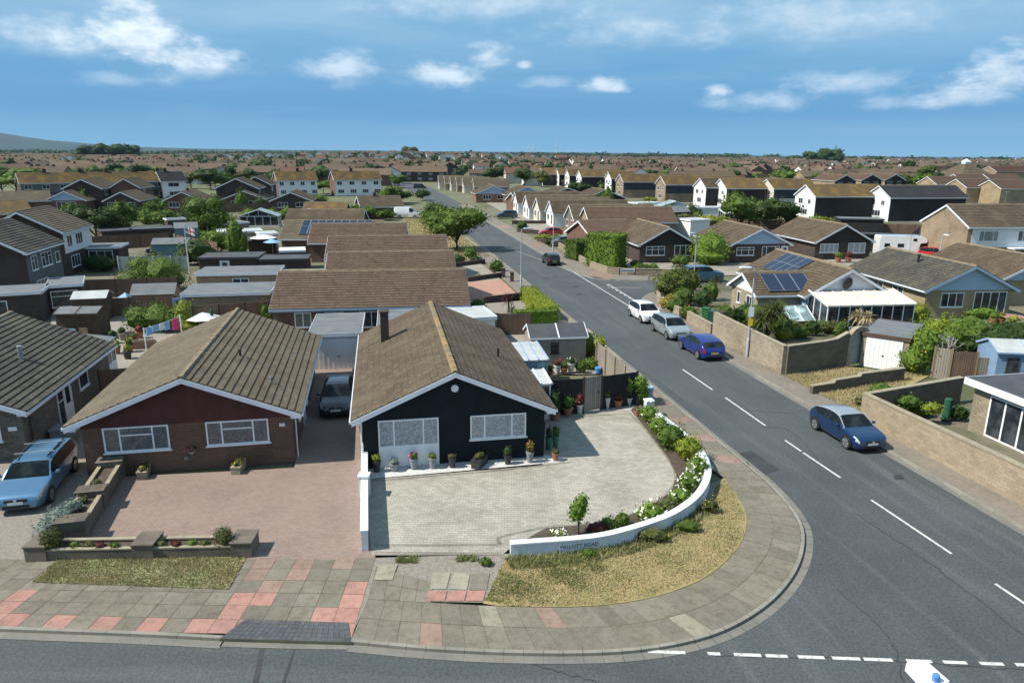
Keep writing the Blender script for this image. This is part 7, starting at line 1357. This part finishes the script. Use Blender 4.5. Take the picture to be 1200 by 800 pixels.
for i, (pn, wl_) in enumerate((((1095,232),'brick_yellow'),((1130,238),'brick_yellow'),((1170,240),'brick_yellow'),((1215,238),'brick_yellow'),((1125,226),'brick_tan'),((1160,226),'brick_yellow'))):
    face_road('tan walled house with a low gable, %s among the roofs behind the brick house' % ('first','second','third','fourth','fifth','sixth')[i], pn, 9, 14, 4.6, 6.8, wl_, 'roof_red', None, 'tan houses behind the brick house', wins=[])
for i, (x, y, h, r, mt, lb) in enumerate(((866,272,7.6,4.0,'leaf_mid','large leafy tree behind the blue gabled bungalow, left of two'),(912,274,7.0,4.4,'leaf_dark','large leafy tree behind the blue gabled bungalow, right of two'),(886,268,7.2,4.2,'leaf_mid','leafy tree between the two large ones'),(680,236,7.,4.,'leaf_dark','dark tree before the staggered white ends'),(973,193.5,27.,19.,'leaf_dark','tall dark tree group on the horizon, right one'),(953,193.5,21.,17.,'leaf_dark','tall dark tree group on the horizon, left one'),(1061,212,12.,5.,'leaf_dark','tall dark poplar left of the pyramid roof'),(1083,214,9.5,5.5,'leaf_mid','tall tree between the poplar and the pyramid roof'),(1102,214,6.5,6.,'leaf_mid','broad tree left of the pyramid roof'),(893,200,9.,6.,'leaf_dark','dark tree in the roofs right of centre'),(888,228,6.,6.,'leaf_lime','yellow green tree behind the white terrace ends'),(800,268,3.2,3.,'leaf_olive','olive tree beside the dark timber chalet'),(765,266,3.,2.4,'leaf_mid','bushy tree beside the dark brick bungalow'),(738,266,3.4,2.4,'leaf_mid','small tree behind the reddish roof'),(835,268,2.6,3.,'leaf_lime','lime green shrubs behind the blue gabled bungalow'),(762,242,2.6,2.,'leaf_lime','yellow green bush before the dark terrace'),(960,264,1.8,2.2,'leaf_lime','lime bush beside the black sided house'),(480,188,27.,17.,'leaf_olive','large round yellow green tree on the horizon'),(106,187.5,25,22,'leaf_dark','long dark wood on the left horizon, left part'),(128,187.5,27,26,'leaf_dark','long dark wood on the left horizon, middle'),(150,187.5,25,22,'leaf_dark','long dark wood on the left horizon, right part'))):
    tree('broad_tree', lb, at(x,y), h, r, mt, 1100 if h < 20 else 2600, .5 if h < 9 else .9 if h < 20 else 2.0, seed=60+i, trunk=.12 if h < 20 else .02, lobes=10 if h < 20 else 14, core=.7 if h < 20 else .85)
# more of the back gardens: shrubs, small trees and fences between the plots
pl('left_garden_ground', [(-60,300),(-40,230),(450,236),(400,262),(330,262),(320,330),(60,345)], 'garden_mix', -.012); pl('right_garden_ground', [(560,240),(700,278),(760,300),(1240,320),(1240,236),(700,222)], 'garden_mix', -.012)
MARKS = [(at(px,py),n) for px, py, n in ((246,281,'tall leafy light green tree'),(114,286,'wide dark spreading tree'),(304,266,'pointed conservatory'),(222,318,'flagpole'),(220,286,'teal grey shed'),(118,300,'garden room'),(281,272,'long pale flat shed roof'),(180,274,'long dark shelter'),(252,296,'bright yellow green bush'),(340,247,'gabled bungalow left of the orange roof'),(285,251,'brick gabled bungalow behind the tall tree'),(142,247,'brown brick gabled bungalow'),(75,247,'blue gabled house'),(393,262,'grey brown roofed bungalow'),(267,332,'middle grey garage'),(190,318,'pale green fence'),(200,307,'long blue grey shed'),(625,261,'cream gabled bungalow'),(710,243,'dark gabled bungalow with white windows'),(795,262,'dark timber chalet'),(821,258,'white flat roofed block'),(836,244,'three white terrace ends'),(886,268,'leafy trees behind the blue gable'),(953,260,'golden roofed white house'),(1010,260,'slate roofed white house'),(750,240,'dark boarded terrace'),(660,236,'solar strip roof'),(791,252,'blue glass conservatory'),(862,262,'white lean-to'),(690,275,'reddish roofed bungalow'),(310,285,'open white parasol'),(60,290,'two-storey houses at the left edge'))]
DIRS = ((60,'beyond the houses at the left edge'),(100,'left of the long wood'),(145,'below the long dark wood'),(195,'beyond the long terrace'),(225,'beyond the solar end block'),(262,'beyond the dark round tree'),(320,'beyond the large dark gables'),(375,'beyond the left white terrace'),(415,'beyond the right white terrace'),(455,'left of the far road'),(500,'by the horizon above the road bend'),(545,'beyond the pale gabled cluster'),(600,'beyond the blue gabled bungalows'),(640,'below the wind turbines'),(690,'beyond the tan terrace ends'),(735,'beyond the largest tan terrace end'),(790,'beyond the dark boarded terrace'),(835,'beyond the first white terrace end'),(880,'beyond the third white terrace end'),(930,'beyond the cream terrace end'),(985,'below the tall dark trees'),(1045,'beyond the slate roof'),(1090,'beyond the tall poplar'),(1180,'beside the pyramid roof'),(9999,'at the right edge of the town'))
def spot(x, y):
    px = 600+859*x/y; return next(n for m_, n in DIRS if px < m_)
sp_ = []
for i, (mt, r, h) in enumerate((('leaf_mid',1.3,1.2),('leaf_dark',1.5,1.4),('leaf_olive',1.1,1.0),('leaf_bright',1.2,1.1),('leaf_mid',1.0,2.0))):
    sp_.append(bush('garden_shrub','x','shrub',(0,0,0),[(0,0,h*.9,r,r*.9,h),(r*.7,.2,h*.6,r*.7,r*.6,h*.7),(-r*.6,-.2,h*.65,r*.7,r*.7,h*.7)],420,.3,mt,core=.74))
def pin(P, x, y): return bool(in_poly(P,np.array([x]),np.array([y]))[0])
gg = random.Random(5); used_ = [0]*5; nm_ = ('mid green','dark','olive','bright green','tall green')
A1 = [(p.x,p.y) for p in V2([(60,300),(90,262),(60,240),(240,236),(420,240),(330,262),(318,300),(300,318),(215,330),(100,335)],0)]
A2 = [(p.x,p.y) for p in V2([(600,240),(690,236),(720,244),(780,250),(960,262),(1000,268),(930,276),(900,268),(840,266),(760,270),(700,262)],0)]
for A, n, side in ((A1,60,'left'),(A2,48,'right')):
    P_ = np.array(A); k = 0
    while k < n:
        x, y = gg.uniform(P_[:,0].min(),P_[:,0].max()), gg.uniform(P_[:,1].min(),P_[:,1].max())
        if not pin(A,x,y): continue
        k += 1; i = gg.choice((0,0,1,1,2,3,4)); s_ = gg.uniform(.7,1.5)
        if used_[i]: t = copy_tree(sp_[i],(x,y,0),gg.random()*6)
        else: t = sp_[i]; t.location = (x,y,0); used_[i] = 1
        t.scale = (s_,s_,s_*gg.uniform(.8,1.2)); bl = min(MARKS, key=lambda q: (q[0].x-x)**2+(q[0].y-y)**2); dl = x-bl[0].x; rel = 'close to' if math.hypot(dl,y-bl[0].y) < 4 else ('behind' if y-bl[0].y > abs(dl) else 'before' if bl[0].y-y > abs(dl) else 'right of' if dl > 0 else 'left of')
        sz = 'small ' if s_ < .95 else 'large ' if s_ > 1.25 else ''; t['label'] = '%s%s garden shrub %s the %s' % (sz,nm_[i],rel,bl[1]); t['group'] = 'shrubs of the back gardens'
for a, b, lb in (((60,262),(236,256),'long brown fence behind the dark tree'),((236,250),(318,247),'brown fence below the gabled bungalows'),((208,290),(256,300),'brown fence beside the teal shed'),((100,350),(210,346),'dark fence behind the garden bar'),((40,247),(120,245),'brown fence before the blue gabled house')):
    fence('garden_fence',lb,V2([a,b],0),1.8,'fence_brown','wood_dark',step=2.4,group=None)
for a, b, lb in (((690,247),(780,262),'brown fence behind the bungalows right of the road'),((830,266),(940,271),'brown fence before the white terrace ends'),((960,272),(1090,276),'dark fence before the slate roofed white house'),((1060,292),(1076,278),'brown fence by the motorhome')):
    fence('garden_fence',lb,V2([a,b],0),1.8,'fence_brown','wood_dark',step=2.6,group=None)
# pyramid roofed hall
ph = thing('pyramid_roof_hall','hall with a brown pyramid roof and a small white lantern among the right roofs','hall',at(1146,216),HA); m = MB(); m.box(-10,10,0,20,0,2.8); m.build('wall','brick_tan',ph); m = MB()
for a, b in (((-11.5,-1.5),(11.5,-1.5)),((11.5,-1.5),(11.5,21.5)),((11.5,21.5),(-11.5,21.5)),((-11.5,21.5),(-11.5,-1.5))): m.face([(*a,2.6),(*b,2.6),(b[0]*.1,10+(b[1]-10)*.1,10.),(a[0]*.1,10+(a[1]-10)*.1,10.)])
rf = m.build('roof','roof_brown',ph); m = MB(); m.box(-1.4,1.4,8.6,11.4,9.7,10.8); 
for a, b in (((-1.7,8.3),(1.7,8.3)),((1.7,8.3),(1.7,11.7)),((1.7,11.7),(-1.7,11.7)),((-1.7,11.7),(-1.7,8.3))): m.face([(*a,10.8),(*b,10.8),(0,10,12.4)])
m.build('lantern','trim_white',rf)
for lb, pa, pb in (('long low building with a red brown roof left of the pyramid roof',(1098,201),(1150,201)),('long low building with a red brown roof right of the pyramid roof',(1168,201),(1240,201))):
    t = sideways(lb,pa,pb,4.5,12,'roof_farred','brick_tan',he=4.6,hr=7.6,lift=.1); t.name = 'long_building'; t['category'] = 'building'
# ---------------------------------------------------------------- the town to the horizon
def simple_house(w_, d, he, hr, wall, roof, two):
    t = thing('town_house','x','house'); hw = w_/2; m = MB(); hr2 = hr-.02
    m.face([(-hw,0,0),(hw,0,0),(hw,0,he),(0,0,hr2),(-hw,0,he)]); m.face([(hw,d,0),(-hw,d,0),(-hw,d,he),(0,d,hr2),(hw,d,he)]); m.face([(hw,0,0),(hw,d,0),(hw,d,he),(hw,0,he)]); m.face([(-hw,d,0),(-hw,0,0),(-hw,0,he),(-hw,d,he)]); m.build('wall',wall,t)
    m = MB(); slope(m,-hw-.4,he-.4*(hr-he)/hw,0,hr,-.3,d+.3,.12); slope(m,hw+.4,he-.4*(hr-he)/hw,0,hr,-.3,d+.3,.12); m.cur = 1
    for y in (d*.3,d*.8): m.box(-.45,.45,y-.3,y+.3,hr-.3,hr+.9)
    m.build('roof',[roof,'brick_dark'],t); m = MB(); fmF = face_map('F',w_,d); fmR = face_map('R',w_,d)
    for z_ in ((.9,3.3) if two else (.9,)):
        for u in (-w_*.25,w_*.25): fbox(m,fmF,u-.9,u+.9,.01,.06,z_,z_+1.2)
        n_ = max(1,int(d/5))
        for i in range(n_): u = d*(i+.5)/n_; fbox(m,fmR,u-1.,u+1.,.01,.06,z_,z_+1.2)
    o = m.build('windows','window_far',t); o.name = 'window_glazing'; return t
M['window_far'] = flat('far_window', (.35,.38,.42), .3, c2=(.1,.11,.13), scale=.6)
protos = []
LB = {('w','g'):'white walled house','d':''}
for i, (wl_, rf, two, L_) in enumerate((('brick_brown','roof_far',True,18),('white_render','roof_far',True,10),('brick_tan','roof_far',False,12),('brick_dark','roof_far',True,26),('cream_render','roof_farred',True,9),('brick_red','roof_farred',True,10),('brick_yellow','roof_far',True,14),('white_render','roof_farred',True,9))):
    protos.append((simple_house(8.5,L_,5. if two else 2.6,7.6 if two else 4.8,wl_,rf,two), ('brown brick','white walled','tan brick','dark brick','cream walled','red brick','yellow brick','white walled')[i], ('brown','brown','brown','brown','red','red','brown','red')[i], L_))
g = random.Random(21); cells = []
y = 268.
while y < 2600:
    x = -.80*y+g.uniform(0,30)
    while x < .80*y:
        px = 600+859*x/y
        ok = True
        if y < 330 and px < 470: ok = y > 300
        if px > 570 and y < 300: ok = False
        if 470 < px < 600 and y < 420: ok = px < 500 and y > 380
        if px > 940 and y < 330: ok = px < 1100 and y > 315
        if 1085 < px < 1250 and y < 640: ok = False
        if ok and g.random() < .86: cells.append((x+g.uniform(-4,4), y+g.uniform(-5,5)))
        x += g.uniform(24,44)
    y *= 1.055; y += 4
cells.sort(key=lambda c: c[1]); used = [0]*len(protos); NM = 255; bulk = []
for k, (x, y) in enumerate(cells):
    hill = 9*math.exp(-((x+170)/260)**2-((y-1150)/330)**2)   # the low rise of red roofs left of centre
    redz = hill > 2.
    i = g.choice((4,5,7,4,1)) if redz else g.choice((0,0,1,2,3,1,6,2,6,0,4,7) if x > 0 else (0,0,3,1,2,1,6,2,3,4,6))
    rz = HA+(R(90) if g.random() < .62 and not redz else g.choice((0,R(180),R(-90))))+g.uniform(-.05,.05); 
    if k < NM:
        P_, wn, rn, L_ = protos[i]; lb = '%s house with a %s roof %s, %s rows' % (wn, rn, spot(x,y), 'near' if y < 345 else 'second' if y < 410 else 'middle' if y < 490 else 'far' if y < 580 else 'farthest')
        if used[i]: t = copy_tree(P_, (x,y,hill-.05), rz)
        else: t = P_; t.location = (x,y,hill-.05); t.rotation_euler = (0,0,rz); used[i] = 1
        t['label'] = lb; t['group'] = 'houses of the distant town'; t.scale = (g.uniform(.9,1.15),g.uniform(.8,1.3),g.uniform(.9,1.08))
    else: bulk.append((x,y,hill,i,rz,g.uniform(.85,1.3)))
for P_, u_ in zip([p_[0] for p_ in protos], used):
    if not u_:
        for o_ in list(P_.children_recursive)+[P_]: bpy.data.objects.remove(o_)
bm_ = MB(); wm = {'brick_brown':0,'white_render':1,'brick_tan':2,'brick_dark':3,'cream_render':4,'brick_red':5,'brick_yellow':6}; mats = ['brick_brown','white_render','brick_tan','brick_dark','cream_render','brick_red','brick_yellow','roof_far','roof_farred','roof_brown']
for x, y, z, i, rz, s in bulk:
    P_, wn, rn, L_ = protos[i]; two = i != 2; he, hr = (5.,7.8) if two else (2.7,4.9); hw = 4.4; d = L_*s; c, s_ = math.cos(rz), math.sin(rz)
    def q(a, b, zz): return (x+a*c-b*s_, y+a*s_+b*c, z+zz)
    bm_.cur = wm[[k for k in wm][(0,1,2,3,4,5,6,1)[i]]]
    bm_.face([q(-hw,0,0),q(hw,0,0),q(hw,0,he),q(0,0,hr),q(-hw,0,he)]); bm_.face([q(hw,d,0),q(-hw,d,0),q(-hw,d,he),q(0,d,hr),q(hw,d,he)]); bm_.face([q(hw,0,0),q(hw,d,0),q(hw,d,he),q(hw,0,he)]); bm_.face([q(-hw,d,0),q(-hw,0,0),q(-hw,0,he),q(-hw,d,he)])
    bm_.cur = 8 if rn == 'red' and (hill > .8 or g.random() < .3) else g.choice((7,7,9)); e = .3
    bm_.face([q(-hw-e,-e,he-.1),q(0,-e,hr+.1),q(0,d+e,hr+.1),q(-hw-e,d+e,he-.1)]); bm_.face([q(hw+e,-e,he-.1),q(hw+e,d+e,he-.1),q(0,d+e,hr+.1),q(0,-e,hr+.1)])
tag(bm_.build('distant_houses',mats), kind='stuff')
# trees of the town: five kinds copied
tp_ = []
for i, (mt, h, r) in enumerate((('leaf_mid',7,4.5),('leaf_dark',8,4.5),('leaf_olive',6,4),('leaf_bright',6,4.2),('leaf_far',9,6))):
    tp_.append(tree('town_tree','x',(0,0,0),h,r,mt,500,.75,seed=90+i,trunk=.15,lobes=8,core=.74))
kinds = ('green','dark green','olive green','bright green','large green'); used = [0]*5
tc_ = []
for k in range(2200):
    y = 275*math.exp(g.random()**.9*2.3); x = g.uniform(-.78,.78)*y; px = 600+859*x/y
    if (470 < px < 570 and y < 420) or (y < 300 and px > 560) or (px > 1100 and y < 500 and g.random() < .7): continue
    tc_.append((x,y))
tc_.sort(key=lambda c: c[1]); tb = []
for k, (x, y) in enumerate(tc_):
    i = g.choice((0,0,1,1,2,3,4)); s = g.uniform(.7,1.25); hill = 9*math.exp(-((x+170)/260)**2-((y-1150)/330)**2)
    if k < 200:
        lb = '%s tree among the %s roofs %s' % (kinds[i], 'nearest' if y < 340 else 'middle' if y < 410 else 'far', spot(x,y))
        if used[i]: t = copy_tree(tp_[i], (x,y,hill-.1), g.random()*6)
        else: t = tp_[i]; t.location = (x,y,hill-.1); used[i] = 1
        t['label'] = lb; t['group'] = 'trees of the distant town'; t.scale = (s,s,s*g.uniform(.8,1.05))
    else: tb.append((x,y,hill,s))
for P_, u_ in zip(tp_, used):
    if not u_:
        for o_ in list(P_.children_recursive)+[P_]: bpy.data.objects.remove(o_)
V = []
for x, y, z, s in tb: V.append(leaf_arrays([(x,y,z+3.2*s,4.2*s,4.2*s,3.3*s),(x+2*s,y,z+2.4*s,3.2*s,3*s,2.4*s)],70,2.6*s,.3))
for k in range(520):
    y = g.uniform(1500,3600); x = g.uniform(-.8,.75)*y; s = g.uniform(.9,2.0); V.append(leaf_arrays([(x,y,3.*s,9*s,5*s,3.6*s)],50,4.2*s,.3))
for k in range(420):
    y = g.uniform(3000,4400); x = -2900+6000*g.random(); 
    if x > .36*y: continue
    s = g.uniform(1.2,2.3); V.append(leaf_arrays([(x,y,4.*s,24*s,12*s,4.4*s)],60,8.*s,.3))
quads_obj('distant_woods',np.concatenate(V),'leaf_far',None,'stuff')
# ---------------------------------------------------------------- hills, sea, wind turbines
M['hill'] = flat('hazed_hill_grass', (.025,.055,.045), .95, c2=(.015,.03,.025), scale=.004, var=.2); M['sea'] = flat('sea_water', (.03,.09,.17), .3, scale=.001, var=.05)  # hill grass darkened and shifted blue to carry distance haze in its colour
def ridge(name, prof, y0, y1, mat):
    m = MB(); n = len(prof)
    for j in range(n-1):
        (xa,ha),(xb,hb) = prof[j],prof[j+1]; st_ = 6
        for i in range(st_):
            f0, f1 = i/st_, (i+1)/st_; e = lambda f: math.sin(f*math.pi/2)**1.3; Y = lambda f: y0+(y1-y0)*f
            P = lambda x, h, f: (x*(Y(f)/y1), Y(f), h*e(f)-.5); m.face([P(xa,ha,f0),P(xb,hb,f0),P(xb,hb,f1),P(xa,ha,f1)])
    for (xa,ha),(xb,hb) in zip(prof,prof[1:]): m.face([(xa,y1,ha-.5),(xb,y1,hb-.5),(xb*1.2,y1*1.3,-1),(xa*1.2,y1*1.3,-1)])
    tag(m.build(name,mat,smooth=True), kind='structure')
ridge('hills', [(-9000,300),(-7200,268),(-6200,228),(-5600,208),(-5300,188),(-5050,150),(-4800,118),(-4550,100),(-4250,76),(-3900,58),(-3400,46),(-2500,36),(-1700,36),(-900,32),(-200,30),(600,30),(1400,24),(2200,12),(3000,0)], 4600, 7600, 'hill')
sheet('sea', [(1350,3300),(1850,2500),(2600,2350),(18000,2350),(18000,29500),(3600,29500),(2600,9000)], .3, 'sea')
tt = None
for i, (px, py) in enumerate(((619,176.5),(626,177.5),(652,176))):
    d = (_r*((px-600)/F)+_u*((400-py)/F)+_f); y = 4300.; pos = Vector((d.x/d.y*y,y,0)); lb = ('white wind turbine on the horizon, leftmost of three','white wind turbine on the horizon, middle of three','white wind turbine on the horizon, rightmost and tallest of three')[i]
    if tt is None:
        t = tt = thing('wind_turbine',lb,'wind turbine',pos,0,'wind turbines on the horizon'); m = MB(); m.lathe([(2.6,0),(1.7,62)],(0,0,0),8); m.build('tower','trim_white',t); m = MB(); m.box(-2,2,-4,4,62,65.5); m.build('nacelle','trim_white',t)
        for a in (90,210,330): m = MB(); ca, sa = math.cos(R(a)), math.sin(R(a)); m.bar((0,-4.6,63.7),(ca*34,-4.6,63.7+sa*34),1.9,.8); m.build('blade','trim_white',t)
    else: t = copy_tree(tt,pos,0,lb)
    t.scale = (1.,1.,(.92,.9,1.1)[i])
# a pale industrial building far left, warehouses
for i, (pa, pb, lb) in enumerate((((195,181.8),(222,181.8),'long white warehouse on the far left skyline'),((700,190),(715,190),'white building among the roofs right of centre'))):
    a, b = at(*pa,4.), at(*pb,4.); m = MB(); m.box(0,(b-a).length,0,20,0,7); o = m.build('warehouse','felt_pale'); o.location = (a.x,a.y,0); tag(o,lb,'warehouse'); c_ = MB(); c_.box(-.5,(b-a).length+.5,-.5,20.5,7.002,7.8); c_.build('roof','felt',o)
# haze
hz = MB(); hz.box(-9500,9500,-150,9900,-1.5,330); ho = hz.build('haze','black'); ho['kind'] = 'stuff'; hm = bpy.data.materials.new('haze'); hm.use_nodes = True; hn = hm.node_tree; hn.nodes.remove(hn.nodes['Principled BSDF']); pv = hn.nodes.new('ShaderNodeVolumePrincipled'); pv.inputs['Density'].default_value = .00003; pv.inputs['Color'].default_value = (.42,.68,1.,1); hn.links.new(pv.outputs[0], hn.nodes['Material Output'].inputs['Volume']); ho.data.materials.clear(); ho.data.materials.append(hm)
# ---------------------------------------------------------------- sun and sky
AZ = R(13); EL = R(49)
to_sun = Vector((-math.cos(AZ)*math.cos(EL), -math.sin(AZ)*math.cos(EL), math.sin(EL)))
sl = bpy.data.lights.new('sun','SUN'); sl.energy = 5.0; sl.angle = R(.5); sl.color = (1,.945,.84); so = bpy.data.objects.new('sun', sl); COL.objects.link(so)
so.rotation_euler = (-to_sun).to_track_quat('-Z','Y').to_euler()
w = bpy.data.worlds.new('World'); SC.world = w; w.use_nodes = True; nt = w.node_tree; bg = nt.nodes['Background']; bg.inputs[1].default_value = .088
sky = N(nt, 'ShaderNodeTexSky', sky_type='NISHITA', sun_disc=False, sun_elevation=EL, sun_rotation=math.atan2(to_sun.x,to_sun.y), altitude=50, air_density=1., dust_density=.6, ozone_density=1.5)
tc = N(nt, 'ShaderNodeTexCoord'); sep = N(nt, 'ShaderNodeSeparateXYZ'); nt.links.new(tc.outputs['Generated'], sep.inputs[0])
def mth(op, a, b=None, c=None):
    n = nt.nodes.new('ShaderNodeMath'); n.operation = op
    for i, v in enumerate((a,b,c)):
        if v is None: continue
        if isinstance(v, bpy.types.NodeSocket): nt.links.new(v, n.inputs[i])
        else: n.inputs[i].default_value = v
    return n.outputs[0]
az = mth('ARCTAN2', sep.outputs[0], sep.outputs[1]); el = mth('ARCSINE', sep.outputs[2])
cmb = N(nt, 'ShaderNodeCombineXYZ'); nt.links.new(az, cmb.inputs[0]); nt.links.new(mth('MULTIPLY', el, 2.2), cmb.inputs[1])
# the blue air of the day: deep towards the horizon
rp = N(nt, 'ShaderNodeValToRGB'); nt.links.new(mth('MULTIPLY', el, 2.0), rp.inputs[0]); cr_ = rp.color_ramp
STOPS = [(0.0,(1.7,4.1,6.2)),(.03,(1.15,3.5,5.9)),(.10,(.6,2.65,5.3)),(.2,(.8,2.95,5.5)),(.32,(1.5,3.7,5.9)),(.5,(2.2,4.2,6.2)),(1.,(1.9,3.2,4.9))]
while len(cr_.elements) < len(STOPS): cr_.elements.new(.5)
for e_, (p_, c_) in zip(cr_.elements, STOPS): e_.position = p_; e_.color = (*c_,1)
skyc = mixc(nt, .88, sky.outputs[0], rp.outputs[0])
def nz(sc, detail=6, rough=.6, off=0., stretch=None):
    v = cmb.outputs[0]
    mp = N(nt, 'ShaderNodeMapping'); mp.inputs['Location'].default_value = (off,off*.7,off*1.3); mp.inputs['Scale'].default_value = stretch or (1,1,1); nt.links.new(v, mp.inputs[0])
    return noise(nt, mp.outputs[0], sc, detail, rough)
hi_ = mth('MULTIPLY', ramp(nt, nz(3.2,8,.62,3.1,(1,2.4,1)), .3, .7), ramp(nt, el, .05, .22)); 
skyc = mixc(nt, mth('MULTIPLY', hi_, .78), skyc, (3.7,5.4,6.9))
low = mth('MULTIPLY', ramp(nt, nz(2.,6,.6,9.,(1,5,1)), .42, .68), mth('SUBTRACT', 1., ramp(nt, el, .1, .22))); skyc = mixc(nt, mth('MULTIPLY', low, .5), skyc, (2.2,4.0,5.9))
edge = nz(16,7,.62,1.7); det = nz(38,5,.6,5.)
def cloud(skyc, px, py, rw, rh, bright=1.):
    d = (_r*((px-600)/F)+_u*((400-py)/F)+_f).normalized(); a0 = math.atan2(d.x,d.y); e0 = math.asin(d.z); ra, re = rw/860., rh/860.
    dx = mth('DIVIDE', mth('SUBTRACT', az, a0), ra); dy = mth('DIVIDE', mth('SUBTRACT', el, e0), re)
    dyb = mth('MULTIPLY', dy, mth('ADD', 1., mth('MULTIPLY', mth('LESS_THAN', dy, 0.), .55)))
    r2 = mth('ADD', mth('MULTIPLY', dx, dx), mth('MULTIPLY', dyb, dyb)); k = mth('SUBTRACT', 1., mth('SQRT', r2)); k = mth('ADD', k, mth('MULTIPLY', mth('SUBTRACT', edge, .5), 2.1)); k = mth('ADD', k, mth('MULTIPLY', mth('SUBTRACT', det, .5), .7))
    f = mth('MULTIPLY', ramp(nt, k, -.02, .95 if bright > .68 else 1.15), bright)
    lit = ramp(nt, mth('ADD', dy, mth('MULTIPLY', mth('SUBTRACT', edge, .5), 3.)), -1.0, .8)
    return mixc(nt, f, skyc, mixc(nt, lit, (3.5,5.1,6.6), (8.2,9.0,9.5)))
for c_ in ((30,48,70,30,.62),(95,58,42,22,.5),(165,44,48,38,.95),(215,70,62,24,.85),(400,85,65,26,.62),(505,92,75,22,.72),(572,70,32,22,.8),(705,103,34,12,.8),(845,108,24,11,.8),(890,122,70,18,.5),(1000,100,85,16,.55),(1130,118,60,18,.6),(1185,92,42,34,.75),(615,78,14,8,.7),(1060,122,50,14,.4),(240,85,90,18,.35),(640,100,50,10,.35),(150,95,60,12,.3),(560,8,160,26,.45),(960,30,200,40,.4),(760,40,160,30,.35)):
    skyc = cloud(skyc, *c_)
nt.links.new(skyc, bg.inputs[0])
SC.view_settings.view_transform = 'Standard'; SC.view_settings.look = 'None'; SC.view_settings.exposure = .46; SC.view_settings.gamma = 1
SC.cycles.max_bounces = 6; SC.cycles.diffuse_bounces = 3; SC.cycles.glossy_bounces = 3; SC.cycles.transmission_bounces = 4; SC.cycles.volume_bounces = 0
SC.render.engine = 'CYCLES'; SC.cycles.use_denoising = True
